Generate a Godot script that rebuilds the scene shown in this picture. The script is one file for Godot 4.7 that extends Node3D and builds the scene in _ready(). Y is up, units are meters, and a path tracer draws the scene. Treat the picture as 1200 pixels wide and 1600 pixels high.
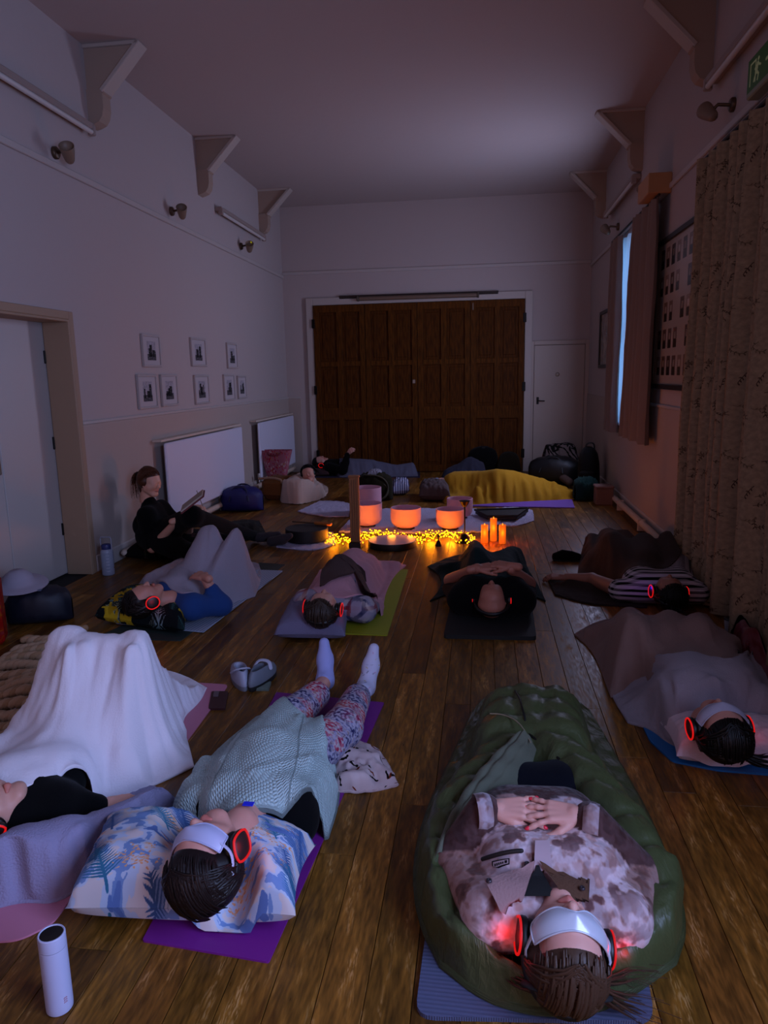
extends Node3D
# A dim village hall: people lie on mats round a ring of fairy lights, singing bowls and candles.

const XL := -3.17      # face of the wall with the radiators
const XR := 1.65       # face of the wall with the windows
const ZB := -11.75      # face of the wall with the panelled folding doors
const ZF := 2.6        # wall behind the photographer
const CH := 4.2        # ceiling height
const EYE := Vector3(0, 1.55, 0)
const FOCAL := 1126.4  # pixels, for a picture of 1200 x 1600
var eye_basis := Basis.from_euler(Vector3(deg_to_rad(-10.653), deg_to_rad(7.768), deg_to_rad(-1.171)))
var taken := {}
var mats := {}
var rng := RandomNumberGenerator.new()
var fnoise := FastNoiseLite.new()

# ---------------------------------------------------------------- pixels to places
func ray(px: float, py: float) -> Vector3:
	return eye_basis * Vector3((px - 600.0) / FOCAL, -(py - 800.0) / FOCAL, -1.0)

func at(px: float, py: float, h := 0.0) -> Vector3:      # the point of that direction at height h
	var d := ray(px, py)
	return EYE + d * ((h - EYE.y) / d.y)

func on_x(px: float, py: float, x: float) -> Vector3:
	var d := ray(px, py)
	return EYE + d * ((x - EYE.x) / d.x)

func on_z(px: float, py: float, z: float) -> Vector3:
	var d := ray(px, py)
	return EYE + d * ((z - EYE.z) / d.z)

# ---------------------------------------------------------------- nodes
func numbered(called: String) -> String:
	if not taken.has(called):
		taken[called] = 0
		return called
	taken[called] += 1
	return "%s_%03d" % [called, taken[called]]

func thing(called: String, label: String, category: String, where := Vector3.ZERO, group := "", kind := "") -> Node3D:
	var o := Node3D.new()
	o.name = numbered(called)
	add_child(o)
	o.position = where
	o.set_meta("label", label)
	o.set_meta("category", category)
	if group != "": o.set_meta("group", group)
	if kind != "": o.set_meta("kind", kind)
	return o

func structure(called: String, label: String, category: String, where := Vector3.ZERO) -> Node3D:
	return thing(called, label, category, where, "", "structure")

# a mesh given in world coordinates becomes a part; its node undoes the offset of the things above it
func part(parent: Node3D, called: String, shape: Mesh, material: Material, label := "", kind := "") -> MeshInstance3D:
	var o := MeshInstance3D.new()
	o.name = called
	o.mesh = shape
	o.material_override = material
	o.cast_shadow = GeometryInstance3D.SHADOW_CASTING_SETTING_ON
	parent.add_child(o, true)
	o.global_transform = Transform3D.IDENTITY
	if label != "": o.set_meta("label", label)
	if kind != "": o.set_meta("kind", kind)
	return o

# a mesh given in the parent's own axes
func own(parent: Node3D, called: String, shape: Mesh, material: Material, where := Transform3D.IDENTITY) -> MeshInstance3D:
	var o := MeshInstance3D.new()
	o.name = called
	o.mesh = shape
	o.material_override = material
	o.cast_shadow = GeometryInstance3D.SHADOW_CASTING_SETTING_ON
	parent.add_child(o, true)
	o.transform = where
	return o

func copy_of(root: Node3D, where: Transform3D, label := "") -> Node3D:
	var r: Node3D = root.duplicate()
	r.name = numbered(String(root.name).rstrip("0123456789").trim_suffix("_"))
	add_child(r)
	r.transform = where
	if label != "": r.set_meta("label", label)
	return r

# ---------------------------------------------------------------- triangles
class Soup:
	var v := PackedVector3Array()
	var n := PackedVector3Array()
	var t := PackedVector2Array()
	var c := PackedColorArray()
	var i := PackedInt32Array()

	func vert(p: Vector3, nn: Vector3, uv := Vector2.ZERO, col := Color.WHITE) -> int:
		v.append(p)
		n.append(nn)
		t.append(uv)
		c.append(col)
		return v.size() - 1

	func tri(a: int, b: int, d: int) -> void:
		i.append(a)
		i.append(b)
		i.append(d)

	# four corners in order round the face, the normal decides which side is the front
	func quad(a: Vector3, b: Vector3, d: Vector3, e: Vector3, col := Color.WHITE, facing := Vector3.ZERO) -> void:
		var nn := (d - a).cross(b - a)
		if nn.length() < 1e-12: nn = (e - a).cross(d - a)
		nn = nn.normalized()
		var turned := facing != Vector3.ZERO and nn.dot(facing) < 0.0
		if turned: nn = -nn
		var k := vert(a, nn, Vector2(0, 0), col)
		vert(b, nn, Vector2(1, 0), col)
		vert(d, nn, Vector2(1, 1), col)
		vert(e, nn, Vector2(0, 1), col)
		if turned:
			tri(k, k + 2, k + 1)
			tri(k, k + 3, k + 2)
		else:
			tri(k, k + 1, k + 2)
			tri(k, k + 2, k + 3)

	func face(points: Array, facing: Vector3, col := Color.WHITE) -> void:   # a convex polygon
		var k := v.size()
		for p: Vector3 in points: vert(p, facing, Vector2(p.x + p.z * 0.31, p.y + p.z), col)
		for j in range(1, points.size() - 1):
			var g: Vector3 = (points[j + 1] - points[0]).cross(points[j] - points[0])
			if g.dot(facing) >= 0.0: tri(k, k + j, k + j + 1)
			else: tri(k, k + j + 1, k + j)

	# a box with chamfered edges
	func box(centre: Vector3, size: Vector3, bevel := 0.0, turn := Basis.IDENTITY, col := Color.WHITE) -> void:
		var h := size * 0.5
		var b := minf(bevel, minf(h.x, minf(h.y, h.z)) * 0.9)
		for ax in 3:
			for s in [-1.0, 1.0]:
				var nn := Vector3.ZERO
				nn[ax] = s
				var u := (ax + 1) % 3
				var w := (ax + 2) % 3
				var pts := []
				for q in [[-1, -1], [1, -1], [1, 1], [-1, 1]]:
					var p := Vector3.ZERO
					p[ax] = s * h[ax]
					p[u] = q[0] * (h[u] - b)
					p[w] = q[1] * (h[w] - b)
					pts.append(centre + turn * p)
				face(pts, turn * nn, col)
		if b <= 0.0: return
		for ax in 3:
			var u := (ax + 1) % 3
			var w := (ax + 2) % 3
			for su in [-1.0, 1.0]:
				for sw in [-1.0, 1.0]:
					var pts := []
					for q in [[-1, 0], [1, 0], [1, 1], [-1, 1]]:
						var p := Vector3.ZERO
						p[ax] = q[0] * (h[ax] - b)
						p[u] = su * (h[u] - (b if q[1] == 1 else 0.0))
						p[w] = sw * (h[w] - (0.0 if q[1] == 1 else b))
						pts.append(centre + turn * p)
					var nn := Vector3.ZERO
					nn[u] = su
					nn[w] = sw
					face(pts, turn * nn.normalized(), col)
		for sx in [-1.0, 1.0]:
			for sy in [-1.0, 1.0]:
				for sz in [-1.0, 1.0]:
					var s := Vector3(sx, sy, sz)
					face([centre + turn * (s * Vector3(h.x, h.y - b, h.z - b)), centre + turn * (s * Vector3(h.x - b, h.y, h.z - b)), centre + turn * (s * Vector3(h.x - b, h.y - b, h.z))], turn * s.normalized(), col)

	# rows x columns of points as one smooth sheet; out: a rough outward direction at the middle, or zero to keep the winding
	func sheet(p: PackedVector3Array, rows: int, cols: int, wrap := false, up := Vector3.ZERO, uvs := PackedVector2Array(), col := Color.WHITE, from_middle := false) -> void:
		var k := v.size()
		var nn := PackedVector3Array()
		nn.resize(p.size())
		nn.fill(Vector3.ZERO)
		var last := cols if wrap else cols - 1
		var total := Vector3.ZERO
		var middle := Vector3.ZERO
		for q in p: middle += q
		middle /= p.size()
		var outward := 0.0
		for r in rows - 1:
			for s in last:
				var a := r * cols + s
				var b := r * cols + (s + 1) % cols
				var d := (r + 1) * cols + (s + 1) % cols
				var e := (r + 1) * cols + s
				var g := (d - a) * 0
				var f := (p[d] - p[a]).cross(p[b] - p[a]) + (p[e] - p[a]).cross(p[d] - p[a])
				nn[a] += f
				nn[b] += f
				nn[d] += f
				nn[e] += f
				total += f
				outward += f.dot((p[a] + p[d]) * 0.5 - middle)
		var flip := false
		if up != Vector3.ZERO: flip = total.dot(up) < 0.0
		elif from_middle: flip = outward < 0.0
		for j in p.size():
			var m := nn[j].normalized()
			if m == Vector3.ZERO: m = Vector3.UP
			vert(p[j], -m if flip else m, uvs[j] if uvs.size() > j else Vector2(float(j % cols) / maxf(1, cols - 1), float(j / cols) / maxf(1, rows - 1)), col)
		for r in rows - 1:
			for s in last:
				var a := k + r * cols + s
				var b := k + r * cols + (s + 1) % cols
				var d := k + (r + 1) * cols + (s + 1) % cols
				var e := k + (r + 1) * cols + s
				if flip:
					tri(a, d, b)
					tri(a, e, d)
				else:
					tri(a, b, d)
					tri(a, d, e)

	# a round bar along points, radius per point (one value for all if the array is short)
	func tube(path: Array, radii: Array, sides := 10, caps := true, col := Color.WHITE, flat := 1.0) -> void:
		var p := PackedVector3Array()
		var side := Vector3.ZERO
		var m := path.size()
		for j in m:
			var d: Vector3 = (path[mini(j + 1, m - 1)] - path[maxi(j - 1, 0)]).normalized()
			if side == Vector3.ZERO:
				side = d.cross(Vector3.UP)
				if side.length() < 0.05: side = d.cross(Vector3.RIGHT)
			side = (side - d * side.dot(d)).normalized()
			var other := d.cross(side)
			var r: float = radii[mini(j, radii.size() - 1)]
			for s in sides:
				var a := TAU * s / sides
				p.append(path[j] + side * cos(a) * r + other * sin(a) * r * flat)
		if caps:
			var q := PackedVector3Array()
			for e in 2:
				var ring := 0 if e == 0 else m - 1
				var d: Vector3 = (path[0] - path[1]).normalized() if e == 0 else (path[m - 1] - path[m - 2]).normalized()
				var r: float = radii[mini(ring, radii.size() - 1)]
				var rows := PackedVector3Array()
				for z in [0.35, 0.7, 0.92, 1.0]:
					for s in sides:
						var b: Vector3 = p[ring * sides + s] - path[ring]
						rows.append(path[ring] + b * maxf(0.001, sqrt(1.0 - z * z)) + d * r * z * 0.9)
				if e == 0:
					for z in [3, 2, 1, 0]: q.append_array(rows.slice(z * sides, (z + 1) * sides))
					q.append_array(p)
				else: q.append_array(rows)
			sheet(q, m + 8, sides, true, Vector3.ZERO, PackedVector2Array(), col, true)
		else: sheet(p, m, sides, true, Vector3.ZERO, PackedVector2Array(), col, true)

	# a profile of (radius, height) turned round an axis
	func lathe(profile: Array, where := Transform3D.IDENTITY, sides := 24, col := Color.WHITE) -> void:
		var p := PackedVector3Array()
		for q: Vector2 in profile:
			for s in sides:
				var a := TAU * s / sides
				p.append(where * Vector3(cos(a) * q.x, q.y, sin(a) * q.x))
		sheet(p, profile.size(), sides, true, Vector3.ZERO, PackedVector2Array(), col, true)

	# an outline in x and y, extruded along z of a transform (convex or not)
	func prism(outline: PackedVector2Array, depth: float, where := Transform3D.IDENTITY, col := Color.WHITE) -> void:
		var idx := Geometry2D.triangulate_polygon(outline)
		for s in [0.0, 1.0]:
			var nn := where.basis * Vector3(0, 0, 1.0 if s > 0.5 else -1.0)
			var k := v.size()
			for q in outline: vert(where * Vector3(q.x, q.y, s * depth), nn, q, col)
			for j in range(0, idx.size(), 3):
				var a := idx[j]
				var b := idx[j + 1]
				var d := idx[j + 2]
				var g := (v[k + d] - v[k + a]).cross(v[k + b] - v[k + a])
				if g.dot(nn) >= 0.0: tri(k + a, k + b, k + d)
				else: tri(k + a, k + d, k + b)
		var clockwise := Geometry2D.is_polygon_clockwise(outline)
		for j in outline.size():
			var a := outline[j]
			var b := outline[(j + 1) % outline.size()]
			var e := (b - a).normalized()
			var nn := where.basis * Vector3(-e.y, e.x, 0) * (1.0 if clockwise else -1.0)
			quad(where * Vector3(a.x, a.y, 0), where * Vector3(b.x, b.y, 0), where * Vector3(b.x, b.y, depth), where * Vector3(a.x, a.y, depth), col, nn)

	func add(o: Soup, where := Transform3D.IDENTITY, tint := Color.WHITE) -> void:
		var k := v.size()
		var mirrored := where.basis.determinant() < 0.0
		var nb := where.basis.inverse().transposed()
		for j in o.v.size():
			vert(where * o.v[j], (nb * o.n[j]).normalized(), o.t[j], o.c[j] * tint)
		for j in range(0, o.i.size(), 3):
			if mirrored: tri(k + o.i[j], k + o.i[j + 2], k + o.i[j + 1])
			else: tri(k + o.i[j], k + o.i[j + 1], k + o.i[j + 2])

	func mesh() -> ArrayMesh:
		var a := []
		a.resize(Mesh.ARRAY_MAX)
		a[Mesh.ARRAY_VERTEX] = v
		a[Mesh.ARRAY_NORMAL] = n
		a[Mesh.ARRAY_TEX_UV] = t
		a[Mesh.ARRAY_COLOR] = c
		a[Mesh.ARRAY_INDEX] = i
		var m := ArrayMesh.new()
		m.add_surface_from_arrays(Mesh.PRIMITIVE_TRIANGLES, a)
		return m

func box_mesh(centre: Vector3, size: Vector3, bevel := 0.0, turn := Basis.IDENTITY) -> ArrayMesh:
	var s := Soup.new()
	s.box(centre, size, bevel, turn)
	return s.mesh()

func boxes_mesh(list: Array, bevel := 0.0) -> ArrayMesh:    # [[lo, hi], ...]
	var s := Soup.new()
	for q in list: s.box((q[0] + q[1]) * 0.5, (q[1] - q[0]).abs(), bevel)
	return s.mesh()

# ---------------------------------------------------------------- bodies: tapered bones joined smoothly and meshed as surface nets
class Flesh:
	var a := PackedVector3Array()
	var d := PackedVector3Array()
	var l := PackedFloat32Array()
	var ra := PackedFloat32Array()
	var rb := PackedFloat32Array()
	var col := PackedColorArray()
	var cell := 0.012
	var blend := 0.02

	func bone(p: Vector3, q: Vector3, r: float, s: float, tint := Color.WHITE) -> Flesh:
		a.append(p)
		d.append(q - p)
		l.append(maxf(1e-9, (q - p).length_squared()))
		ra.append(r)
		rb.append(s)
		col.append(tint)
		return self

	func chain(points: Array, radii: Array, tint := Color.WHITE) -> Flesh:
		for j in points.size() - 1: bone(points[j], points[j + 1], radii[j], radii[j + 1], tint)
		return self

	func dist(p: Vector3, use: PackedInt32Array) -> float:
		var best := 1e9
		for j in use:
			var w := p - a[j]
			var u := clampf(w.dot(d[j]) / l[j], 0.0, 1.0)
			var e := (w - d[j] * u).length() - ra[j] - (rb[j] - ra[j]) * u
			var h := blend - absf(best - e)
			best = minf(best, e)
			if h > 0.0: best -= h * h * 0.25 / blend
		return best

	func soup() -> Soup:
		var out := Soup.new()
		var big := cell * 4.0
		var reach := big * 0.88
		var blocks := {}
		for j in a.size():
			var r := maxf(ra[j], rb[j]) + big
			var lo := a[j].min(a[j] + d[j]) - Vector3(r, r, r)
			var hi := a[j].max(a[j] + d[j]) + Vector3(r, r, r)
			for x in range(floori(lo.x / big), floori(hi.x / big) + 1):
				for y in range(floori(lo.y / big), floori(hi.y / big) + 1):
					for z in range(floori(lo.z / big), floori(hi.z / big) + 1):
						var key := Vector3i(x, y, z)
						if blocks.has(key): continue
						var m := (Vector3(x, y, z) + Vector3(0.5, 0.5, 0.5)) * big
						var w := m - a[j]
						var u := clampf(w.dot(d[j]) / l[j], 0.0, 1.0)
						if (w - d[j] * u).length() - lerpf(ra[j], rb[j], u) < reach + blend: blocks[key] = m
		var made := {}
		var edges := []
		var field := PackedFloat32Array()
		field.resize(125)
		for key: Vector3i in blocks:
			var m: Vector3 = blocks[key]
			var use := PackedInt32Array()
			var nearest := 1e9
			for j in a.size():
				var w := m - a[j]
				var u := clampf(w.dot(d[j]) / l[j], 0.0, 1.0)
				var e := (w - d[j] * u).length() - lerpf(ra[j], rb[j], u)
				if e < reach + blend: use.append(j)
				nearest = minf(nearest, e)
			if nearest < -reach - blend * 0.3 or use.is_empty(): continue
			var base := Vector3(key) * big
			var inside := 0
			var f := 0
			for z in 5:
				for y in 5:
					for x in 5:
						var e := dist(base + Vector3(x, y, z) * cell, use)
						field[f] = e
						f += 1
						if e < 0.0: inside += 1
			if inside == 0 or inside == 125: continue
			for z in 4:
				for y in 4:
					for x in 4:
						var o := x + y * 5 + z * 25
						var mask := 0
						for q in 8:
							if field[o + (q & 1) + ((q >> 1) & 1) * 5 + ((q >> 2) & 1) * 25] < 0.0: mask |= 1 << q
						if mask == 0 or mask == 255: continue
						var sum := Vector3.ZERO
						var count := 0
						for q in 8:
							for ax in 3:
								if q & (1 << ax): continue
								var q2 := q | (1 << ax)
								if bool(mask & (1 << q)) == bool(mask & (1 << q2)): continue
								var e1 := field[o + (q & 1) + ((q >> 1) & 1) * 5 + ((q >> 2) & 1) * 25]
								var e2 := field[o + (q2 & 1) + ((q2 >> 1) & 1) * 5 + ((q2 >> 2) & 1) * 25]
								var p := Vector3(q & 1, (q >> 1) & 1, (q >> 2) & 1)
								p[ax] += e1 / (e1 - e2)
								sum += p
								count += 1
						var at_cell := key * 4 + Vector3i(x, y, z)
						var pos := base + (Vector3(x, y, z) + sum / count) * cell
						var near := 1e9
						var tint := Color.WHITE
						for j in use:
							var w := pos - a[j]
							var u := clampf(w.dot(d[j]) / l[j], 0.0, 1.0)
							var e := (w - d[j] * u).length() - ra[j] - (rb[j] - ra[j]) * u
							if e < near:
								near = e
								tint = col[j]
						made[at_cell] = out.vert(pos, Vector3.ZERO, Vector2(pos.x, pos.z), tint)
						if bool(mask & 1) != bool(mask & 2): edges.append([at_cell, 0, bool(mask & 1)])
						if bool(mask & 1) != bool(mask & 4): edges.append([at_cell, 1, bool(mask & 1)])
						if bool(mask & 1) != bool(mask & 16): edges.append([at_cell, 2, bool(mask & 1)])
		for e in edges:
			var k: Vector3i = e[0]
			var ax: int = e[1]
			var du := Vector3i.ZERO
			var dv := Vector3i.ZERO
			du[(ax + 1) % 3] = -1
			dv[(ax + 2) % 3] = -1
			if not (made.has(k + du) and made.has(k + dv) and made.has(k + du + dv)): continue
			var p: int = made[k]
			var q: int = made[k + du]
			var r: int = made[k + du + dv]
			var s: int = made[k + dv]
			if e[2]:
				out.tri(p, r, q)
				out.tri(p, s, r)
			else:
				out.tri(p, q, r)
				out.tri(p, r, s)
		for j in range(0, out.i.size(), 3):
			var p := out.i[j]
			var q := out.i[j + 1]
			var r := out.i[j + 2]
			var g := (out.v[r] - out.v[p]).cross(out.v[q] - out.v[p])
			out.n[p] += g
			out.n[q] += g
			out.n[r] += g
		for j in out.n.size(): out.n[j] = out.n[j].normalized()
		return out

# ---------------------------------------------------------------- cloth: a sheet laid over what it covers
func along(line: Array, u: float) -> Vector3:
	var total := 0.0
	for j in line.size() - 1: total += (line[j + 1] - line[j]).length()
	var left := u * total
	for j in line.size() - 1:
		var s: float = (line[j + 1] - line[j]).length()
		if left <= s or j == line.size() - 2: return line[j].lerp(line[j + 1], clampf(left / maxf(s, 1e-6), 0, 1))
		left -= s
	return line[-1]

func smooth_line(line: Array, times := 2) -> Array:
	var out := line
	for k in times:
		var more := [out[0]]
		for j in out.size() - 1:
			more.append(out[j].lerp(out[j + 1], 0.25))
			more.append(out[j].lerp(out[j + 1], 0.75))
		more.append(out[-1])
		out = more
	return out

# far, near: edges that run the same way; first, last: edges from far to near. under: [[a, b, ra, rb], ...]
# curve: how steeply free cloth falls (1/m). Returns rows x cols points.
func drape(far: Array, near: Array, first: Array, last: Array, under: Array, cols: int, rows: int, curve := 3.0, passes := 300, crease := 0.008, grain := 9.0, seed_ := 1, loose := 0.004, folds := 0.02) -> PackedVector3Array:
	for line in [far, near, first, last]:      # an edge that lies on what the cloth covers: slide along the line of sight until it rests there
		for j in line.size():
			if line[j].y < 0.03: continue
			var d: Vector3 = line[j] - EYE
			var h: float = line[j].y
			for k in 10:
				var q := EYE + d * ((h - EYE.y) / d.y)
				h = lerpf(h, maxf(loose, top_of(under, q)), 0.5)
			line[j] = EYE + d * ((h - EYE.y) / d.y)
	near[0] = first[-1]
	near[-1] = last[-1]
	far[0] = first[0]
	far[-1] = last[0]
	var p := PackedVector3Array()
	p.resize(rows * cols)
	var f := smooth_line(far)
	var n := smooth_line(near)
	var a := smooth_line(first)
	var b := smooth_line(last)
	for r in rows:
		var v := float(r) / (rows - 1)
		var pa := along(a, v)
		var pb := along(b, v)
		for c in cols:
			var u := float(c) / (cols - 1)
			var pf := along(f, u)
			var pn := along(n, u)
			p[r * cols + c] = pf.lerp(pn, v) + pa.lerp(pb, u) - (f[0].lerp(f[-1], u)).lerp(n[0].lerp(n[-1], u), v)
	var low := PackedFloat32Array()
	low.resize(rows * cols)
	for j in p.size():
		var q := p[j]
		var h: float = loose
		for s in under:
			var pa: Vector3 = s[0]
			var pb: Vector3 = s[1]
			var flat := Vector2(pb.x - pa.x, pb.z - pa.z)
			var w := Vector2(q.x - pa.x, q.z - pa.z)
			var u := clampf(w.dot(flat) / maxf(flat.length_squared(), 1e-8), 0, 1)
			var radius: float = lerpf(s[2], s[3], u)
			var away := (w - flat * u).length_squared()
			if away < radius * radius: h = maxf(h, lerpf(pa.y, pb.y, u) + sqrt(radius * radius - away))
		# where the rim lies on the floor the cloth cannot rise straight up beside it
		var r := j / cols
		var c := j % cols
		for e in 4:
			var k := c
			if e == 1: k = (rows - 1) * cols + c
			elif e == 2: k = r * cols
			elif e == 3: k = r * cols + cols - 1
			if p[k].y >= 0.03: continue
			h = minf(h, loose + 4.0 * Vector2(q.x - p[k].x, q.z - p[k].z).length())
		low[j] = h
	var y := low.duplicate()
	var fall := PackedFloat32Array()
	fall.resize(rows * cols)
	for r in rows:
		for c in cols:
			var j := r * cols + c
			var e1 := p[r * cols + mini(c + 1, cols - 1)] - p[r * cols + maxi(c - 1, 0)]
			var e2 := p[mini(r + 1, rows - 1) * cols + c] - p[maxi(r - 1, 0) * cols + c]
			fall[j] = curve * 0.25 * (Vector2(e1.x, e1.z).length_squared() + Vector2(e2.x, e2.z).length_squared()) * 0.125
	for k in int(passes * 0.4) + 10:
		for r in rows:
			var up := maxi(r - 1, 0) * cols
			var dn := mini(r + 1, rows - 1) * cols
			var mid := r * cols
			for c in cols:
				var j := mid + c
				var h := (y[up + c] + y[dn + c] + y[mid + maxi(c - 1, 0)] + y[mid + mini(c + 1, cols - 1)]) * 0.25 - fall[j]
				h = y[j] + 1.6 * (h - y[j])
				y[j] = low[j] if r == 0 or c == 0 or r == rows - 1 or c == cols - 1 else maxf(low[j], h)
	for k in 2:
		var was := y.duplicate()
		for r in range(1, rows - 1):
			for c in range(1, cols - 1):
				var j := r * cols + c
				y[j] = was[j] * 0.5 + (was[j - 1] + was[j + 1] + was[j - cols] + was[j + cols]) * 0.125
	fnoise.seed = seed_
	fnoise.frequency = 1.0
	fnoise.fractal_octaves = 3
	# folds follow the fall of the cloth: noise averaged along the line of steepest descent
	var base := PackedFloat32Array()
	base.resize(p.size())
	for j in p.size(): base[j] = fnoise.get_noise_2d(p[j].x * 7.0 + 3.0, p[j].z * 7.0) + 0.5 * fnoise.get_noise_2d(p[j].x * 15.0, p[j].z * 15.0 + 5.0)
	var pushed := PackedVector3Array()
	pushed.resize(p.size())
	pushed.fill(Vector3.ZERO)
	for r in range(1, rows - 1):
		for c in range(1, cols - 1):
			var j := r * cols + c
			var sum := 0.0
			var count := 0
			for way in [-1.0, 1.0]:
				var x := float(c)
				var z := float(r)
				for k in 14:
					var i := clampi(roundi(z), 1, rows - 2) * cols + clampi(roundi(x), 1, cols - 2)
					sum += base[i]
					count += 1
					var g := Vector2(y[i + 1] - y[i - 1], y[i + cols] - y[i - cols])
					if g.length() < 1e-5: break
					g = g.normalized() * way
					x += g.x
					z += g.y
					if x < 1 or z < 1 or x > cols - 2 or z > rows - 2: break
			var e1 := p[j + 1] - p[j - 1]
			var e2 := p[j + cols] - p[j - cols]
			e1.y = y[j + 1] - y[j - 1]
			e2.y = y[j + cols] - y[j - cols]
			var nn := e1.cross(e2).normalized()
			if nn.y < 0.0: nn = -nn
			var slope := clampf((1.0 - nn.y) * 2.5, 0.12, 1.0)
			pushed[j] = nn * folds * slope * sum / count * 2.2
	for j in p.size():
		var q := p[j] + pushed[j]
		q.x = minf(q.x, XR - 0.205)
		q.y = y[j] + pushed[j].y
		var free := clampf((y[j] - low[j]) / 0.03, 0.25, 1.0)
		var w := fnoise.get_noise_2d(q.x * grain, q.z * grain)
		var ridge := 1.0 - absf(fnoise.get_noise_2d(q.x * grain * 0.6 + 7.0, q.z * grain * 0.6 - 3.0)) * 2.4
		q.y = maxf(q.y + crease * free * (w + ridge * 0.8), loose * 0.6)
		p[j] = q
	return p

# the sheet gets a hem: its rim is turned down by the thickness of the cloth
func cloth_soup(p: PackedVector3Array, rows: int, cols: int, thick := 0.008, tile := 1.0) -> Soup:
	var s := Soup.new()
	var uv := PackedVector2Array()
	uv.resize(p.size())
	for r in rows:
		var run := 0.0
		for c in cols:
			if c > 0: run += (p[r * cols + c] - p[r * cols + c - 1]).length()
			var before: float = uv[(r - 1) * cols + c].y + (p[r * cols + c] - p[(r - 1) * cols + c]).length() / tile if r > 0 else 0.0
			uv[r * cols + c] = Vector2(run / tile, before)
	s.sheet(p, rows, cols, false, Vector3.UP, uv)
	var rim := []
	for c in cols: rim.append(c)
	for r in range(1, rows): rim.append(r * cols + cols - 1)
	for c in range(cols - 2, -1, -1): rim.append((rows - 1) * cols + c)
	for r in range(rows - 2, 0, -1): rim.append(r * cols)
	var centre := p[(rows / 2) * cols + cols / 2]
	var q := PackedVector3Array()
	for k in 3:
		for j: int in rim:
			var e: Vector3 = p[j]
			var out := Vector3(e.x - centre.x, 0, e.z - centre.z).normalized()
			q.append(e + out * thick * [0.0, 0.45, 0.1][k] + Vector3.DOWN * minf(thick, maxf(e.y - 0.001, 0.0)) * [0.0, 0.4, 1.0][k])
	s.sheet(q, 3, rim.size(), true, Vector3.ZERO, PackedVector2Array(), Color.WHITE, true)
	return s

# ---------------------------------------------------------------- materials
func plain(col: Color, rough := 0.85, metal := 0.0) -> StandardMaterial3D:
	var key := "%s %.2f %.2f" % [col.to_html(), rough, metal]
	if mats.has(key): return mats[key]
	var m := StandardMaterial3D.new()
	m.albedo_color = col
	m.roughness = rough
	m.metallic = metal
	mats[key] = m
	return m

func noise_image(size: int, freq: float, octaves: int, seed_: int, kind := FastNoiseLite.TYPE_SIMPLEX_SMOOTH) -> Image:
	var f := FastNoiseLite.new()
	f.noise_type = kind
	f.seed = seed_
	f.frequency = freq
	f.fractal_octaves = octaves
	var im := f.get_seamless_image(size, size)
	im.convert(Image.FORMAT_RGB8)
	return im

func tex(im: Image) -> ImageTexture:
	return ImageTexture.create_from_image(im)

var cache := {}
func relief(kind: String) -> ImageTexture:
	if cache.has(kind): return cache[kind]
	var im: Image
	match kind:
		"fleece": im = noise_image(256, 0.09, 4, 3)
		"weave":
			im = Image.create(128, 128, false, Image.FORMAT_RGB8)
			for y in 128:
				for x in 128:
					var a := 0.5 + 0.5 * sin(TAU * x / 8.0)
					var b := 0.5 + 0.5 * sin(TAU * y / 8.0)
					var over := ((x / 8) + (y / 8)) % 2 == 0
					var h := a if over else b
					im.set_pixel(x, y, Color(h, h, h))
		"waffle":
			im = Image.create(128, 128, false, Image.FORMAT_RGB8)
			for y in 128:
				for x in 128:
					var row := y / 16
					var u := fposmod(x + (8.0 if row % 2 == 1 else 0.0), 16.0) / 16.0 - 0.5
					var w := fposmod(y, 16.0) / 16.0 - 0.5
					var h := clampf(1.05 - 3.2 * (u * u + w * w), 0, 1)
					im.set_pixel(x, y, Color(h, h, h))
		"ribs":
			im = Image.create(64, 64, false, Image.FORMAT_RGB8)
			for y in 64:
				for x in 64:
					var h := 0.5 + 0.5 * cos(TAU * x / 16.0)
					im.set_pixel(x, y, Color(h, h, h))
		"plaster": im = noise_image(512, 0.02, 5, 11)
	cache[kind] = tex(im)
	return cache[kind]

# cloth by its own axes: colour, relief kind, size of one repeat in metres, depth of the relief in centimetres
func fabric(col: Color, kind := "fleece", repeat := 0.25, depth := 0.25, rough := 0.95, by_uv := false) -> StandardMaterial3D:
	var key := "f %s %s %.3f %.2f %s" % [col.to_html(), kind, repeat, depth, by_uv]
	if mats.has(key): return mats[key]
	var m := StandardMaterial3D.new()
	m.albedo_color = col
	m.roughness = rough
	m.metallic_specular = 0.25
	m.heightmap_enabled = true
	m.heightmap_texture = relief(kind)
	m.heightmap_scale = depth
	if not by_uv:
		m.uv1_triplanar = true
		m.uv1_world_triplanar = true
	m.uv1_scale = Vector3.ONE / repeat
	m.rim_enabled = true
	m.rim = 0.25
	mats[key] = m
	return m

# cloth with a printed picture
func printed(im: ImageTexture, repeat := Vector2.ONE, by_uv := true, tint := Color.WHITE, rough := 0.92) -> StandardMaterial3D:
	var m := StandardMaterial3D.new()
	m.albedo_texture = im
	m.albedo_color = tint
	m.roughness = rough
	m.metallic_specular = 0.25
	if by_uv: m.uv1_scale = Vector3(1.0 / repeat.x, 1.0 / repeat.y, 1)
	else:
		m.uv1_triplanar = true
		m.uv1_world_triplanar = true
		m.uv1_scale = Vector3.ONE / repeat.x
	return m

func glow(col: Color, energy: float, base := Color(0.1, 0.05, 0.04)) -> StandardMaterial3D:
	var m := StandardMaterial3D.new()
	m.albedo_color = base
	m.emission_enabled = true
	m.emission = col
	m.emission_energy_multiplier = energy
	m.roughness = 0.5
	return m

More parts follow.
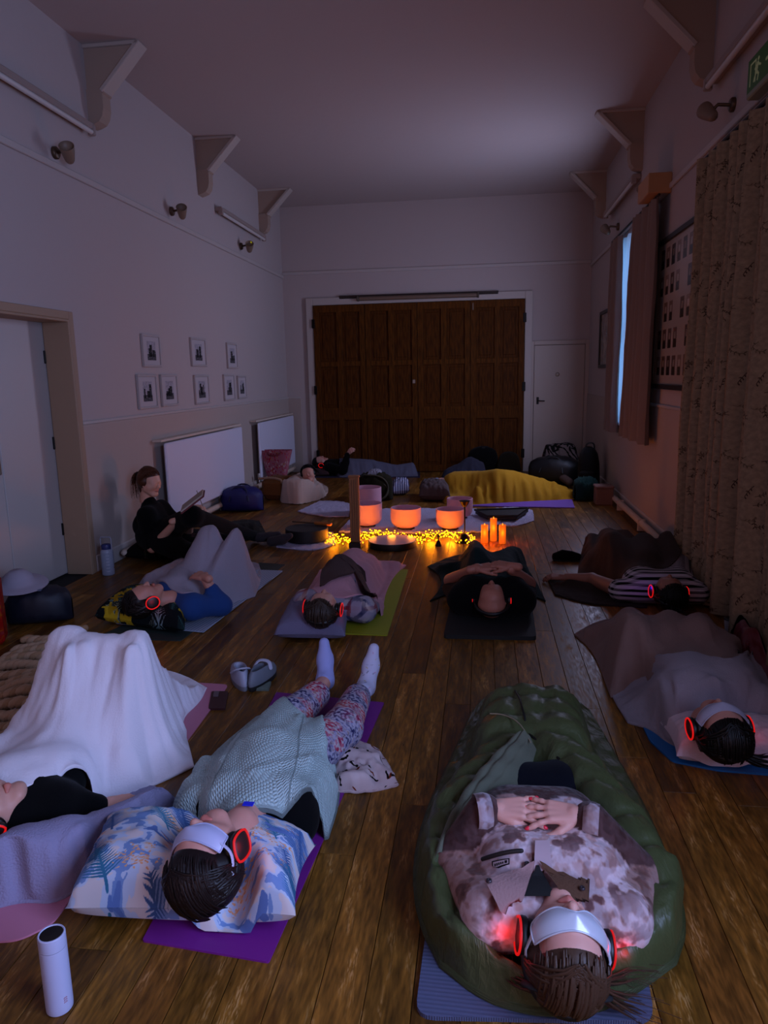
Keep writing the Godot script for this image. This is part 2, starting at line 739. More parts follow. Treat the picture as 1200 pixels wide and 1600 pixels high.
func ramp_image(im: Image, stops: Array) -> Image:    # [[value, colour], ...] over the grey of a noise image
	var out := Image.create(im.get_width(), im.get_height(), false, Image.FORMAT_RGB8)
	var g := Gradient.new()
	g.offsets = PackedFloat32Array(stops.map(func(s): return s[0]))
	g.colors = PackedColorArray(stops.map(func(s): return s[1]))
	var lut := []
	for k in 256: lut.append(g.sample(k / 255.0))
	for y in im.get_height():
		for x in im.get_width():
			out.set_pixel(x, y, lut[int(im.get_pixel(x, y).r * 255.0)])
	return out

# brush strokes for prints: dabs along a line that shrink towards its end, wrapped at the borders
func stroke(im: Image, from: Vector2, to: Vector2, w0: float, w1: float, col: Color) -> void:
	var n := int((to - from).length()) + 1
	var sx := im.get_width()
	var sy := im.get_height()
	for k in n + 1:
		var p := from.lerp(to, float(k) / n)
		var r := lerpf(w0, w1, float(k) / n)
		var ri := int(ceil(r))
		for y in range(-ri, ri + 1):
			for x in range(-ri, ri + 1):
				if x * x + y * y <= r * r + 0.3: im.set_pixel(posmod(int(p.x) + x, sx), posmod(int(p.y) + y, sy), col)

func fern(im: Image, root: Vector2, dir: float, size: float, col: Color, leaves := 12) -> void:
	var tip := root + Vector2(cos(dir), sin(dir)) * size
	stroke(im, root, tip, size * 0.02, size * 0.008, col)
	for k in leaves:
		var u := 0.1 + 0.9 * k / leaves
		var p := root.lerp(tip, u)
		var reach := size * 0.42 * (1.0 - u * 0.75)
		for s in [-1.0, 1.0]:
			var q: Vector2 = p + Vector2(cos(dir + s * 0.95), sin(dir + s * 0.95)) * reach
			stroke(im, p, q, size * 0.02, 0.4, col)

# ---------------------------------------------------------------- the hall
func set_camera_and_light() -> void:
	var cam := Camera3D.new()
	cam.name = "camera"
	cam.fov = rad_to_deg(2.0 * atan(800.0 / FOCAL))
	cam.near = 0.05
	cam.far = 200.0
	add_child(cam)
	cam.transform = Transform3D(eye_basis, EYE)
	cam.current = true
	var sky_stuff := ProceduralSkyMaterial.new()
	sky_stuff.sky_top_color = Color(0.42, 0.62, 0.92)
	sky_stuff.sky_horizon_color = Color(0.72, 0.85, 0.98)
	sky_stuff.ground_horizon_color = Color(0.62, 0.72, 0.8)
	sky_stuff.ground_bottom_color = Color(0.5, 0.56, 0.6)
	sky_stuff.sun_angle_max = 1.0
	var sky := Sky.new()
	sky.sky_material = sky_stuff
	var env := Environment.new()
	env.background_mode = Environment.BG_SKY
	env.sky = sky
	env.background_energy_multiplier = 1.0
	env.tonemap_mode = Environment.TONE_MAPPER_LINEAR
	env.tonemap_exposure = 0.56
	env.sdfgi_enabled = true
	env.ssao_enabled = true
	env.ssil_enabled = true
	var we := WorldEnvironment.new()
	we.name = "environment"
	we.environment = env
	add_child(we)
	# daylight: the strip between the curtains of the far window, and the uncurtained window beside the photographer
	daylight("window_daylight", Vector3(XR - 0.17, 2.0, -9.05), Vector2(0.6, 2.1), Color(0.80, 0.81, 1.0), 10.0)
	daylight("window_sky", Vector3(XR + 0.16, 2.0, -8.85), Vector2(1.7, 2.1), Color(0.50, 0.73, 1.0), 3.6)
	daylight("lobby_light", Vector3(-0.75, 1.3, ZF + 0.2), Vector2(2.2, 1.9), Color(1.0, 0.62, 0.45), 5.0, 0.0)
	daylight("near_window_daylight", Vector3(XR + 0.16, 2.0, -0.1), Vector2(1.9, 2.0), Color(0.66, 0.75, 1.0), 44.0)

func daylight(called: String, where: Vector3, size: Vector2, col: Color, energy: float, turn := PI / 2) -> void:
	var a := AreaLight3D.new()
	a.name = called
	a.area_size = size
	a.light_color = col
	a.light_energy = energy
	a.area_range = 30.0
	a.shadow_enabled = true
	add_child(a)
	a.position = where
	a.rotation.y = turn      # PI / 2 shines towards -x, 0 towards -z

func wall_paint(col: Color) -> StandardMaterial3D:
	var m := fabric(col, "plaster", 1.6, 0.12, 0.8)
	m.rim_enabled = false
	return m

func build_room() -> void:
	var paint := wall_paint(Color(0.69, 0.645, 0.63))
	var cream := wall_paint(Color(0.665, 0.61, 0.575))
	var gloss := plain(Color(0.70, 0.665, 0.645), 0.45)
	var T := 0.25
	# floor: a slab and boards on it
	var grain := Image.create(512, 512, false, Image.FORMAT_RGB8)
	var rough_map := Image.create(512, 512, false, Image.FORMAT_RGB8)
	var n1 := noise_image(512, 0.045, 4, 21)
	var n2 := noise_image(512, 0.012, 3, 22)
	var n3 := noise_image(512, 0.11, 3, 23)
	for y in 512:
		for x in 512:
			var fine := n1.get_pixel(x, y).r
			var broad := n2.get_pixel(x, y).r
			var speck := n3.get_pixel(x, y).r
			var k := 0.72 + 0.42 * (fine - 0.5) + 0.3 * (broad - 0.5)
			var col := Color(0.62, 0.41, 0.14) * k
			var worn := clampf((broad - 0.60) * 4.0, 0, 1) * clampf((speck - 0.45) * 5.0, 0, 1)
			col = col.lerp(Color(0.74, 0.57, 0.36), worn * 0.75)
			grain.set_pixel(x, y, col)
			var g := clampf(0.38 + 0.25 * (fine - 0.5) + 0.3 * worn, 0, 1)
			rough_map.set_pixel(x, y, Color(g, g, g))
	var gt := tex(grain)
	var rt := tex(rough_map)
	var woods := []
	for k in 8:
		var m := StandardMaterial3D.new()
		var tone: float = [1.0, 0.86, 1.08, 0.93, 0.78, 1.0, 0.9, 1.04][k]
		m.albedo_color = Color(tone, tone * [1.0, 0.97, 0.98, 1.02, 0.97, 0.95, 1.0, 1.0][k], tone)
		m.albedo_texture = gt
		m.roughness = 1.0
		m.roughness_texture = rt
		m.metallic_specular = 0.35
		m.uv1_triplanar = true
		m.uv1_world_triplanar = true
		m.uv1_scale = Vector3(2.6, 2.0, 0.42)
		m.uv1_offset = Vector3(0.37 * k, 0.1 * k, 0.23 * k)
		m.heightmap_enabled = true
		m.heightmap_texture = gt
		m.heightmap_scale = 0.05
		woods.append(m)
	var fl := structure("floor", "worn brown timber strip floor of the hall", "floor", Vector3(-0.7, 0, -5))
	part(fl, "subfloor", box_mesh(Vector3((XL + XR) / 2, -0.11, (ZB + ZF) / 2), Vector3(XR - XL + 0.6, 0.2, ZF - ZB + 0.4)), plain(Color(0.05, 0.03, 0.02), 0.9))
	rng.seed = 5
	var wide := 0.121
	var lengths := [2.35, 2.9, 3.3]
	var board_meshes := []
	for l: float in lengths: board_meshes.append(box_mesh(Vector3.ZERO, Vector3(wide - 0.002, 0.014, l - 0.002), 0.0012))
	var spare := Soup.new()
	var x := XL - 0.02
	var count := 0
	var lane := 0
	while x < XR:
		var z := -0.6 + rng.randf() * 2.0
		var first := true
		while z > ZB - 0.05:
			var k := rng.randi() % 3
			var l: float = lengths[k]
			var centre := Vector3(x + wide / 2, -0.007, z - l / 2)
			if z - l < ZB - 0.1 or count >= 290 or z > 1.3:
				spare.box(Vector3(centre.x, centre.y, (maxf(z - l, ZB - 0.1) + z) / 2), Vector3(wide - 0.002, 0.014, z - maxf(z - l, ZB - 0.1) - 0.002), 0.0012)
			else:
				var b := own(fl, "floor_board", board_meshes[k], woods[rng.randi() % 8])
				b.global_transform = Transform3D(Basis.IDENTITY, centre)
				count += 1
			z -= l
		spare.box(Vector3(x + wide / 2, -0.007, (ZF + 1.45) / 2 - 0.1), Vector3(wide - 0.002, 0.0135, ZF - 1.45), 0.0)
		x += wide
		lane += 1
	part(fl, "floor_boards_beyond", spare.mesh(), woods[1], "", "stuff")

	var ceil := structure("ceiling", "flat off-white plaster ceiling of the hall", "ceiling", Vector3(-0.7, CH, -5))
	part(ceil, "plaster", box_mesh(Vector3((XL + XR) / 2, CH + 0.1, (ZB + ZF) / 2), Vector3(XR - XL + 0.6, 0.2, ZF - ZB + 0.6)), paint)

	# wall with the radiators, pierced by the double door
	var dz0 := -5.37
	var dz1 := -4.03
	var dtop := 2.03
	var wl := structure("wall_left", "off-white plaster wall with radiators and small framed photographs", "wall", Vector3(XL, 0, -5))
	part(wl, "plaster", boxes_mesh([[Vector3(XL - T, 0, ZB - T), Vector3(XL, CH, dz0)], [Vector3(XL - T, dtop, dz0), Vector3(XL, CH, dz1)], [Vector3(XL - T, 0, dz1), Vector3(XL, CH, ZF + T)], [Vector3(XL - T - 0.2, 0, dz0 - 0.1), Vector3(XL - T, dtop + 0.1, dz1 + 0.1)]]), paint)
	part(wl, "wainscot", boxes_mesh([[Vector3(XL, 0, ZB), Vector3(XL + 0.012, 1.22, dz0 - 0.061)], [Vector3(XL, 0, dz1 + 0.02), Vector3(XL + 0.012, 1.22, ZF)]]), cream)
	var wb := structure("wall_back", "off-white plaster wall round the panelled folding doors", "wall", Vector3(-0.7, 0, ZB))
	part(wb, "plaster", boxes_mesh([[Vector3(XL, 0, ZB - T), Vector3(XR, CH, ZB)]]), paint)
	part(wb, "wainscot", boxes_mesh([[Vector3(XL, 0, ZB), Vector3(-2.95, 1.22, ZB + 0.012)], [Vector3(1.63, 0, ZB), Vector3(XR, 1.22, ZB + 0.012)]]), cream)
	var wf := structure("wall_front", "plain plaster end wall of the hall", "wall", Vector3(-0.7, 0, ZF))
	part(wf, "plaster", boxes_mesh([[Vector3(XL, 0, ZF), Vector3(-2.0, CH, ZF + T)], [Vector3(0.5, 0, ZF), Vector3(XR, CH, ZF + T)], [Vector3(-2.0, 2.4, ZF), Vector3(0.5, CH, ZF + T)]]), paint)
	var gd := structure("door_5", "glazed double door to the lobby in the end wall", "door", Vector3(-0.75, 0, ZF))
	part(gd, "door_frame", boxes_mesh([[Vector3(-2.0, 0, ZF + 0.06), Vector3(-1.88, 2.4, ZF + 0.11)], [Vector3(0.38, 0, ZF + 0.06), Vector3(0.5, 2.4, ZF + 0.11)], [Vector3(-0.85, 0, ZF + 0.06), Vector3(-0.65, 2.4, ZF + 0.11)], [Vector3(-1.88, 2.28, ZF + 0.06), Vector3(0.38, 2.4, ZF + 0.11)], [Vector3(-1.88, 0, ZF + 0.06), Vector3(0.38, 0.3, ZF + 0.11)]], 0.004), gloss)
	var lobby_glass := StandardMaterial3D.new()
	lobby_glass.transparency = BaseMaterial3D.TRANSPARENCY_ALPHA
	lobby_glass.albedo_color = Color(1, 0.97, 0.92, 0.06)
	lobby_glass.roughness = 0.02
	for q in [[-1.88, -0.85], [-0.65, 0.38]]: part(gd, "pane", boxes_mesh([[Vector3(q[0], 0.3, ZF + 0.083), Vector3(q[1], 2.28, ZF + 0.087)]]), lobby_glass)
	var wr := structure("wall_right", "plaster wall with tall curtained windows", "wall", Vector3(XR, 0, -5))
	var a0 := -9.75
	var a1 := -7.95
	var b0 := -1.1
	var b1 := 0.9
	part(wr, "plaster", boxes_mesh([
		[Vector3(XR, 0, ZB - T), Vector3(XR + T, CH, a0)], [Vector3(XR, 0, a0), Vector3(XR + T, 0.95, a1)], [Vector3(XR, 3.05, a0), Vector3(XR + T, CH, a1)],
		[Vector3(XR, 0, a1), Vector3(XR + T, CH, b0)], [Vector3(XR, 0, b0), Vector3(XR + T, 0.95, b1)], [Vector3(XR, 3.05, b0), Vector3(XR + T, CH, b1)],
		[Vector3(XR, 0, b1), Vector3(XR + T, CH, ZF + T)]]), paint)
	part(wr, "wainscot", boxes_mesh([[Vector3(XR - 0.012, 0, ZB), Vector3(XR, 1.22, a0)], [Vector3(XR - 0.012, 0, a1 + 0.3), Vector3(XR, 1.22, b0)], [Vector3(XR - 0.012, 0, a0), Vector3(XR, 0.9, a1 + 0.3)]]), cream)
	# the two windows: frame, bars, glass
	var which := 1
	for w in [[a0, a1], [b0, b1]]:
		var win := structure("window_%d" % which, ["tall white sash window behind the parted curtains", "tall uncurtained window opposite the white double door"][which - 1], "window", Vector3(XR + 0.1, 0.95, w[0]))
		var z0: float = w[0]
		var z1: float = w[1]
		var zm := (z0 + z1) / 2
		part(win, "window_frame", boxes_mesh([[Vector3(XR + 0.08, 0.95, z0), Vector3(XR + 0.13, 3.05, z0 + 0.05)], [Vector3(XR + 0.08, 0.95, z1 - 0.05), Vector3(XR + 0.13, 3.05, z1)], [Vector3(XR + 0.08, 3.0, z0), Vector3(XR + 0.13, 3.05, z1)], [Vector3(XR + 0.08, 0.95, z0), Vector3(XR + 0.13, 1.0, z1)], [Vector3(XR + 0.08, 1.98, z0), Vector3(XR + 0.13, 2.02, z1)]], 0.004), gloss)
		part(win, "glazing_bar", box_mesh(Vector3(XR + 0.105, 2.0, zm), Vector3(0.04, 2.1, 0.025), 0.004), gloss)
		var glass := StandardMaterial3D.new()
		glass.transparency = BaseMaterial3D.TRANSPARENCY_ALPHA
		glass.albedo_color = Color(0.9, 0.95, 1.0, 0.06)
		glass.roughness = 0.02
		for pz in [[z0 + 0.05, zm - 0.012], [zm + 0.012, z1 - 0.05]]:
			for py in [[1.0, 1.98], [2.02, 3.0]]:
				part(win, "pane", boxes_mesh([[Vector3(XR + 0.102, py[0], pz[0]), Vector3(XR + 0.106, py[1], pz[1])]]), glass)
		part(win, "window_sill", box_mesh(Vector3(XR + 0.04, 0.945, zm), Vector3(0.14, 0.03, z1 - z0), 0.006), gloss)
		which += 1

	# rails
	var k := 1
	for q in [["picture rail along the wall above the framed photographs", [[Vector3(XL, 3.12, ZB), Vector3(XL + 0.022, 3.17, ZF)]]],
			["picture rail above the folding doors", [[Vector3(XL, 3.17, ZB), Vector3(XR, 3.22, ZB + 0.022)]]],
			["picture rail above the curtained windows", [[Vector3(XR - 0.022, 3.12, ZB), Vector3(XR, 3.17, ZF)]]],
			["dado rail above the radiators", [[Vector3(XL, 1.215, ZB), Vector3(XL + 0.02, 1.245, dz0 - 0.061)]]],
			["short dado rail beside the folding doors", [[Vector3(XL, 1.215, ZB), Vector3(-2.95, 1.245, ZB + 0.02)]]],
			["dado rail under the curtained windows", [[Vector3(XR - 0.02, 1.215, a1 + 0.3), Vector3(XR, 1.245, b0)]]]]:
		var o := structure("trim_%d" % k, q[0], "rail", q[1][0][0])
		part(o, "moulding", boxes_mesh(q[1], 0.006), gloss)
		k += 1

	# double door in the wall with the radiators
	var dx := XL - T
	for leaf in 2:
		var z0 := dz0 + leaf * (dz1 - dz0) / 2 + 0.004
		var z1 := dz0 + (leaf + 1) * (dz1 - dz0) / 2 - 0.004
		var d := structure("door_%d" % (leaf + 1), ["plain white door leaf hinged beside the radiator wall", "plain white door leaf away from the radiators"][leaf], "door", Vector3(dx, 0, z0))
		part(d, "door_leaf", box_mesh(Vector3(dx + 0.022, dtop / 2 + 0.003, (z0 + z1) / 2), Vector3(0.044, dtop - 0.012, z1 - z0), 0.004), gloss)
		if leaf == 0:
			for hy in [0.38, 1.08, 1.75]:
				part(d, "hinge", box_mesh(Vector3(dx + 0.05, hy, dz0 + 0.026), Vector3(0.016, 0.1, 0.014), 0.004), plain(Color(0.12, 0.1, 0.09), 0.4, 0.8))
		else: part(d, "handle", box_mesh(Vector3(dx + 0.06, 1.0, z0 + 0.06), Vector3(0.03, 0.16, 0.025), 0.006), plain(Color(0.4, 0.35, 0.3), 0.4, 0.8))
	var jamb := structure("trim_7", "beige timber lining of the white double door", "door frame", Vector3(XL, 0, dz0))
	part(jamb, "lining", boxes_mesh([[Vector3(dx + 0.05, 0, dz0), Vector3(XL + 0.018, dtop, dz0 + 0.02)], [Vector3(dx + 0.05, dtop - 0.02, dz0 + 0.02), Vector3(XL + 0.018, dtop, dz1 - 0.02)], [Vector3(dx + 0.05, 0, dz1 - 0.02), Vector3(XL + 0.018, dtop, dz1)], [Vector3(XL, 0, dz0 - 0.06), Vector3(XL + 0.018, dtop + 0.06, dz0)], [Vector3(XL, dtop, dz0), Vector3(XL + 0.018, dtop + 0.06, dz1)]], 0.004), plain(Color(0.60, 0.49, 0.39), 0.6))

	# skirting
	k = 0
	for q in [["left", "painted skirting under the radiators", [Vector3(XL, 0, ZB), Vector3(XL + 0.025, 0.14, dz0 - 0.061)]], ["right", "painted skirting under the curtained windows", [Vector3(XR - 0.025, 0, ZB), Vector3(XR, 0.14, ZF)]], ["back", "short painted skirting by the small white door", [Vector3(1.63, 0, ZB), Vector3(XR, 0.14, ZB + 0.025)]]]:
		var o := structure("baseboard_" + q[0], q[1], "skirting", q[2][0])
		part(o, "board", boxes_mesh([q[2]], 0.008), gloss)

	folding_doors()
	small_door()

func folding_doors() -> void:
	var grain := ramp_image(noise_image(256, 0.03, 4, 31), [[0.0, Color(0.22, 0.115, 0.025)], [0.5, Color(0.31, 0.17, 0.04)], [1.0, Color(0.39, 0.22, 0.06)]])
	var wood := StandardMaterial3D.new()
	wood.albedo_texture = tex(grain)
	wood.roughness = 0.6
	wood.metallic_specular = 0.2
	wood.uv1_triplanar = true
	wood.uv1_world_triplanar = true
	wood.uv1_scale = Vector3(4.0, 0.5, 4.0)
	var panel_wood: StandardMaterial3D = wood.duplicate()
	panel_wood.albedo_color = Color(0.92, 0.9, 0.88)
	panel_wood.uv1_offset = Vector3(0.3, 0.2, 0.1)
	var tl := on_z(490, 478, ZB)
	var tr := on_z(820, 468, ZB)
	var x0 := tl.x
	var x1 := tr.x
	var top := (tl.y + tr.y) / 2
	var d := structure("door_3", "tall dark brown panelled folding doors with four leaves", "door", Vector3((x0 + x1) / 2, 0, ZB))
	var w := (x1 - x0) / 4
	for leaf in 4:
		var a := x0 + leaf * w + 0.004
		var b := a + w - 0.008
		var z := ZB + 0.05
		var st := 0.085
		var rows := [[0.12, 0.86], [1.06, 1.72], [1.80, top - 0.11]]
		var s := Soup.new()
		var mid := (a + b) / 2
		for q in [[a, a + st], [mid - 0.045, mid + 0.045], [b - st, b]]:
			s.box(Vector3((q[0] + q[1]) / 2, top / 2 + 0.005, z), Vector3(q[1] - q[0], top - 0.01, 0.045), 0.004)
		for q in [[0.01, 0.12], [0.86, 1.06], [1.72, 1.80], [top - 0.11, top]]:
			s.box(Vector3(mid, (q[0] + q[1]) / 2, z), Vector3(b - a - 0.002, q[1] - q[0], 0.043), 0.004)
		var leaf_node := part(d, "leaf", s.mesh(), wood)
		for row in rows:
			for q in [[a + st, mid - 0.045], [mid + 0.045, b - st]]:
				var ps := Soup.new()
				var cx: float = (q[0] + q[1]) / 2
				var cy: float = (row[0] + row[1]) / 2
				ps.box(Vector3(cx, cy, ZB + 0.036), Vector3(q[1] - q[0], row[1] - row[0], 0.02))
				ps.box(Vector3(cx, cy, ZB + 0.046), Vector3(q[1] - q[0] - 0.09, row[1] - row[0] - 0.09, 0.016), 0.007)
				part(leaf_node, "panel", ps.mesh(), panel_wood)
	for hy in [0.3, 1.35, 2.4]:
		for hx in [x0, x1]:
			part(d, "hinge", box_mesh(Vector3(hx, hy, ZB + 0.075), Vector3(0.05, 0.14, 0.012), 0.003), plain(Color(0.05, 0.04, 0.035), 0.5, 0.7))
	part(d, "lock", box_mesh(Vector3(x0 + 2 * w - 0.06, on_z(648, 596, ZB).y, ZB + 0.078), Vector3(0.045, 0.06, 0.012), 0.004), plain(Color(0.6, 0.55, 0.5), 0.4, 0.6))
	part(d, "door_bolt", box_mesh(Vector3(x0 + 3 * w + 0.04, top - 0.09, ZB + 0.078), Vector3(0.02, 0.11, 0.012), 0.004), plain(Color(0.5, 0.45, 0.4), 0.4, 0.6))
	var fr := structure("trim_8", "wide white surround of the brown folding doors", "door frame", Vector3(x0, 0, ZB))
	part(fr, "surround", boxes_mesh([[Vector3(x0 - 0.12, 0, ZB), Vector3(x0 - 0.006, top + 0.12, ZB + 0.05)], [Vector3(x1 + 0.006, 0, ZB), Vector3(x1 + 0.12, top + 0.12, ZB + 0.05)], [Vector3(x0 - 0.006, top + 0.006, ZB), Vector3(x1 + 0.006, top + 0.12, ZB + 0.05)]], 0.006), plain(Color(0.69, 0.65, 0.62), 0.5))
	# board and rolled screen over the doors
	var l := on_z(530, 465, ZB + 0.03)
	var r := on_z(779, 457, ZB + 0.03)
	var bo := thing("curtain_rail_board", "long dark board fixed to the wall above the folding doors", "board", Vector3((l.x + r.x) / 2, l.y, ZB + 0.02))
	part(bo, "board", box_mesh((l + r) / 2, Vector3(r.x - l.x, 0.055, 0.04), 0.004, Basis(Vector3(0, 0, 1), atan2(r.y - l.y, r.x - l.x))), plain(Color(0.16, 0.1, 0.07), 0.6))
	var tl2 := on_z(562, 467, ZB + 0.1)
	var tr2 := on_z(744, 461, ZB + 0.1)
	var ro := thing("rolled_screen", "grey brown tube of a rolled projector screen above the folding doors", "screen", tl2)
	var s2 := Soup.new()
	s2.tube([tl2, tr2], [0.032], 14)
	part(ro, "case", s2.mesh(), plain(Color(0.42, 0.34, 0.28), 0.55))
	for q in [tl2 + Vector3(-0.03, 0, 0), tr2 + Vector3(0.03, 0, 0)]: part(ro, "end_bracket", box_mesh(q, Vector3(0.03, 0.075, 0.09), 0.008), plain(Color(0.3, 0.25, 0.2), 0.6))

func small_door() -> void:
	var a := on_z(835, 541, ZB)
	var b := on_z(914, 537, ZB)
	var white := plain(Color(0.68, 0.63, 0.59), 0.5)
	var top := (a.y + b.y) / 2
	var d := structure("door_4", "small flush white door with black handle beside the folding doors", "door", Vector3(a.x, 0, ZB))
	part(d, "door_leaf", boxes_mesh([[Vector3(a.x, 0.01, ZB), Vector3(b.x, top, ZB + 0.035)]], 0.004), white)
	var h := on_z(840, 626, ZB + 0.04)
	var s := Soup.new()
	s.box(h, Vector3(0.035, 0.11, 0.012), 0.004)
	s.tube([h + Vector3(0, 0, 0.01), h + Vector3(0, 0, 0.045), h + Vector3(0.10, -0.005, 0.05)], [0.009], 8)
	part(d, "handle", s.mesh(), plain(Color(0.03, 0.025, 0.02), 0.4, 0.6))
	var v := on_z(871, 585, ZB + 0.036)
	s = Soup.new()
	s.lathe([Vector2(0.0, 0.012), Vector2(0.018, 0.012), Vector2(0.03, 0.008), Vector2(0.034, 0.0)], Transform3D(Basis(Vector3(1, 0, 0), PI / 2), v), 18)
	part(d, "round_vent", s.mesh(), plain(Color(0.6, 0.55, 0.5), 0.5, 0.3))
	var fr := structure("trim_9", "white frame of the small door beside the folding doors", "door frame", Vector3(a.x, 0, ZB))
	part(fr, "surround", boxes_mesh([[Vector3(a.x - 0.05, 0, ZB), Vector3(a.x - 0.005, top + 0.07, ZB + 0.045)], [Vector3(b.x + 0.005, 0, ZB), Vector3(b.x + 0.07, top + 0.07, ZB + 0.045)], [Vector3(a.x - 0.005, top + 0.005, ZB), Vector3(b.x + 0.005, top + 0.07, ZB + 0.045)]], 0.005), white)

# ---------------------------------------------------------------- things fixed to the walls
func build_fittings() -> void:
	roof_brackets()
	batten_lamps()
	wall_spots()
	radiators()
	small_frames()
	right_wall_frames()
	curtains()
	exit_sign()
	heating_pipes()

func roof_brackets() -> void:
	var m := fabric(Color(0.62, 0.54, 0.48), "plaster", 1.6, 0.08, 0.75)
	var strip := plain(Color(0.69, 0.64, 0.60), 0.6)
	# built against a wall at x = 0, reaching towards +x, top at y = 0
	var root := thing("roof_bracket", "", "bracket", Vector3.ZERO, "triangular brackets under the ceiling")
	var web := Soup.new()
	web.prism(PackedVector2Array([Vector2(0, 0), Vector2(0.45, 0), Vector2(0.12, -0.33), Vector2(0, -0.33)]), 0.1, Transform3D(Basis.IDENTITY, Vector3(0, 0, -0.05)))
	own(root, "web", web.mesh(), m)
	var brace := Soup.new()
	var run := Vector2(-0.34, -0.34)
	brace.box(Vector3(0.30, -0.175, 0), Vector3(0.035, 0.49, 0.15), 0.005, Basis(Vector3(0, 0, 1), -PI / 4))
	own(root, "brace", brace.mesh(), strip)
	var cap := Soup.new()
	cap.box(Vector3(0.235, -0.014, 0), Vector3(0.47, 0.028, 0.15), 0.004)
	own(root, "cap", cap.mesh(), strip)
	var corbel := Soup.new()
	corbel.prism(PackedVector2Array([Vector2(0, -0.33), Vector2(0.15, -0.33), Vector2(0.15, -0.36), Vector2(0.135, -0.37), Vector2(0.135, -0.47), Vector2(0.12, -0.53), Vector2(0.09, -0.57), Vector2(0.04, -0.59), Vector2(0, -0.6)]), 0.13, Transform3D(Basis.IDENTITY, Vector3(0, 0, -0.065)))
	own(root, "corbel", corbel.mesh(), m)
	var names := [["near the white double door", "above the pair of small framed photographs", "near the folding doors"], ["above the patterned curtain", "above the large framed sheet of portraits", "near the small white door"]]
	var zs := [-6.04, -8.36, -10.66]
	for side in 2:
		for k in 3:
			var where := Transform3D(Basis.IDENTITY if side == 0 else Basis(Vector3.UP, PI), Vector3(XL if side == 0 else XR, CH, zs[k]))
			var label: String = "triangular off-white bracket under the ceiling " + names[side][k]
			if side == 0 and k == 0:
				root.transform = where
				root.set_meta("label", label)
			else: copy_of(root, where, label)

func batten_lamps() -> void:
	var body := plain(Color(0.58, 0.52, 0.49), 0.5)
	var root := thing("batten_lamp", "", "lamp", Vector3.ZERO, "unlit tube lamps high on the side walls")
	var s := Soup.new()
	s.box(Vector3(0.045, 0, 0), Vector3(0.09, 0.05, 1.8), 0.008)
	own(root, "housing", s.mesh(), body)
	s = Soup.new()
	s.tube([Vector3(0.075, -0.045, -0.86), Vector3(0.075, -0.045, 0.86)], [0.019], 12)
	own(root, "tube", s.mesh(), plain(Color(0.78, 0.76, 0.74), 0.3))
	for z in [-0.88, 0.88]: own(root, "lamp_holder", box_mesh(Vector3(0.07, -0.03, z), Vector3(0.06, 0.08, 0.035), 0.008), body)
	var spots := [[0, -5.0, "unlit white tube lamp above the white double door"], [0, -9.7, "unlit white tube lamp above the upper framed photographs"], [1, -4.95, "unlit white tube lamp above the green exit sign"], [1, -9.25, "unlit white tube lamp above the parted curtains"]]
	for k in 4:
		var q: Array = spots[k]
		var where := Transform3D(Basis.IDENTITY if q[0] == 0 else Basis(Vector3.UP, PI), Vector3(XL if q[0] == 0 else XR, 3.56, q[1]))
		if k == 0:
			root.transform = where
			root.set_meta("label", q[2])
		else: copy_of(root, where, q[2])

func wall_spots() -> void:
	var brass := plain(Color(0.33, 0.26, 0.2), 0.4, 0.5)
	var shade := plain(Color(0.48, 0.40, 0.33), 0.5)
	var root := thing("wall_spotlight", "", "spotlight", Vector3.ZERO, "unlit spotlights on the picture rail")
	var s := Soup.new()
	s.lathe([Vector2(0.0, 0.03), Vector2(0.035, 0.03), Vector2(0.045, 0.02), Vector2(0.045, 0.0)], Transform3D(Basis(Vector3(0, 0, 1), -PI / 2), Vector3.ZERO), 18)
	own(root, "wall_plate", s.mesh(), brass)
	s = Soup.new()
	s.tube([Vector3(0.02, 0, 0), Vector3(0.1, 0.01, 0.01), Vector3(0.13, -0.02, 0.03)], [0.012], 8)
	own(root, "arm", s.mesh(), brass)
	s = Soup.new()
	s.lathe([Vector2(0.0, -0.07), Vector2(0.025, -0.068), Vector2(0.035, -0.05), Vector2(0.05, 0.03), Vector2(0.055, 0.07), Vector2(0.05, 0.07), Vector2(0.045, 0.04), Vector2(0.0, 0.03)], Transform3D(Basis.from_euler(Vector3(0.95, 0.35, 0)), Vector3(0.14, -0.03, 0.05)), 18)
	own(root, "head", s.mesh(), shade)
	var list := [[0, -5.42, 3.24, "unlit wall spotlight by the white double door"], [0, -7.5, 3.26, "unlit wall spotlight above the upper middle photograph"], [0, -9.7, 3.28, "unlit wall spotlight by the folding doors, with a small yellow light"], [1, -5.45, 3.27, "unlit wall spotlight above the patterned curtain"], [1, -7.4, 3.24, "unlit wall spotlight above the large framed sheet"], [1, -9.55, 3.28, "unlit wall spotlight above the parted curtains"]]
	for k in list.size():
		var q: Array = list[k]
		var where := Transform3D(Basis.IDENTITY if q[0] == 0 else Basis(Vector3.UP, PI), Vector3(XL if q[0] == 0 else XR, q[2], q[1]))
		if k == 0:
			root.transform = where
			root.set_meta("label", q[3])
		else:
			var c := copy_of(root, where, q[3])
			if k == 2:
				s = Soup.new()
				s.lathe([Vector2(0.0, 0.012), Vector2(0.009, 0.009), Vector2(0.012, 0.0), Vector2(0.009, -0.009), Vector2(0.0, -0.012)], Transform3D(Basis.IDENTITY, Vector3(0.17, 0.035, 0.06)), 10)
				own(c, "indicator_light", s.mesh(), glow(Color(0.8, 0.75, 0.1), 0.7))

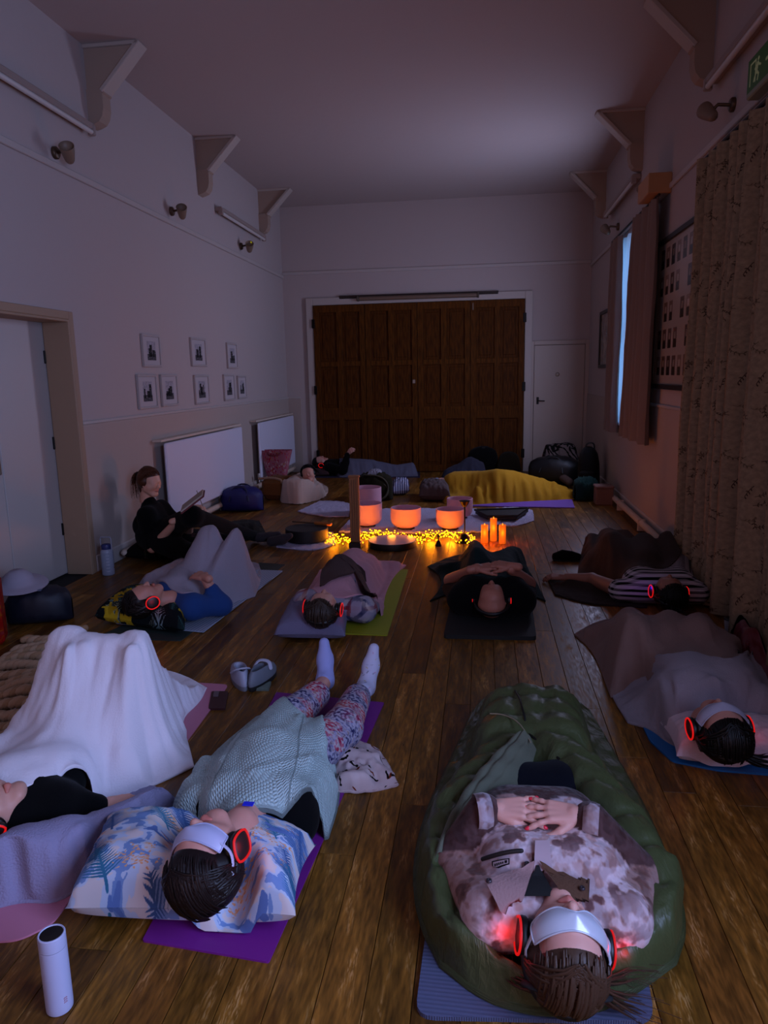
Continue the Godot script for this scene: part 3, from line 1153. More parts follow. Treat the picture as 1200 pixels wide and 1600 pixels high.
func radiators() -> void:
	var white := plain(Color(0.80, 0.80, 0.86), 0.5)
	for k in 2:
		var z0: float = [-6.68, -9.7][k]
		var z1: float = [-8.98, -11.6][k]
		var y0: float = [0.2, 0.17][k]
		var d := thing("radiator", ["long white flat radiator behind the seated reader", "shorter white flat radiator beside the folding doors"][k], "radiator", Vector3(XL, 0, z0))
		var x := XL + 0.012
		part(d, "panel", boxes_mesh([[Vector3(x + 0.085, y0, z1), Vector3(x + 0.115, 0.95, z0)]], 0.012), white)
		for bz in [z0 - 0.3, z1 + 0.3]: part(d, "wall_bracket", boxes_mesh([[Vector3(x, y0 + 0.08, bz - 0.02), Vector3(x + 0.086, 0.85, bz + 0.02)]], 0.003), white)
		part(d, "shelf", boxes_mesh([[Vector3(x, 0.965, z1 - 0.02), Vector3(x + 0.1, 0.99, z0 + 0.06)]], 0.005), plain(Color(0.78, 0.72, 0.66), 0.5))
		var s := Soup.new()
		s.tube([Vector3(x + 0.1, y0 + 0.04, z0 + 0.02), Vector3(x + 0.1, y0 + 0.04, z0 + 0.06), Vector3(x + 0.1, 0.135, z0 + 0.07)], [0.011], 8)
		s.lathe([Vector2(0.0, 0.05), Vector2(0.017, 0.048), Vector2(0.02, 0.0), Vector2(0.012, -0.01)], Transform3D(Basis.IDENTITY, Vector3(x + 0.1, y0 + 0.04, z0 + 0.07)), 12)
		part(d, "valve", s.mesh(), plain(Color(0.7, 0.68, 0.66), 0.35, 0.4))

func heating_pipes() -> void:
	var m := plain(Color(0.76, 0.69, 0.62), 0.45)
	for side in 2:
		var d := thing("heating_pipe", ["pale heating pipe along the foot of the radiator wall", "pale heating pipe along the foot of the curtained wall"][side], "pipe", Vector3(XL if side == 0 else XR, 0, -8))
		var s := Soup.new()
		var x: float = XL + 0.1 if side == 0 else XR - 0.085
		for y in [0.085]: s.tube([Vector3(x, y, -5.75 if side == 0 else -6.5), Vector3(x, y, -11.6 if side == 0 else -8.75)], [0.032], 14)
		part(d, "pipe", s.mesh(), m)
		for z in ([-6.3, -8.2, -10.0] if side == 0 else [-7.2, -8.3]): part(d, "clip", box_mesh(Vector3(x, 0.065, z), Vector3(0.075, 0.12, 0.02), 0.004), m)

# a little grey photograph: sky, ground, dark blocks
func photo_print(seed_: int) -> ImageTexture:
	var r := RandomNumberGenerator.new()
	r.seed = seed_
	var im := Image.create(48, 64, false, Image.FORMAT_RGB8)
	var f := FastNoiseLite.new()
	f.seed = seed_
	f.frequency = 0.09
	for y in 64:
		for x in 48:
			var g := 0.6 + 0.12 * f.get_noise_2d(x, y)
			if y > 42: g = 0.3 + 0.25 * f.get_noise_2d(x * 2.0, y * 2.0)
			im.set_pixel(x, y, Color(g, g * 0.98, g * 1.02))
	for k in 5:
		var w := r.randi_range(5, 16)
		var h := r.randi_range(12, 44)
		var x0 := r.randi_range(0, 48 - w)
		var g := r.randf_range(0.05, 0.2)
		for y in range(52 - h, 52):
			for x in range(x0, x0 + w):
				if y >= 0 and f.get_noise_2d(x * 3.0, y * 3.0) > -0.35: im.set_pixel(x, y, Color(g, g, g))
	return tex(im)

func small_frames() -> void:
	var white := plain(Color(0.66, 0.63, 0.62), 0.4)
	var mount := plain(Color(0.68, 0.655, 0.66), 0.8)
	var spots := [[216, 521, 250, 574, "white framed photograph, alone above the lower pair by the reader"], [293, 527, 321, 573, "white framed photograph, middle one of the upper row"], [350, 535, 370, 576, "white framed photograph, upper row towards the folding doors"], [209, 585, 245, 637, "white framed street photograph, lower row towards the white double door"], [246, 585, 277, 633, "white framed photograph with a tower, beside the street photograph"], [299, 586, 326, 630, "white framed photograph, single one in the middle of the lower row"], [345, 585, 366, 625, "white framed photograph of a pale scene, in the pair towards the folding doors"], [367, 587, 384, 622, "white framed dark photograph, last of the lower row by the folding doors"]]
	for k in spots.size():
		var q: Array = spots[k]
		var a := on_x(q[0] + 2, q[1], XL)
		var b := on_x(q[2], q[3], XL)
		var cz := (a.z + b.z) / 2
		var cy := (a.y + b.y) / 2
		var w := absf(a.z - b.z)
		var h := absf(a.y - b.y)
		var d := thing("photo_frame", q[4], "picture", Vector3(XL, cy, cz), "white framed photographs above the radiators")
		var f := 0.022
		var x := XL + 0.014
		part(d, "frame", boxes_mesh([[Vector3(XL, cy - h / 2, cz - w / 2), Vector3(x + 0.012, cy - h / 2 + f, cz + w / 2)], [Vector3(XL, cy + h / 2 - f, cz - w / 2), Vector3(x + 0.012, cy + h / 2, cz + w / 2)], [Vector3(XL, cy - h / 2 + f, cz - w / 2), Vector3(x + 0.012, cy + h / 2 - f, cz - w / 2 + f)], [Vector3(XL, cy - h / 2 + f, cz + w / 2 - f), Vector3(x + 0.012, cy + h / 2 - f, cz + w / 2)]], 0.003), white)
		part(d, "mount", boxes_mesh([[Vector3(XL, cy - h / 2 + f, cz - w / 2 + f), Vector3(x, cy + h / 2 - f, cz + w / 2 - f)]]), mount)
		var pr := Soup.new()
		var pw := w * 0.24
		var ph := h * 0.29
		pr.quad(Vector3(x + 0.001, cy + ph, cz + pw), Vector3(x + 0.001, cy + ph, cz - pw), Vector3(x + 0.001, cy - ph, cz - pw), Vector3(x + 0.001, cy - ph, cz + pw), Color.WHITE, Vector3.RIGHT)
		part(d, "print", pr.mesh(), printed(photo_print(40 + k)))

func right_wall_frames() -> void:
	var dark := plain(Color(0.085, 0.055, 0.04), 0.45)
	# a large sheet of many small portraits
	var im := Image.create(160, 200, false, Image.FORMAT_RGB8)
	im.fill(Color(0.66, 0.61, 0.57))
	var r := RandomNumberGenerator.new()
	r.seed = 9
	for row in 5:
		for c in 6:
			if r.randf() < 0.12: continue
			var x0 := 10 + c * 25
			var y0 := 8 + row * 38
			var g := r.randf_range(0.2, 0.5)
			im.fill_rect(Rect2i(x0, y0, 16, 27), Color(g + 0.08, g, g * 0.9))
			im.fill_rect(Rect2i(x0 + 4, y0 + 6, 8, 9), Color(g + 0.25, g + 0.2, g + 0.16))
			im.fill_rect(Rect2i(x0 + 2, y0 + 16, 12, 11), Color(g * 0.5, g * 0.45, g * 0.42))
	var list := [[on_x(1030, 382, XR), on_x(1025, 607, XR), 1.25, "large dark framed sheet of small portraits between the curtains", tex(im)]]
	for q in list:
		var a: Vector3 = q[0]
		var b: Vector3 = q[1]
		var z0 := (a.z + b.z) / 2
		var z1: float = z0 + q[2]
		var d := thing("wall_frame", q[3], "picture", Vector3(XR, b.y, (z0 + z1) / 2))
		frame_on_right_wall(d, z0, z1, b.y, a.y, dark, q[4])
	var s0 := on_x(941, 488, XR)
	var s1 := on_x(942, 575, XR)
	var d2 := thing("wall_frame", "small dark framed picture between the parted curtains and the small white door", "picture", Vector3(XR, s1.y, s0.z))
	var im2 := ramp_image(noise_image(64, 0.05, 3, 8), [[0.0, Color(0.42, 0.38, 0.36)], [1.0, Color(0.66, 0.61, 0.57)]])
	frame_on_right_wall(d2, maxf(s0.z, ZB + 0.25), maxf(s0.z, ZB + 0.25) + 0.75, s1.y, s0.y, dark, tex(im2))

func frame_on_right_wall(d: Node3D, z0: float, z1: float, y0: float, y1: float, m: Material, pic: ImageTexture) -> void:
	var f := 0.045
	part(d, "frame", boxes_mesh([[Vector3(XR - 0.035, y0, z0), Vector3(XR, y0 + f, z1)], [Vector3(XR - 0.035, y1 - f, z0), Vector3(XR, y1, z1)], [Vector3(XR - 0.035, y0 + f, z0), Vector3(XR, y1 - f, z0 + f)], [Vector3(XR - 0.035, y0 + f, z1 - f), Vector3(XR, y1 - f, z1)]], 0.004), m)
	part(d, "backing", boxes_mesh([[Vector3(XR - 0.012, y0 + 0.01, z0 + 0.01), Vector3(XR, y1 - 0.01, z1 - 0.01)]]), m)
	var s := Soup.new()
	s.quad(Vector3(XR - 0.014, y1 - f, z0 + f), Vector3(XR - 0.014, y1 - f, z1 - f), Vector3(XR - 0.014, y0 + f, z1 - f), Vector3(XR - 0.014, y0 + f, z0 + f), Color.WHITE, Vector3.LEFT)
	var pm := printed(pic)
	pm.roughness = 0.25
	pm.metallic_specular = 0.5
	part(d, "print", s.mesh(), pm)

# a hanging cloth with pleats, from z0 to z1 at distance x from the room's middle
func pleated(z0: float, z1: float, y0: float, y1: float, x: float, deep: float, pitch: float, seed_: int, pull := 0.0, cols_per := 9) -> Soup:
	var r := RandomNumberGenerator.new()
	r.seed = seed_
	var folds := int(absf(z1 - z0) / pitch) + 1
	var amp := []
	var shift := []
	for k in folds + 2:
		amp.append(r.randf_range(0.45, 1.5))
		shift.append(r.randf_range(-0.22, 0.22))
	var cols := folds * cols_per + 1
	var rows := 22
	var p := PackedVector3Array()
	var uv := PackedVector2Array()
	fnoise.seed = seed_
	fnoise.frequency = 1.0
	for row in rows:
		var v := float(row) / (rows - 1)
		var y := lerpf(y1, y0, v)
		var run := 0.0
		for c in cols:
			var u := float(c) / (cols - 1) * folds
			var k := int(u)
			var ph := u - k
			var mix := ph * ph * (3 - 2 * ph)
			var a: float = lerpf(amp[k], amp[k + 1], mix)
			var wave := sin(TAU * (u + lerpf(shift[k], shift[k + 1], mix)) + 0.35 * sin(v * 3.0 + k))
			var z := lerpf(z0, z1, float(c) / (cols - 1))
			z += pull * v * (1.0 - float(c) / (cols - 1)) + 0.012 * fnoise.get_noise_2d(u * 1.3, v * 2.0)
			var px := x - deep * 0.5 * a * wave * (0.72 + 0.28 * v) - 0.02 * fnoise.get_noise_2d(u * 0.7 + 9.0, v * 1.7)
			p.append(Vector3(px, y, z))
			uv.append(Vector2(float(c) / (cols - 1) * absf(z1 - z0) * 1.6, v * (y1 - y0)))
	var s := Soup.new()
	s.sheet(p, rows, cols, false, Vector3.LEFT, uv)
	return s

func curtains() -> void:
	# sprigs on taupe linen
	var im := Image.create(512, 512, false, Image.FORMAT_RGB8)
	im.fill(Color(0.56, 0.47, 0.36))
	var bg := noise_image(512, 0.03, 4, 61)
	for y in 512:
		for x in 512:
			var g := 0.9 + 0.22 * (bg.get_pixel(x, y).r - 0.5)
			im.set_pixel(x, y, Color(0.63, 0.54, 0.43) * g)
	var r := RandomNumberGenerator.new()
	r.seed = 17
	for k in 46:
		var root := Vector2(r.randf() * 512, r.randf() * 512)
		var dir := r.randf() * TAU
		var tone: Color = [Color(0.30, 0.24, 0.18), Color(0.36, 0.30, 0.22), Color(0.27, 0.2, 0.16), Color(0.43, 0.35, 0.27)][r.randi() % 4]
		var bend := r.randf_range(-0.6, 0.6)
		var p := root
		for seg in 4:
			var q := p + Vector2(cos(dir), sin(dir)) * 15.0
			stroke(im, p, q, 1.3, 1.0, tone)
			for side in [-1.0, 1.0]:
				if r.randf() < 0.8:
					var tip: Vector2 = q + Vector2(cos(dir + side * 0.9), sin(dir + side * 0.9)) * r.randf_range(8, 17)
					stroke(im, q, q.lerp(tip, 0.5), 0.8, 2.6, tone)
					stroke(im, q.lerp(tip, 0.5), tip, 2.6, 0.5, tone)
			p = q
			dir += bend * 0.5
	var sprig := printed(tex(im), Vector2(0.62, 0.62))
	sprig.backlight_enabled = true
	sprig.backlight = Color(0.08, 0.07, 0.05)
	var d := thing("patterned_curtain", "long taupe curtain with dark leaf sprigs hanging to the floor", "curtain", Vector3(XR - 0.16, 0, -4.6))
	part(d, "cloth", pleated(-5.62, -2.3, 0.02, 2.97, XR - 0.11, 0.15, 0.2, 4, 0.0, 11).mesh(), sprig)
	var s := Soup.new()
	s.tube([Vector3(XR - 0.11, 2.99, -5.7), Vector3(XR - 0.11, 2.99, -2.2)], [0.014], 8)
	part(d, "curtain_rail", s.mesh(), plain(Color(0.1, 0.08, 0.07), 0.6))
	# parted curtains of the far window
	var taupe := fabric(Color(0.50, 0.44, 0.41), "weave", 0.05, 0.03, 0.9)
	var f0 := on_x(957, 400, XR - 0.1)
	var f1 := on_x(969, 392, XR - 0.1)
	var n0 := on_x(993, 366, XR - 0.12)
	var n1 := on_x(1024, 352, XR - 0.12)
	d = thing("window_curtain", "narrow taupe curtain on the side of the small white door, pulled aside", "curtain", Vector3(XR - 0.1, 0.85, f0.z), "parted curtains of the far window")
	part(d, "cloth", pleated(f0.z, f1.z, 0.84, 3.06, XR - 0.1, 0.07, 0.1, 5).mesh(), taupe)
	d = thing("window_curtain", "wider taupe curtain beside the large framed sheet, pulled aside", "curtain", Vector3(XR - 0.1, 0.85, n0.z), "parted curtains of the far window")
	part(d, "cloth", pleated(n0.z, n1.z, 0.86, 3.06, XR - 0.11, 0.09, 0.15, 6, -0.22).mesh(), taupe)
	# thin net behind them
	var net := StandardMaterial3D.new()
	net.albedo_color = Color(0.88, 0.92, 0.95)
	net.roughness = 0.9
	net.backlight_enabled = true
	net.backlight = Color(0.95, 0.97, 1.0)
	d = thing("net_curtain", "thin pale net lit blue by daylight in the window gap", "curtain", Vector3(XR - 0.03, 0.93, n0.z))
	part(d, "cloth", pleated(f0.z + 0.1, n0.z - 0.12, 0.93, 3.05, XR - 0.02, 0.05, 0.13, 7, 0.0, 11).mesh(), net)
	# boxed end of the pelmet
	var pa := on_x(1005, 322, XR - 0.1)
	d = thing("curtain_pelmet", "short boxed wooden pelmet end above the wider parted curtain", "pelmet", Vector3(XR - 0.1, 3.1, n1.z))
	part(d, "box", boxes_mesh([[Vector3(XR - 0.2, 3.09, n1.z - 0.42), Vector3(XR, 3.26, n1.z + 0.02)]], 0.006), plain(Color(0.7, 0.5, 0.33), 0.6))
	s = Soup.new()
	s.tube([Vector3(XR - 0.1, 3.08, f0.z - 0.05), Vector3(XR - 0.1, 3.08, n1.z)], [0.012], 8)
	part(d, "curtain_rail", s.mesh(), plain(Color(0.12, 0.09, 0.08), 0.6))

func exit_sign() -> void:
	var a := on_x(1178, 92, XR - 0.06) + Vector3(0, -0.03, 0)
	var im := Image.create(128, 64, false, Image.FORMAT_RGB8)
	im.fill(Color(0.2, 0.42, 0.16))
	var w := Color(0.78, 0.9, 0.6)
	# running figure, door and arrow
	im.fill_rect(Rect2i(10, 10, 26, 44), w)
	im.fill_rect(Rect2i(14, 14, 18, 40), Color(0.2, 0.42, 0.16))
	stroke(im, Vector2(44, 14), Vector2(44, 14), 4, 4, w)
	stroke(im, Vector2(42, 22), Vector2(38, 36), 4, 4, w)
	stroke(im, Vector2(38, 36), Vector2(48, 44), 3, 2, w)
	stroke(im, Vector2(48, 44), Vector2(44, 54), 2, 2, w)
	stroke(im, Vector2(38, 36), Vector2(28, 50), 3, 2, w)
	stroke(im, Vector2(42, 23), Vector2(54, 30), 2, 2, w)
	stroke(im, Vector2(42, 23), Vector2(31, 28), 2, 2, w)
	stroke(im, Vector2(76, 32), Vector2(112, 32), 3, 3, w)
	stroke(im, Vector2(112, 32), Vector2(98, 20), 3, 3, w)
	stroke(im, Vector2(112, 32), Vector2(98, 44), 3, 3, w)
	var d := thing("exit_sign", "green emergency exit sign with running figure above the patterned curtain", "sign", a)
	part(d, "case", boxes_mesh([[Vector3(XR - 0.09, a.y - 0.2, a.z), Vector3(XR, a.y + 0.02, a.z + 0.5)]], 0.008), plain(Color(0.5, 0.52, 0.42), 0.5))
	var s := Soup.new()
	var x := XR - 0.091
	s.quad(Vector3(x, a.y + 0.01, a.z + 0.01), Vector3(x, a.y + 0.01, a.z + 0.49), Vector3(x, a.y - 0.17, a.z + 0.49), Vector3(x, a.y - 0.17, a.z + 0.01), Color.WHITE, Vector3.LEFT)
	part(d, "sign_face", s.mesh(), printed(tex(im), Vector2.ONE, true, Color.WHITE, 0.4))

# ---------------------------------------------------------------- kit for people, cloth and mats
func pix(list: Array, h := 0.004) -> Array:      # [[x, y] or [x, y, height], ...] to places
	return list.map(func(q): return at(q[0], q[1], q[2] if q.size() > 2 else h))

func cap(x1: float, y1: float, h1: float, r1: float, x2: float, y2: float, h2: float, r2: float) -> Array:
	return [at(x1, y1, h1), at(x2, y2, h2), r1, r2]

func bones_of(f: Flesh, grow := 0.012) -> Array:
	var out := []
	for k in f.a.size(): out.append([f.a[k], f.a[k] + f.d[k], f.ra[k] + grow, f.rb[k] + grow])
	return out

func middle(list: Array) -> Vector3:
	var m := Vector3.ZERO
	for p: Vector3 in list: m += p
	m /= list.size()
	m.y = 0
	return m

func blanket(called: String, label: String, category: String, material: Material, far: Array, near: Array, first: Array, last: Array, under: Array, cols := 60, rows := 60, curve := 4.0, crease := 0.008, grain := 9.0, seed_ := 1, thick := 0.01, tile := 1.0, passes := 260, loose := 0.012, folds := 0.025) -> Node3D:
	var p := drape(far, near, first, last, under, cols, rows, curve, passes, crease, grain, seed_, loose, folds)
	var o := thing(called, label, category, middle(far + near))
	part(o, "cloth", cloth_soup(p, rows, cols, thick, tile).mesh(), material)
	return o

# a flat mat: corners in order on the floor, rounded, with its thickness
func mat_soup(corners: Array, thick := 0.006, round_ := 0.03, lift := 0.0, bump := 0.0) -> Soup:
	var outline := []
	var n := corners.size()
	for k in n:
		var p: Vector3 = corners[k]
		var a: Vector3 = corners[(k + n - 1) % n]
		var b: Vector3 = corners[(k + 1) % n]
		var s := p + (a - p).normalized() * round_
		var e := p + (b - p).normalized() * round_
		for j in 5:
			var t := j / 4.0
			outline.append(s.lerp(p, t).lerp(p.lerp(e, t), t))
	var m := middle(corners)
	var rings := [[0.985, thick], [1.0, thick * 0.7], [1.0, 0.0]]
	var s := Soup.new()
	var top := []
	for q: Vector3 in outline: top.append(Vector3(q.x, lift + thick, q.z))
	s.face(top, Vector3.UP)
	for j in s.v.size(): s.t[j] = Vector2((s.v[j] - corners[0]).dot((corners[1] - corners[0]).normalized()), (s.v[j] - corners[0]).dot((corners[n - 1] - corners[0]).normalized()))
	var p := PackedVector3Array()
	for y in [thick, thick * 0.5, 0.0]:
		for q: Vector3 in outline: p.append(Vector3(q.x, lift + y, q.z))
	s.sheet(p, 3, outline.size(), true, Vector3.ZERO, PackedVector2Array(), Color.WHITE, true)
	return s

func yoga_mat(label: String, corners: Array, material: Material, thick := 0.006, round_ := 0.025) -> Node3D:
	var o := thing("yoga_mat", label, "mat", middle(corners))
	part(o, "mat", mat_soup(corners, thick, round_).mesh(), material)
	return o

# a cushion between four corners (given at the height of its underside), pinched at the corners, with dents [[place, radius, depth]]
func cushion_soup(corners: Array, plump: float, dents := [], seed_ := 1, crease := 0.006, n := 36) -> Soup:
	fnoise.seed = seed_
	fnoise.frequency = 1.0
	var s := Soup.new()
	for side in 2:
		var p := PackedVector3Array()
		var uv := PackedVector2Array()
		for r in n:
			for c in n:
				var u := float(c) / (n - 1)
				var v := float(r) / (n - 1)
				var a := u * 2 - 1
				var b := v * 2 - 1
				var pinch := 1.0 - 0.07 * (1.0 - a * a) * absf(b) - 0.0
				var pinch2 := 1.0 - 0.07 * (1.0 - b * b) * absf(a)
				var uu := 0.5 + a * 0.5 * pinch2
				var vv := 0.5 + b * 0.5 * pinch
				var q: Vector3 = corners[0].lerp(corners[1], uu).lerp(corners[3].lerp(corners[2], uu), vv)
				var h := pow(maxf(0.0, (1.0 - pow(absf(a), 2.6)) * (1.0 - pow(absf(b), 2.6))), 0.34)
				var w := fnoise.get_noise_2d(a * 3.1, b * 3.1) + 0.6 * (1.0 - 2.0 * absf(fnoise.get_noise_2d(a * 2.0 + 4.0, b * 2.0)))
				var y := plump * (0.34 + 0.66 * h) if h > 0.0 else plump * 0.34
				y += crease * w * minf(1.0, h * 2.0)
				for d in dents:
					var away: float = Vector2(q.x - d[0].x, q.z - d[0].z).length() / d[1]
					if away < 1.0: y = maxf(0.012, y - d[2] * pow(1.0 - away * away, 1.5))
				q.y += y if side == 0 else minf(plump * 0.34 * (1.0 - h), y - 0.0005 - 0.01 * minf(1.0, h * 3.0))
				p.append(q)
				uv.append(Vector2(u, v))
		s.sheet(p, n, n, false, Vector3.UP if side == 0 else Vector3.DOWN, uv)
	return s

func pillow(called: String, label: String, corners: Array, plump: float, material: Material, dents := [], seed_ := 1, crease := 0.006) -> Node3D:
	var o := thing(called, label, "pillow", middle(corners))
	part(o, "cover", cushion_soup(corners, plump, dents, seed_, crease).mesh(), material)
	return o

# ---------------------------------------------------------------- heads, hands, feet
var kit := {}
func skull() -> Soup:      # face towards +z, crown towards +y, centre between the ears
	if kit.has("skull"): return kit.skull
	var f := Flesh.new()
	f.cell = 0.0048
	f.blend = 0.022
	var lip := Color(0.86, 0.55, 0.55)
	f.bone(Vector3(0, 0.035, -0.022), Vector3(0, 0.04, 0.012), 0.083, 0.074)
	f.bone(Vector3(0, 0.0, -0.02), Vector3(0, 0.0, 0.022), 0.072, 0.064)
	f.bone(Vector3(0, -0.03, 0.022), Vector3(0, -0.088, 0.052), 0.058, 0.026)
	for s in [-1.0, 1.0]:
		f.bone(Vector3(s * 0.034, -0.016, 0.056), Vector3(s * 0.046, -0.03, 0.03), 0.026, 0.03)
		f.bone(Vector3(s * 0.052, -0.05, 0.0), Vector3(s * 0.022, -0.088, 0.048), 0.02, 0.02)
		f.bone(Vector3(s * 0.01, 0.026, 0.077), Vector3(s * 0.045, 0.024, 0.056), 0.012, 0.012)
		f.bone(Vector3(s * 0.03, 0.006, 0.071), Vector3(s * 0.034, 0.006, 0.069), 0.0125, 0.0125)
	f.bone(Vector3(0, -0.055, -0.025), Vector3(0, -0.15, -0.035), 0.052, 0.056)
	var out := f.soup()
	var g := Flesh.new()
	g.cell = 0.0036
	g.blend = 0.008
	g.bone(Vector3(0, 0.012, 0.078), Vector3(0, -0.022, 0.098), 0.009, 0.0125)
	for s in [-1.0, 1.0]:
		g.bone(Vector3(s * 0.011, -0.027, 0.088), Vector3(s * 0.012, -0.027, 0.084), 0.0085, 0.0085)
		g.bone(Vector3(s * 0.003, -0.052, 0.083), Vector3(s * 0.022, -0.055, 0.073), 0.0055, 0.0035, lip)
		g.bone(Vector3(s * 0.002, -0.061, 0.081), Vector3(s * 0.018, -0.06, 0.073), 0.007, 0.004, lip)
		g.bone(Vector3(s * 0.078, 0.02, -0.02), Vector3(s * 0.074, -0.022, -0.008), 0.012, 0.008)
		g.bone(Vector3(s * 0.084, 0.012, -0.028), Vector3(s * 0.08, -0.01, -0.02), 0.008, 0.006)
	out.add(g.soup())
	kit.skull = out
	return out

# closed eyes and brows of a bare face
func eye_lines() -> Soup:
	var s := Soup.new()
	for e in [-1.0, 1.0]:
		s.tube([Vector3(e * 0.018, 0.003, 0.083), Vector3(e * 0.031, -0.001, 0.0845), Vector3(e * 0.044, 0.003, 0.077)], [0.0016, 0.0026, 0.0014], 6)
		s.tube([Vector3(e * 0.014, 0.028, 0.088), Vector3(e * 0.032, 0.034, 0.081), Vector3(e * 0.05, 0.028, 0.066)], [0.003, 0.0034, 0.0016], 6)
	return s

func head_at(centre: Vector3, crown: Vector3, face: Vector3, size := 1.0) -> Transform3D:
	var y := crown.normalized()
	var z := (face - y * face.dot(y)).normalized()
	return Transform3D(Basis(y.cross(z), y, z) * size, centre)

# wrist at the origin, fingers along +x, thumb towards +y, back of the hand +z; also gives the fingertips
var tips := []
func hand(curl := 0.5, spread := 0.0, thumb_out := 0.6) -> Soup:
	var key := "hand %.2f %.2f %.2f" % [curl, spread, thumb_out]
	if kit.has(key):
		tips = kit[key + " tips"]
		return kit[key]
	var f := Flesh.new()
	f.cell = 0.0042
	f.blend = 0.007
	tips = []
	f.bone(Vector3(-0.05, 0, -0.002), Vector3(0.012, 0, 0), 0.026, 0.024)
	var ys := [0.029, 0.0098, -0.0098, -0.0275]
	var long := [0.070, 0.078, 0.073, 0.057]
	var thick := [0.0092, 0.0096, 0.0092, 0.0082]
	for k in 4:
		var y: float = ys[k]
		f.bone(Vector3(0.012, y * 0.6, 0), Vector3(0.086 - absf(y) * 0.25, y, 0.002), 0.016, 0.0125)
		var p := Vector3(0.086 - absf(y) * 0.25, y, 0.002)
		var bend := 0.0
		for j in 3:
			bend += curl * [0.55, 0.95, 0.6][j]
			var l: float = long[k] * [0.46, 0.31, 0.23][j]
			var q := p + Vector3(cos(bend) * l, y * spread * 2.0 * l / 0.03, -sin(bend) * l)
			var r: float = thick[k] * [1.0, 0.93, 0.84][j]
			f.bone(p, q, r, r * 0.92)
			if j == 2: tips.append([q, (q - p).normalized(), Vector3(sin(bend), 0, cos(bend)), r])
			p = q
	var t0 := Vector3(0.018, 0.024, -0.006)
	var t1 := t0 + Vector3(0.036, 0.010 + 0.025 * thumb_out, -0.008)
	var t2 := t1 + Vector3(0.030, 0.004 + 0.012 * thumb_out, -0.006 - 0.01 * curl)
	var t3 := t2 + Vector3(0.026, 0.002, -0.006 - 0.012 * curl)
	f.chain([t0, t1, t2, t3], [0.015, 0.0125, 0.0105, 0.0092])
	tips.append([t3, (t3 - t2).normalized(), Vector3(0, 0.45, 0.9).normalized(), 0.0092])
	var out := f.soup()
	kit[key] = out
	kit[key + " tips"] = tips
	return out

func hand_at(wrist: Vector3, towards: Vector3, back: Vector3, mirrored := false, size := 1.0) -> Transform3D:
	var x := towards.normalized()
	var z := (back - x * back.dot(x)).normalized()
	var y := z.cross(x)
	if mirrored: y = -y
	return Transform3D(Basis(x, y, z) * size, wrist)

# headphones for the kit head: band over the crown, cushions, cups with a glowing rim
var red_rim: StandardMaterial3D
func headphones(label: String, where: Transform3D, angular := false) -> Node3D:
	if red_rim == null: red_rim = glow(Color(1.0, 0.09, 0.08), 1.1)
	var d := thing("headphones", label, "headphones", where.origin, "headphones with red glowing rims")
	d.transform = where
	var black := plain(Color(0.018, 0.018, 0.02), 0.45)
	if not kit.has("phones"):
		var band := Soup.new()
		var pts := []
		for k in 17:
			var a := PI * k / 16.0
			pts.append(Vector3(cos(a) * 0.1, 0.03 + sin(a) * 0.112, -0.012 - 0.012 * sin(a)))
		pts.push_front(Vector3(0.1, -0.005, -0.01))
		pts.append(Vector3(-0.1, -0.005, -0.01))
		band.tube(pts, [0.009], 10, true, Color.WHITE, 1.5)
		kit.phones = band.mesh()
		for shape in 2:
			var cup := Soup.new()
			var rim := Soup.new()
			var n := 28
			for side in 1:
				var rows := PackedVector3Array()
				var ring := []
				for q in [[0.0, 0.008], [0.85, 0.008], [1.0, 0.014], [1.02, 0.024], [0.95, 0.03], [0.55, 0.033], [0.0, 0.033]]:
					for k in n:
						var a := TAU * k / n
						var r := 0.04
						if shape == 1: r = 0.036 / pow(pow(absf(cos(a)), 1.5) + pow(absf(sin(a)) * 0.78, 1.5), 1.0 / 1.5)
						else: r = 0.04 * (1.0 + 0.12 * absf(sin(a)))
						rows.append(Vector3(q[1], sin(a) * r * q[0], cos(a) * r * q[0]))
				cup.sheet(rows, 7, n, true, Vector3.ZERO, PackedVector2Array(), Color.WHITE, true)
				for k in n + 1:
					var a := TAU * k / n
					var r := 0.04
					if shape == 1: r = 0.036 / pow(pow(absf(cos(a)), 1.5) + pow(absf(sin(a)) * 0.78, 1.5), 1.0 / 1.5)
					else: r = 0.04 * (1.0 + 0.12 * absf(sin(a)))
					ring.append(Vector3(0.031, sin(a) * r * 0.93, cos(a) * r * 0.93))
				rim.tube(ring, [0.0034], 8, false)
			kit["cup%d" % shape] = cup.mesh()
			kit["rim%d" % shape] = rim.mesh()
			var pad := Soup.new()
			var loop := []
			for k in 25:
				var a := TAU * k / 24
				loop.append(Vector3(0.002, sin(a) * 0.03, cos(a) * 0.027))
			pad.tube(loop, [0.012], 8, false)
			kit["pad%d" % shape] = pad.mesh()
	own(d, "headband", kit.phones, black)
	var shape := 1 if angular else 0
	for s in [-1.0, 1.0]:
		var there := Transform3D(Basis(Vector3(s, 0, 0), Vector3.UP, Vector3(0, 0, s)), Vector3(s * 0.083, -0.012, -0.008))
		var c := own(d, "ear_cup", kit["cup%d" % shape], black if not angular else plain(Color(0.12, 0.11, 0.11), 0.4), there)
		own(c, "led_rim", kit["rim%d" % shape], red_rim)
		own(c, "ear_pad", kit["pad%d" % shape], black)
	return d

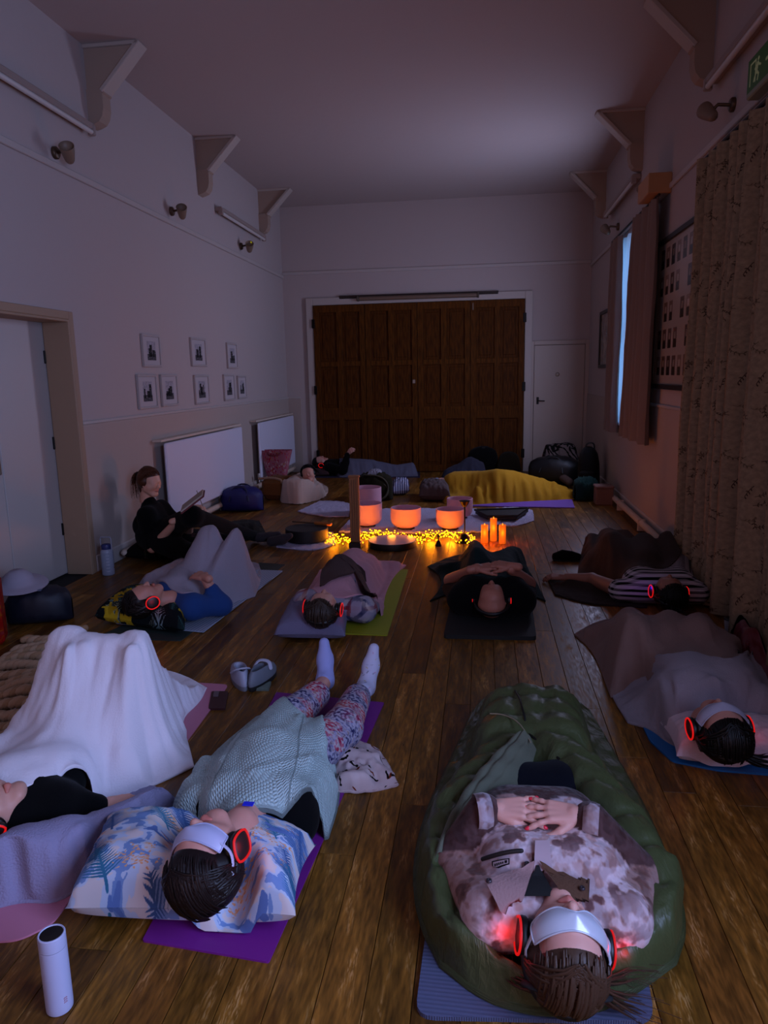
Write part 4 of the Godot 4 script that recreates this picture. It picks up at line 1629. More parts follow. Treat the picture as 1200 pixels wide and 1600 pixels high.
# an eye mask that lies on the kit face: a sheet from temple to temple
func mask_soup(tall := 0.062, lift := 0.0) -> Soup:
	var p := PackedVector3Array()
	var n := 25
	var m := 9
	for r in m:
		for c in n:
			var u := float(c) / (n - 1) * 2 - 1
			var v := float(r) / (m - 1) * 2 - 1
			var a := u * 1.18
			var high := 0.5 * tall * (1.0 - 0.22 * absf(u) * absf(u))
			var y := 0.016 + lift + (-v) * high
			if v > 0.0: y += 0.024 * v * exp(-pow(u / 0.2, 2.0))
			else: y -= 0.007 * -v * exp(-pow(u / 0.45, 2.0))
			var bulge := 0.008 * (1.0 - v * v)
			var x := sin(a) * (0.094 + bulge)
			var z := cos(a) * (0.1 + bulge) - 0.002 + 0.008 * exp(-pow(u / 0.16, 2.0)) * clampf(v + 0.5, 0, 1)
			p.append(Vector3(x, y, z + maxf(0.0, -v) * -0.006))
	var s := Soup.new()
	s.sheet(p, m, n, false, Vector3(0, 0, 1))
	var rim := []
	for c in n: rim.append(p[c])
	for r in range(1, m): rim.append(p[r * n + n - 1])
	for c in range(n - 2, -1, -1): rim.append(p[(m - 1) * n + c])
	for r in range(m - 2, -1, -1): rim.append(p[r * n])
	s.tube(rim, [0.0025], 6, false)
	return s

# hair that follows the skull: a cap and locks combed from the parting; fall: extra locks [[start, ..., end], ...] in head axes
func hair_soup(front := 0.05, locks := 90, seed_ := 1, fall := [], fringe := false, volume := 1.0) -> Soup:
	var key := "cap %.3f %.2f" % [front, volume]
	if not kit.has(key):
		var f := Flesh.new()
		f.cell = 0.007
		f.blend = 0.02
		f.bone(Vector3(0, 0.038, -0.03), Vector3(0, 0.058, 0.006), 0.089 * volume, 0.073 * volume)
		f.bone(Vector3(0, 0.0, -0.045), Vector3(0, -0.06, -0.05), 0.07 * volume, 0.05)
		f.bone(Vector3(0.045, 0.02, -0.03), Vector3(-0.045, 0.02, -0.03), 0.055, 0.055)
		if fringe: f.bone(Vector3(-0.04, 0.07, 0.06), Vector3(0.04, 0.07, 0.06), 0.022, 0.022)
		kit[key] = f.soup()
	var s := Soup.new()
	s.add(kit[key])
	var r := RandomNumberGenerator.new()
	r.seed = seed_
	for k in locks:
		var a := r.randf_range(-1.0, 1.0)
		var side := signf(a)
		var start := Vector3(side * r.randf_range(-0.014, 0.016), 0.11 * volume + r.randf_range(-0.01, 0.004), r.randf_range(-0.07, 0.072))
		var pts := []
		var swing := r.randf_range(0.5, 1.25)
		for j in 6:
			var t := j / 5.0
			var ang := t * swing * 1.5
			var x := side * (sin(ang) * 0.1 * volume) + start.x * (1.0 - t)
			var y := 0.035 + cos(ang) * 0.101 * volume
			var z := lerpf(start.z, -0.03 - 0.05 * r.randf() * t, t * 0.8)
			var shrink := sqrt(maxf(0.1, 1.0 - pow((z + 0.02) / 0.12, 2.0)))
			pts.append(Vector3(x * shrink, 0.035 + (y - 0.035) * (0.35 + 0.65 * shrink), z))
		s.tube(pts, [0.004, 0.006, 0.0065, 0.006, 0.005, 0.002], 5, true, Color.WHITE * r.randf_range(0.75, 1.25), 0.6)
	for k in locks:      # combed back from the hairline over the crown
		var ph := r.randf_range(-1.15, 1.15)
		var t0 := r.randf_range(0.40, 1.1)
		var t1 := t0 + r.randf_range(0.8, 1.5)
		var far := r.randf_range(0.99, 1.035)
		var pts := []
		for j in 6:
			var th := lerpf(t0, t1, j / 5.0)
			pts.append(Vector3(0, 0.04, -0.02) + Vector3(sin(ph) * 0.094, cos(ph) * sin(th) * 0.104, cos(ph) * cos(th) * 0.108) * volume * far)
		s.tube(pts, [0.002, 0.0045, 0.0055, 0.0055, 0.0045, 0.002], 5, true, Color.WHITE * r.randf_range(0.75, 1.25), 0.6)
	for line in fall:
		for k in int(line[1]):
			var pts := []
			var push := Vector3(r.randf_range(-1, 1), r.randf_range(-1, 1), r.randf_range(-1, 1)) * float(line[2])
			for j in line[0].size(): pts.append(line[0][j] + push * (0.4 + 0.6 * j) + Vector3(r.randf_range(-1, 1), r.randf_range(-1, 1), r.randf_range(-1, 1)) * float(line[2]) * 0.35)
			s.tube(smooth_line(pts, 2), [0.003, 0.005, 0.005, 0.0045, 0.004, 0.004, 0.0035, 0.003, 0.0025, 0.001], 5, true, Color.WHITE * r.randf_range(0.7, 1.35), 0.6)
	return s

func hair_material(col: Color) -> StandardMaterial3D:
	var m := plain(col, 0.42).duplicate()
	m.vertex_color_use_as_albedo = true
	m.metallic_specular = 0.35
	return m

func skin(col := Color(0.80, 0.60, 0.53)) -> StandardMaterial3D:
	var key := "skin" + col.to_html()
	if mats.has(key): return mats[key]
	var m := StandardMaterial3D.new()
	m.albedo_color = col
	m.vertex_color_use_as_albedo = true
	m.roughness = 0.55
	m.subsurf_scatter_enabled = true
	m.subsurf_scatter_strength = 0.12
	mats[key] = m
	return m

# ---------------------------------------------------------------- the sleeper in the green sleeping bag
func top_of(under: Array, p: Vector3) -> float:
	var h := 0.0
	for s in under:
		var pa: Vector3 = s[0]
		var pb: Vector3 = s[1]
		var flat := Vector2(pb.x - pa.x, pb.z - pa.z)
		var w := Vector2(p.x - pa.x, p.z - pa.z)
		var u := clampf(w.dot(flat) / maxf(flat.length_squared(), 1e-8), 0, 1)
		var radius: float = lerpf(s[2], s[3], u)
		var away := (w - flat * u).length_squared()
		if away < radius * radius: h = maxf(h, lerpf(pa.y, pb.y, u) + sqrt(radius * radius - away))
	return h

func path_caps(points: Array, radii: Array) -> Array:
	var out := []
	for j in points.size() - 1: out.append([points[j], points[j + 1], radii[mini(j, radii.size() - 1)], radii[mini(j + 1, radii.size() - 1)]])
	return out

func bag_sleeper() -> void:
	var ribbed := fabric(Color(0.31, 0.33, 0.43), "ribs", 0.05, 0.12, 0.85, true)
	yoga_mat("grey ribbed foam mat under the green sleeping bag", pix([[648, 1592], [668, 1440], [905, 1110], [950, 1180], [1024, 1600]]), ribbed, 0.012, 0.05)
	# --- sleeping bag
	var olive := plain(Color(0.27, 0.30, 0.175), 0.42).duplicate()
	olive.metallic_specular = 0.45
	olive.heightmap_enabled = true
	olive.heightmap_texture = tex(noise_image(256, 0.035, 4, 77, FastNoiseLite.TYPE_PERLIN))
	olive.heightmap_scale = 0.22
	olive.uv1_scale = Vector3(3, 3, 3)
	var far := pix([[738, 1112, 0.05], [762, 1086, 0.1], [820, 1078, 0.1], [880, 1080, 0.1], [922, 1112, 0.05]])
	var near := pix([[690, 1512], [760, 1568], [850, 1592], [955, 1580], [1052, 1508]])
	var first := pix([[738, 1112, 0.05], [706, 1195], [670, 1270], [648, 1350], [654, 1440], [690, 1512]])
	var last := pix([[922, 1112, 0.05], [968, 1200], [1016, 1290], [1054, 1380], [1070, 1455], [1052, 1508]])
	var rim_l := pix([[812, 1172, 0.14], [752, 1225, 0.12], [700, 1290, 0.10], [676, 1360, 0.08], [684, 1430, 0.06], [726, 1500, 0.05], [800, 1555, 0.04], [880, 1568, 0.04]])
	var rim_r := pix([[846, 1172, 0.14], [905, 1220, 0.13], [965, 1295, 0.11], [1012, 1372, 0.09], [1034, 1440, 0.07], [1010, 1500, 0.05], [950, 1550, 0.04], [880, 1568, 0.04]])
	var under := path_caps(rim_l, [0.07, 0.075, 0.075, 0.07, 0.065, 0.06, 0.05, 0.045]) + path_caps(rim_r, [0.08, 0.085, 0.085, 0.08, 0.07, 0.065, 0.055, 0.045])
	under += [cap(790, 1175, 0.10, 0.12, 790, 1118, 0.11, 0.10), cap(872, 1180, 0.10, 0.13, 862, 1116, 0.12, 0.10), cap(828, 1165, 0.11, 0.12, 826, 1112, 0.13, 0.10)]
	var rows := 110
	var cols := 80
	var p := drape(far, near, first, last, under, cols, rows, 22.0, 160, 0.006, 10.0, 5, 0.02)
	# baffles: shallow seams run across the bag, the filling swells between them
	fnoise.seed = 6
	for r in rows:
		for c in cols:
			var v := float(r) / rows
			var u := float(c) / cols
			var seam := absf(sin(PI * (v * 13.0 + 0.5 * sin(u * 5.0) + 0.5 * fnoise.get_noise_2d(u * 3.0, v * 4.0))))
			var wr := 1.0 - 2.0 * absf(fnoise.get_noise_2d(u * 9.0 + v * 5.0, v * 16.0 - u * 6.0))
			var high := clampf(p[r * cols + c].y / 0.08, 0.0, 1.0)
			p[r * cols + c].y += high * (0.026 * pow(seam, 0.45) + 0.005 * wr)
	var d := thing("sleeping_bag", "olive green mummy sleeping bag unzipped to the waist", "sleeping bag", middle(far + near))
	part(d, "shell", cloth_soup(p, rows, cols, 0.03).mesh(), olive)
	var zip := Soup.new()
	var zp := []
	for q in [[801, 1082], [812, 1110], [820, 1140], [829, 1166]]:
		var g := at(q[0], q[1], 0.2)
		g.y = top_of(under, g) + 0.028
		zp.append(g)
	zip.tube(zp, [0.004], 6)
	var zr := []
	for q in rim_r.slice(0, 5): zr.append(q + Vector3(-0.05, 0.075, 0.02))
	zip.tube(smooth_line(zr), [0.0045], 6)
	part(d, "zip", zip.mesh(), plain(Color(0.02, 0.02, 0.02), 0.5))
	var cord := Soup.new()
	var g0 := at(829, 1160, 0.25)
	cord.tube(smooth_line([g0, at(812, 1128, 0.26), at(786, 1116, 0.25), at(766, 1115, 0.24)]), [0.0028], 6)
	part(d, "pull_cord", cord.mesh(), plain(Color(0.55, 0.5, 0.4), 0.7))
	# folded-back lining with its stitched channels
	var lin := PackedVector3Array()
	var outer := smooth_line(pix([[806, 1156, 0.24], [770, 1186, 0.23], [728, 1235, 0.215], [692, 1300, 0.18], [678, 1350, 0.15]]), 2)
	var inner := smooth_line(pix([[838, 1172, 0.20], [830, 1205, 0.185], [795, 1255, 0.17], [745, 1305, 0.15], [722, 1345, 0.12]]), 2)
	for r in 40:
		for c in 29:
			var u := c / 28.0
			var q := along(outer, r / 39.0).lerp(along(inner, r / 39.0), u)
			q.y += 0.014 + 0.03 * sin(PI * u) + 0.011 * pow(absf(sin(PI * u * 3.6)), 0.5) - 0.02 * u * u + 0.004 * sin(r * 0.9 + u * 4.0)
			lin.append(q)
	var ls := Soup.new()
	ls.sheet(lin, 40, 29, false, Vector3.UP)
	part(d, "lining", ls.mesh(), fabric(Color(0.36, 0.37, 0.31), "fleece", 0.3, 0.1, 0.6))

	# --- the sleeper
	var hc := at(884, 1476, 0.155)
	var crown := Vector3(0.06, -0.12, 0.95)
	var who := thing("person", "person in mottled fleece jacket and silver eye mask lying in the green sleeping bag", "person", Vector3(hc.x, 0, hc.z - 0.6))
	var hx := head_at(hc, crown, Vector3(0.16, 0.96, 0.1), 1.02)
	var wl := at(772, 1276, 0.27)
	var wr := at(904, 1290, 0.27)
	var body := Soup.new()
	body.add(skull(), hx)
	# hands folded over each other
	var left_hand := hand_at(wl + Vector3(0.0, 0.026, 0.0), Vector3(1, 0.03, -0.06), Vector3(-0.06, 1, 0.35), true, 0.95)
	var right_hand := hand_at(wr + Vector3(-0.004, 0.034, -0.002), Vector3(-1, 0.02, -0.03), Vector3(0.06, 1, 0.35), false, 0.95)
	body.add(hand(0.22, 0.2, 0.2), left_hand)
	var tl := tips.duplicate()
	body.add(hand(0.20, 0.2, 0.9), right_hand)
	var tr := tips.duplicate()
	var flesh := Flesh.new()
	flesh.cell = 0.014
	flesh.blend = 0.03
	var nb := hx * Vector3(0, -0.14, -0.035)
	flesh.chain([nb, at(860, 1372, 0.155), at(842, 1306, 0.15), at(836, 1240, 0.1)], [0.05, 0.09, 0.06, 0.05])
	flesh.chain([nb, at(772, 1432, 0.13), at(708, 1346, 0.12), wl], [0.05, 0.05, 0.04, 0.028])
	flesh.chain([nb, at(966, 1436, 0.13), at(1000, 1372, 0.12), wr], [0.05, 0.05, 0.04, 0.028])
	body.add(flesh.soup())
	part(who, "body", body.mesh(), skin(Color(0.83, 0.60, 0.54)))
	for pair in [[tl, left_hand], [tr, right_hand]]:
		for t in pair[0]:
			var n := Soup.new()
			var r: float = t[3]
			var side: Vector3 = t[1].cross(t[2]).normalized()
			n.lathe([Vector2(0.0, r * 0.55), Vector2(r * 0.5, r * 0.45), Vector2(r * 0.85, r * 0.1), Vector2(r * 0.8, -r * 0.3)], pair[1] * Transform3D(Basis(side, t[2], t[1] * 1.45), t[0] + t[2] * r * 0.6 + t[1] * r * 0.15), 10)
			part(who, "fingernail", n.mesh(), plain(Color(0.9, 0.2, 0.27), 0.25))
	# jacket
	var cream := Color(0.60, 0.49, 0.52)
	var brown := Color(0.085, 0.045, 0.045)
	var tan := Color(0.33, 0.21, 0.19)
	var j := Flesh.new()
	j.cell = 0.011
	j.blend = 0.022
	var sl := at(772, 1432, 0.135)
	var sr := at(966, 1436, 0.135)
	var el := at(708, 1346, 0.12)
	var er := at(1000, 1372, 0.12)
	var chest := at(860, 1372, 0.155)
	var belly := at(842, 1306, 0.155)
	var side := Vector3(1, 0, -0.03)
	j.bone(sl, sr, 0.085, 0.085, cream)
	j.bone(chest - side * 0.085, chest + side * 0.085, 0.12, 0.122, cream)
	j.bone(chest - side * 0.085, belly - side * 0.08, 0.12, 0.115, cream)
	j.bone(chest + side * 0.085, belly + side * 0.08, 0.122, 0.115, cream)
	j.bone(belly - side * 0.08 + Vector3(0, -0.005, -0.06), belly + side * 0.08 + Vector3(0, -0.005, -0.06), 0.118, 0.118, brown)
	j.bone(sl, el, 0.078, 0.064, tan)
	j.bone(sr, er, 0.078, 0.066, tan)
	j.bone(el, wl + Vector3(-0.03, 0.018, 0.0), 0.064, 0.05, brown)
	j.bone(er, wr + Vector3(0.032, 0.022, 0.0), 0.066, 0.05, brown)
	var mottle := noise_image(512, 0.016, 3, 91)
	var mottle2 := noise_image(512, 0.05, 3, 92)
	var cam := Image.create(512, 512, false, Image.FORMAT_RGB8)
	for y in 512:
		for x in 512:
			var a := mottle.get_pixel(x, y).r
			var b := mottle2.get_pixel(x, y).r
			var v := a + (b - 0.5) * 0.35
			var c := Color(1.0, 0.98, 0.98)
			c = c.lerp(Color(0.84, 0.68, 0.60), smoothstep(0.58, 0.72, v) * 0.7)
			c = c.lerp(Color(0.76, 0.58, 0.50), smoothstep(0.40, 0.32, v) * 0.65)
			c = c.lerp(Color(0.42, 0.27, 0.25), smoothstep(0.33, 0.26, v) * 0.8)
			cam.set_pixel(x, y, c)
	var fleece := printed(tex(cam), Vector2(0.95, 0.95), false)
	fleece.vertex_color_use_as_albedo = true
	fleece.albedo_color = Color(1, 1, 1)
	fleece.normal_enabled = true
	var fl_im := noise_image(256, 0.12, 3, 55)
	fl_im.bump_map_to_normal_map(5.0)
	fleece.normal_texture = tex(fl_im)
	fleece.normal_scale = 0.35
	fleece.rim_enabled = true
	fleece.rim = 0.3
	var jacket := part(who, "jacket", j.soup().mesh(), fleece, "cream and brown mottled fleece jacket")
	# what lies on the jacket follows its surface
	var torso := []
	for k in 5: torso.append([j.a[k], j.a[k] + j.d[k], j.ra[k], j.rb[k]])
	var on := func(px: float, py: float, off: float) -> Vector3:
		var h := 0.26
		var q := Vector3.ZERO
		for it in 6:
			q = at(px, py, h)
			h = lerpf(h, top_of(torso, q), 0.7)
		q.y = h + off
		return q
	var patch := func(corners: Array, off: float) -> Soup:
		var pts := PackedVector3Array()
		for r in 9:
			for c in 9:
				var u := c / 8.0
				var v := r / 8.0
				var x := lerpf(lerpf(corners[0][0], corners[1][0], u), lerpf(corners[3][0], corners[2][0], u), v)
				var y := lerpf(lerpf(corners[0][1], corners[1][1], u), lerpf(corners[3][1], corners[2][1], u), v)
				pts.append(on.call(x, y, off))
		var s := Soup.new()
		s.sheet(pts, 9, 9, false, Vector3.UP)
		return s
	var lapel := plain(Color(0.60, 0.50, 0.50), 0.9)
	part(jacket, "placket", patch.call([[836, 1322], [858, 1322], [862, 1366], [834, 1372]], 0.018).mesh(), plain(Color(0.70, 0.60, 0.62), 0.9))
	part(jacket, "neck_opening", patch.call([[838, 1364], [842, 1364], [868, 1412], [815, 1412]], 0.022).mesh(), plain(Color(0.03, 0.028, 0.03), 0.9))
	part(jacket, "collar", patch.call([[757, 1392], [836, 1362], [812, 1440], [796, 1466]], 0.032).mesh(), fabric(Color(0.60, 0.47, 0.46), "fleece", 0.2, 0.15))
	part(jacket, "collar", patch.call([[842, 1362], [918, 1398], [920, 1450], [880, 1416]], 0.032).mesh(), fabric(Color(0.36, 0.25, 0.19), "fleece", 0.2, 0.15))
	var pz := Soup.new()
	var zz := []
	for k in 9: zz.append(on.call(lerpf(754, 815, k / 8.0), 1349 - 12 * sin(PI * 0.5 * k / 8.0) - 1.0 * k / 8.0, 0.013))
	pz.tube(zz, [0.006], 8)
	part(jacket, "pocket_zip", pz.mesh(), plain(Color(0.1, 0.07, 0.06), 0.6))
	# small woven badge: dark border, pale letters in a row
	var im := Image.create(64, 24, false, Image.FORMAT_RGB8)
	im.fill(Color(0.08, 0.06, 0.06))
	im.fill_rect(Rect2i(4, 4, 56, 16), Color(0.62, 0.54, 0.55))
	for k in 5: im.fill_rect(Rect2i(9 + k * 7, 10, 5, 7), Color(0.1, 0.08, 0.08))
	im.fill_rect(Rect2i(46, 7, 9, 10), Color(0.1, 0.08, 0.08))
	part(jacket, "badge", patch.call([[768, 1355], [796, 1351], [796, 1361], [769, 1364]], 0.019).mesh(), printed(tex(im)))
	for q in [[823, 1362], [795, 1377], [764, 1395], [909, 1407]]:
		var bt := Soup.new()
		bt.lathe([Vector2(0.0, 0.004), Vector2(0.003, 0.004), Vector2(0.0035, 0.006), Vector2(0.007, 0.005), Vector2(0.008, 0.0)], Transform3D(Basis.IDENTITY, on.call(q[0], q[1], 0.02 if q[0] != 764 and q[0] != 909 else 0.034)), 14)
		part(jacket, "button", bt.mesh(), plain(Color(0.25, 0.22, 0.24), 0.35, 0.5))
	for q in [[wl, Vector3(-1, 0, 0.25)], [wr, Vector3(1, 0, 0.2)]]:
		var cs := Soup.new()
		var up := Vector3(0, 0.02, 0)
		cs.tube([up + q[0] + q[1] * 0.055, up + q[0] + q[1] * 0.03, up + q[0] + q[1] * 0.012, up + q[0] + q[1] * 0.02], [0.05, 0.053, 0.047, 0.036], 18, false, Color(0.42, 0.36, 0.40))
		part(jacket, "cuff", cs.mesh(), fleece)
	# trousers
	var t := Flesh.new()
	t.cell = 0.014
	t.blend = 0.04
	var hip := at(836, 1240, 0.11)
	t.bone(hip - side * 0.08, hip + side * 0.08, 0.105, 0.105)
	t.bone(hip - side * 0.09, at(795, 1150, 0.11), 0.09, 0.065)
	t.bone(hip + side * 0.09, at(870, 1150, 0.11), 0.09, 0.065)
	part(who, "trousers", t.soup().mesh(), fabric(Color(0.045, 0.05, 0.085), "weave", 0.05, 0.03))
	# mask, hair
	var mk := Soup.new()
	mk.add(mask_soup(0.072, -0.002), hx)
	var satin := plain(Color(0.74, 0.75, 0.80), 0.22, 0.0).duplicate()
	satin.metallic_specular = 0.8
	satin.clearcoat_enabled = true
	satin.clearcoat = 0.5
	satin.clearcoat_roughness = 0.12
	part(who, "eye_mask", mk.mesh(), satin, "shiny silver satin eye mask")
	for e in [-1.0, 1.0]:
		var strap := Soup.new()
		strap.tube([hx * Vector3(e * 0.09, 0.016, 0.035), hx * Vector3(e * 0.102, 0.03, 0.0), hx * Vector3(e * 0.095, 0.04, -0.04)], [0.005], 6, true, Color.WHITE, 0.5)
		part(who, "mask_strap", strap.mesh(), satin)
	var hr := Soup.new()
	var falls := [
		[[Vector3(-0.06, 0.06, -0.03), Vector3(-0.12, 0.03, -0.05), Vector3(-0.17, -0.01, -0.06), Vector3(-0.23, -0.02, -0.075)], 16, 0.02],
		[[Vector3(-0.06, 0.08, -0.03), Vector3(-0.12, 0.07, -0.07), Vector3(-0.17, 0.06, -0.09), Vector3(-0.22, 0.07, -0.1)], 14, 0.02],
		[[Vector3(-0.07, -0.02, -0.01), Vector3(-0.085, -0.07, 0.015), Vector3(-0.05, -0.13, 0.03), Vector3(-0.01, -0.19, 0.06)], 10, 0.008],
		[[Vector3(0.07, -0.02, -0.01), Vector3(0.08, -0.07, 0.01), Vector3(0.055, -0.12, 0.02), Vector3(0.02, -0.18, 0.05)], 12, 0.008],
		[[Vector3(0.05, 0.08, -0.05), Vector3(0.1, 0.06, -0.08), Vector3(0.13, 0.0, -0.1), Vector3(0.14, -0.06, -0.1)], 12, 0.014]]
	hr.add(hair_soup(0.05, 120, 8, falls), hx)
	part(who, "hair", hr.mesh(), hair_material(Color(0.27, 0.185, 0.135)))
	var band := Soup.new()
	var bp := []
	for k in 15:
		var a := PI * (k / 14.0) * 1.0
		bp.append(hx * Vector3(cos(a) * 0.098, 0.075 + 0.03 * sin(a), -0.052 + sin(a) * 0.02 + 0.0))
	band.tube(bp, [0.013], 10, true, Color.WHITE, 0.5)
	part(who, "hair_band", band.mesh(), plain(Color(0.05, 0.055, 0.07), 0.8))
	headphones("red-rimmed black headphones on the person with the silver eye mask", hx * Transform3D(Basis.from_euler(Vector3(-0.35, 0, 0)), Vector3(0, 0, -0.005)))
	for e in [-1.0, 1.0]: red_light(hx * Vector3(e * 0.15, -0.01, -0.01), 0.004)

func red_light(where: Vector3, energy: float) -> void:
	var l := OmniLight3D.new()
	l.name = "headphone_led"
	add_child(l, true)
	l.position = where
	l.light_color = Color(1.0, 0.1, 0.09)
	l.light_energy = energy
	l.light_size = 0.02
	l.omni_range = 20.0
	l.omni_attenuation = 2.0
	l.shadow_enabled = true

# ---------------------------------------------------------------- the sleeper under the mint blanket
func leaf_print() -> ImageTexture:
	var im := Image.create(512, 512, false, Image.FORMAT_RGB8)
	var n := noise_image(512, 0.012, 4, 12)
	for y in 512:
		for x in 512:
			var v := n.get_pixel(x, y).r
			var c := Color(0.70, 0.75, 0.84)
			if v > 0.60: c = Color(0.44, 0.55, 0.74)
			elif v < 0.40: c = Color(0.80, 0.76, 0.76)
			im.set_pixel(x, y, c)
	var r := RandomNumberGenerator.new()
	r.seed = 3
	for k in 26:
		var p := Vector2(r.randf() * 512, r.randf() * 512)
		for j in 22:
			var q := p + Vector2(r.randf_range(-34, 34), r.randf_range(-22, 22))
			stroke(im, q, q + Vector2(r.randf_range(-9, 9), r.randf_range(-6, 6)), 2.6, 1.2, [Color(0.83, 0.58, 0.42), Color(0.80, 0.66, 0.56), Color(0.86, 0.62, 0.44)][r.randi() % 3])
	for k in 11:
		var p := Vector2(r.randf() * 512, r.randf() * 512)
		fern(im, p, r.randf_range(-2.2, -0.9), r.randf_range(130, 200), [Color(0.20, 0.42, 0.55), Color(0.27, 0.50, 0.62), Color(0.24, 0.36, 0.55)][r.randi() % 3], 15)
	for k in 5:
		var p := Vector2(r.randf() * 512, r.randf() * 512)
		for j in 5: stroke(im, p, p + Vector2(r.randf_range(-40, 40), r.randf_range(-50, 10)), 14, 5, Color(0.36, 0.46, 0.68))
	return tex(im)

func trouser_print() -> ImageTexture:
	var im := Image.create(256, 256, false, Image.FORMAT_RGB8)
	var n := noise_image(256, 0.014, 2, 71)
	var m := noise_image(256, 0.11, 2, 72)
	for y in 256:
		for x in 256:
			var v := n.get_pixel(x, y).r
			var w := m.get_pixel(x, y).r
			var c := Color(0.66, 0.62, 0.70)
			if v > 0.585: c = Color(0.76, 0.70, 0.70) if w > 0.53 else Color(0.70, 0.13, 0.22)
			elif v < 0.42: c = Color(0.66, 0.64, 0.72) if w > 0.5 else Color(0.16, 0.16, 0.33)
			elif w > 0.66: c = Color(0.55, 0.45, 0.42)
			elif w < 0.34: c = Color(0.45, 0.45, 0.62)
			im.set_pixel(x, y, c)
	return tex(im)

func paw_print() -> ImageTexture:      # cream fleece with black and rust strokes
	var im := Image.create(256, 256, false, Image.FORMAT_RGB8)
	im.fill(Color(0.76, 0.68, 0.68))
	var r := RandomNumberGenerator.new()
	r.seed = 14
	for k in 46:
		var p := Vector2(r.randf() * 256, r.randf() * 256)
		var d := r.randf() * TAU
		var c: Color = Color(0.07, 0.05, 0.05) if r.randf() < 0.8 else Color(0.42, 0.16, 0.08)
		var q := p
		for j in 3:
			var e := q + Vector2(cos(d), sin(d)) * 9.0
			stroke(im, q, e, 3.2, 2.0, c)
			q = e
			d += r.randf_range(-1.1, 1.1)
	return tex(im)

func foot_chain(f: Flesh, ankle: Vector3, heel: Vector3, toe: Vector3, tint := Color.WHITE) -> void:
	f.bone(ankle, heel, 0.04, 0.036, tint)
	f.bone(heel, heel.lerp(toe, 0.55), 0.036, 0.037, tint)
	f.bone(ankle, heel.lerp(toe, 0.62), 0.038, 0.036, tint)
	f.bone(heel.lerp(toe, 0.55), toe, 0.039, 0.026, tint)

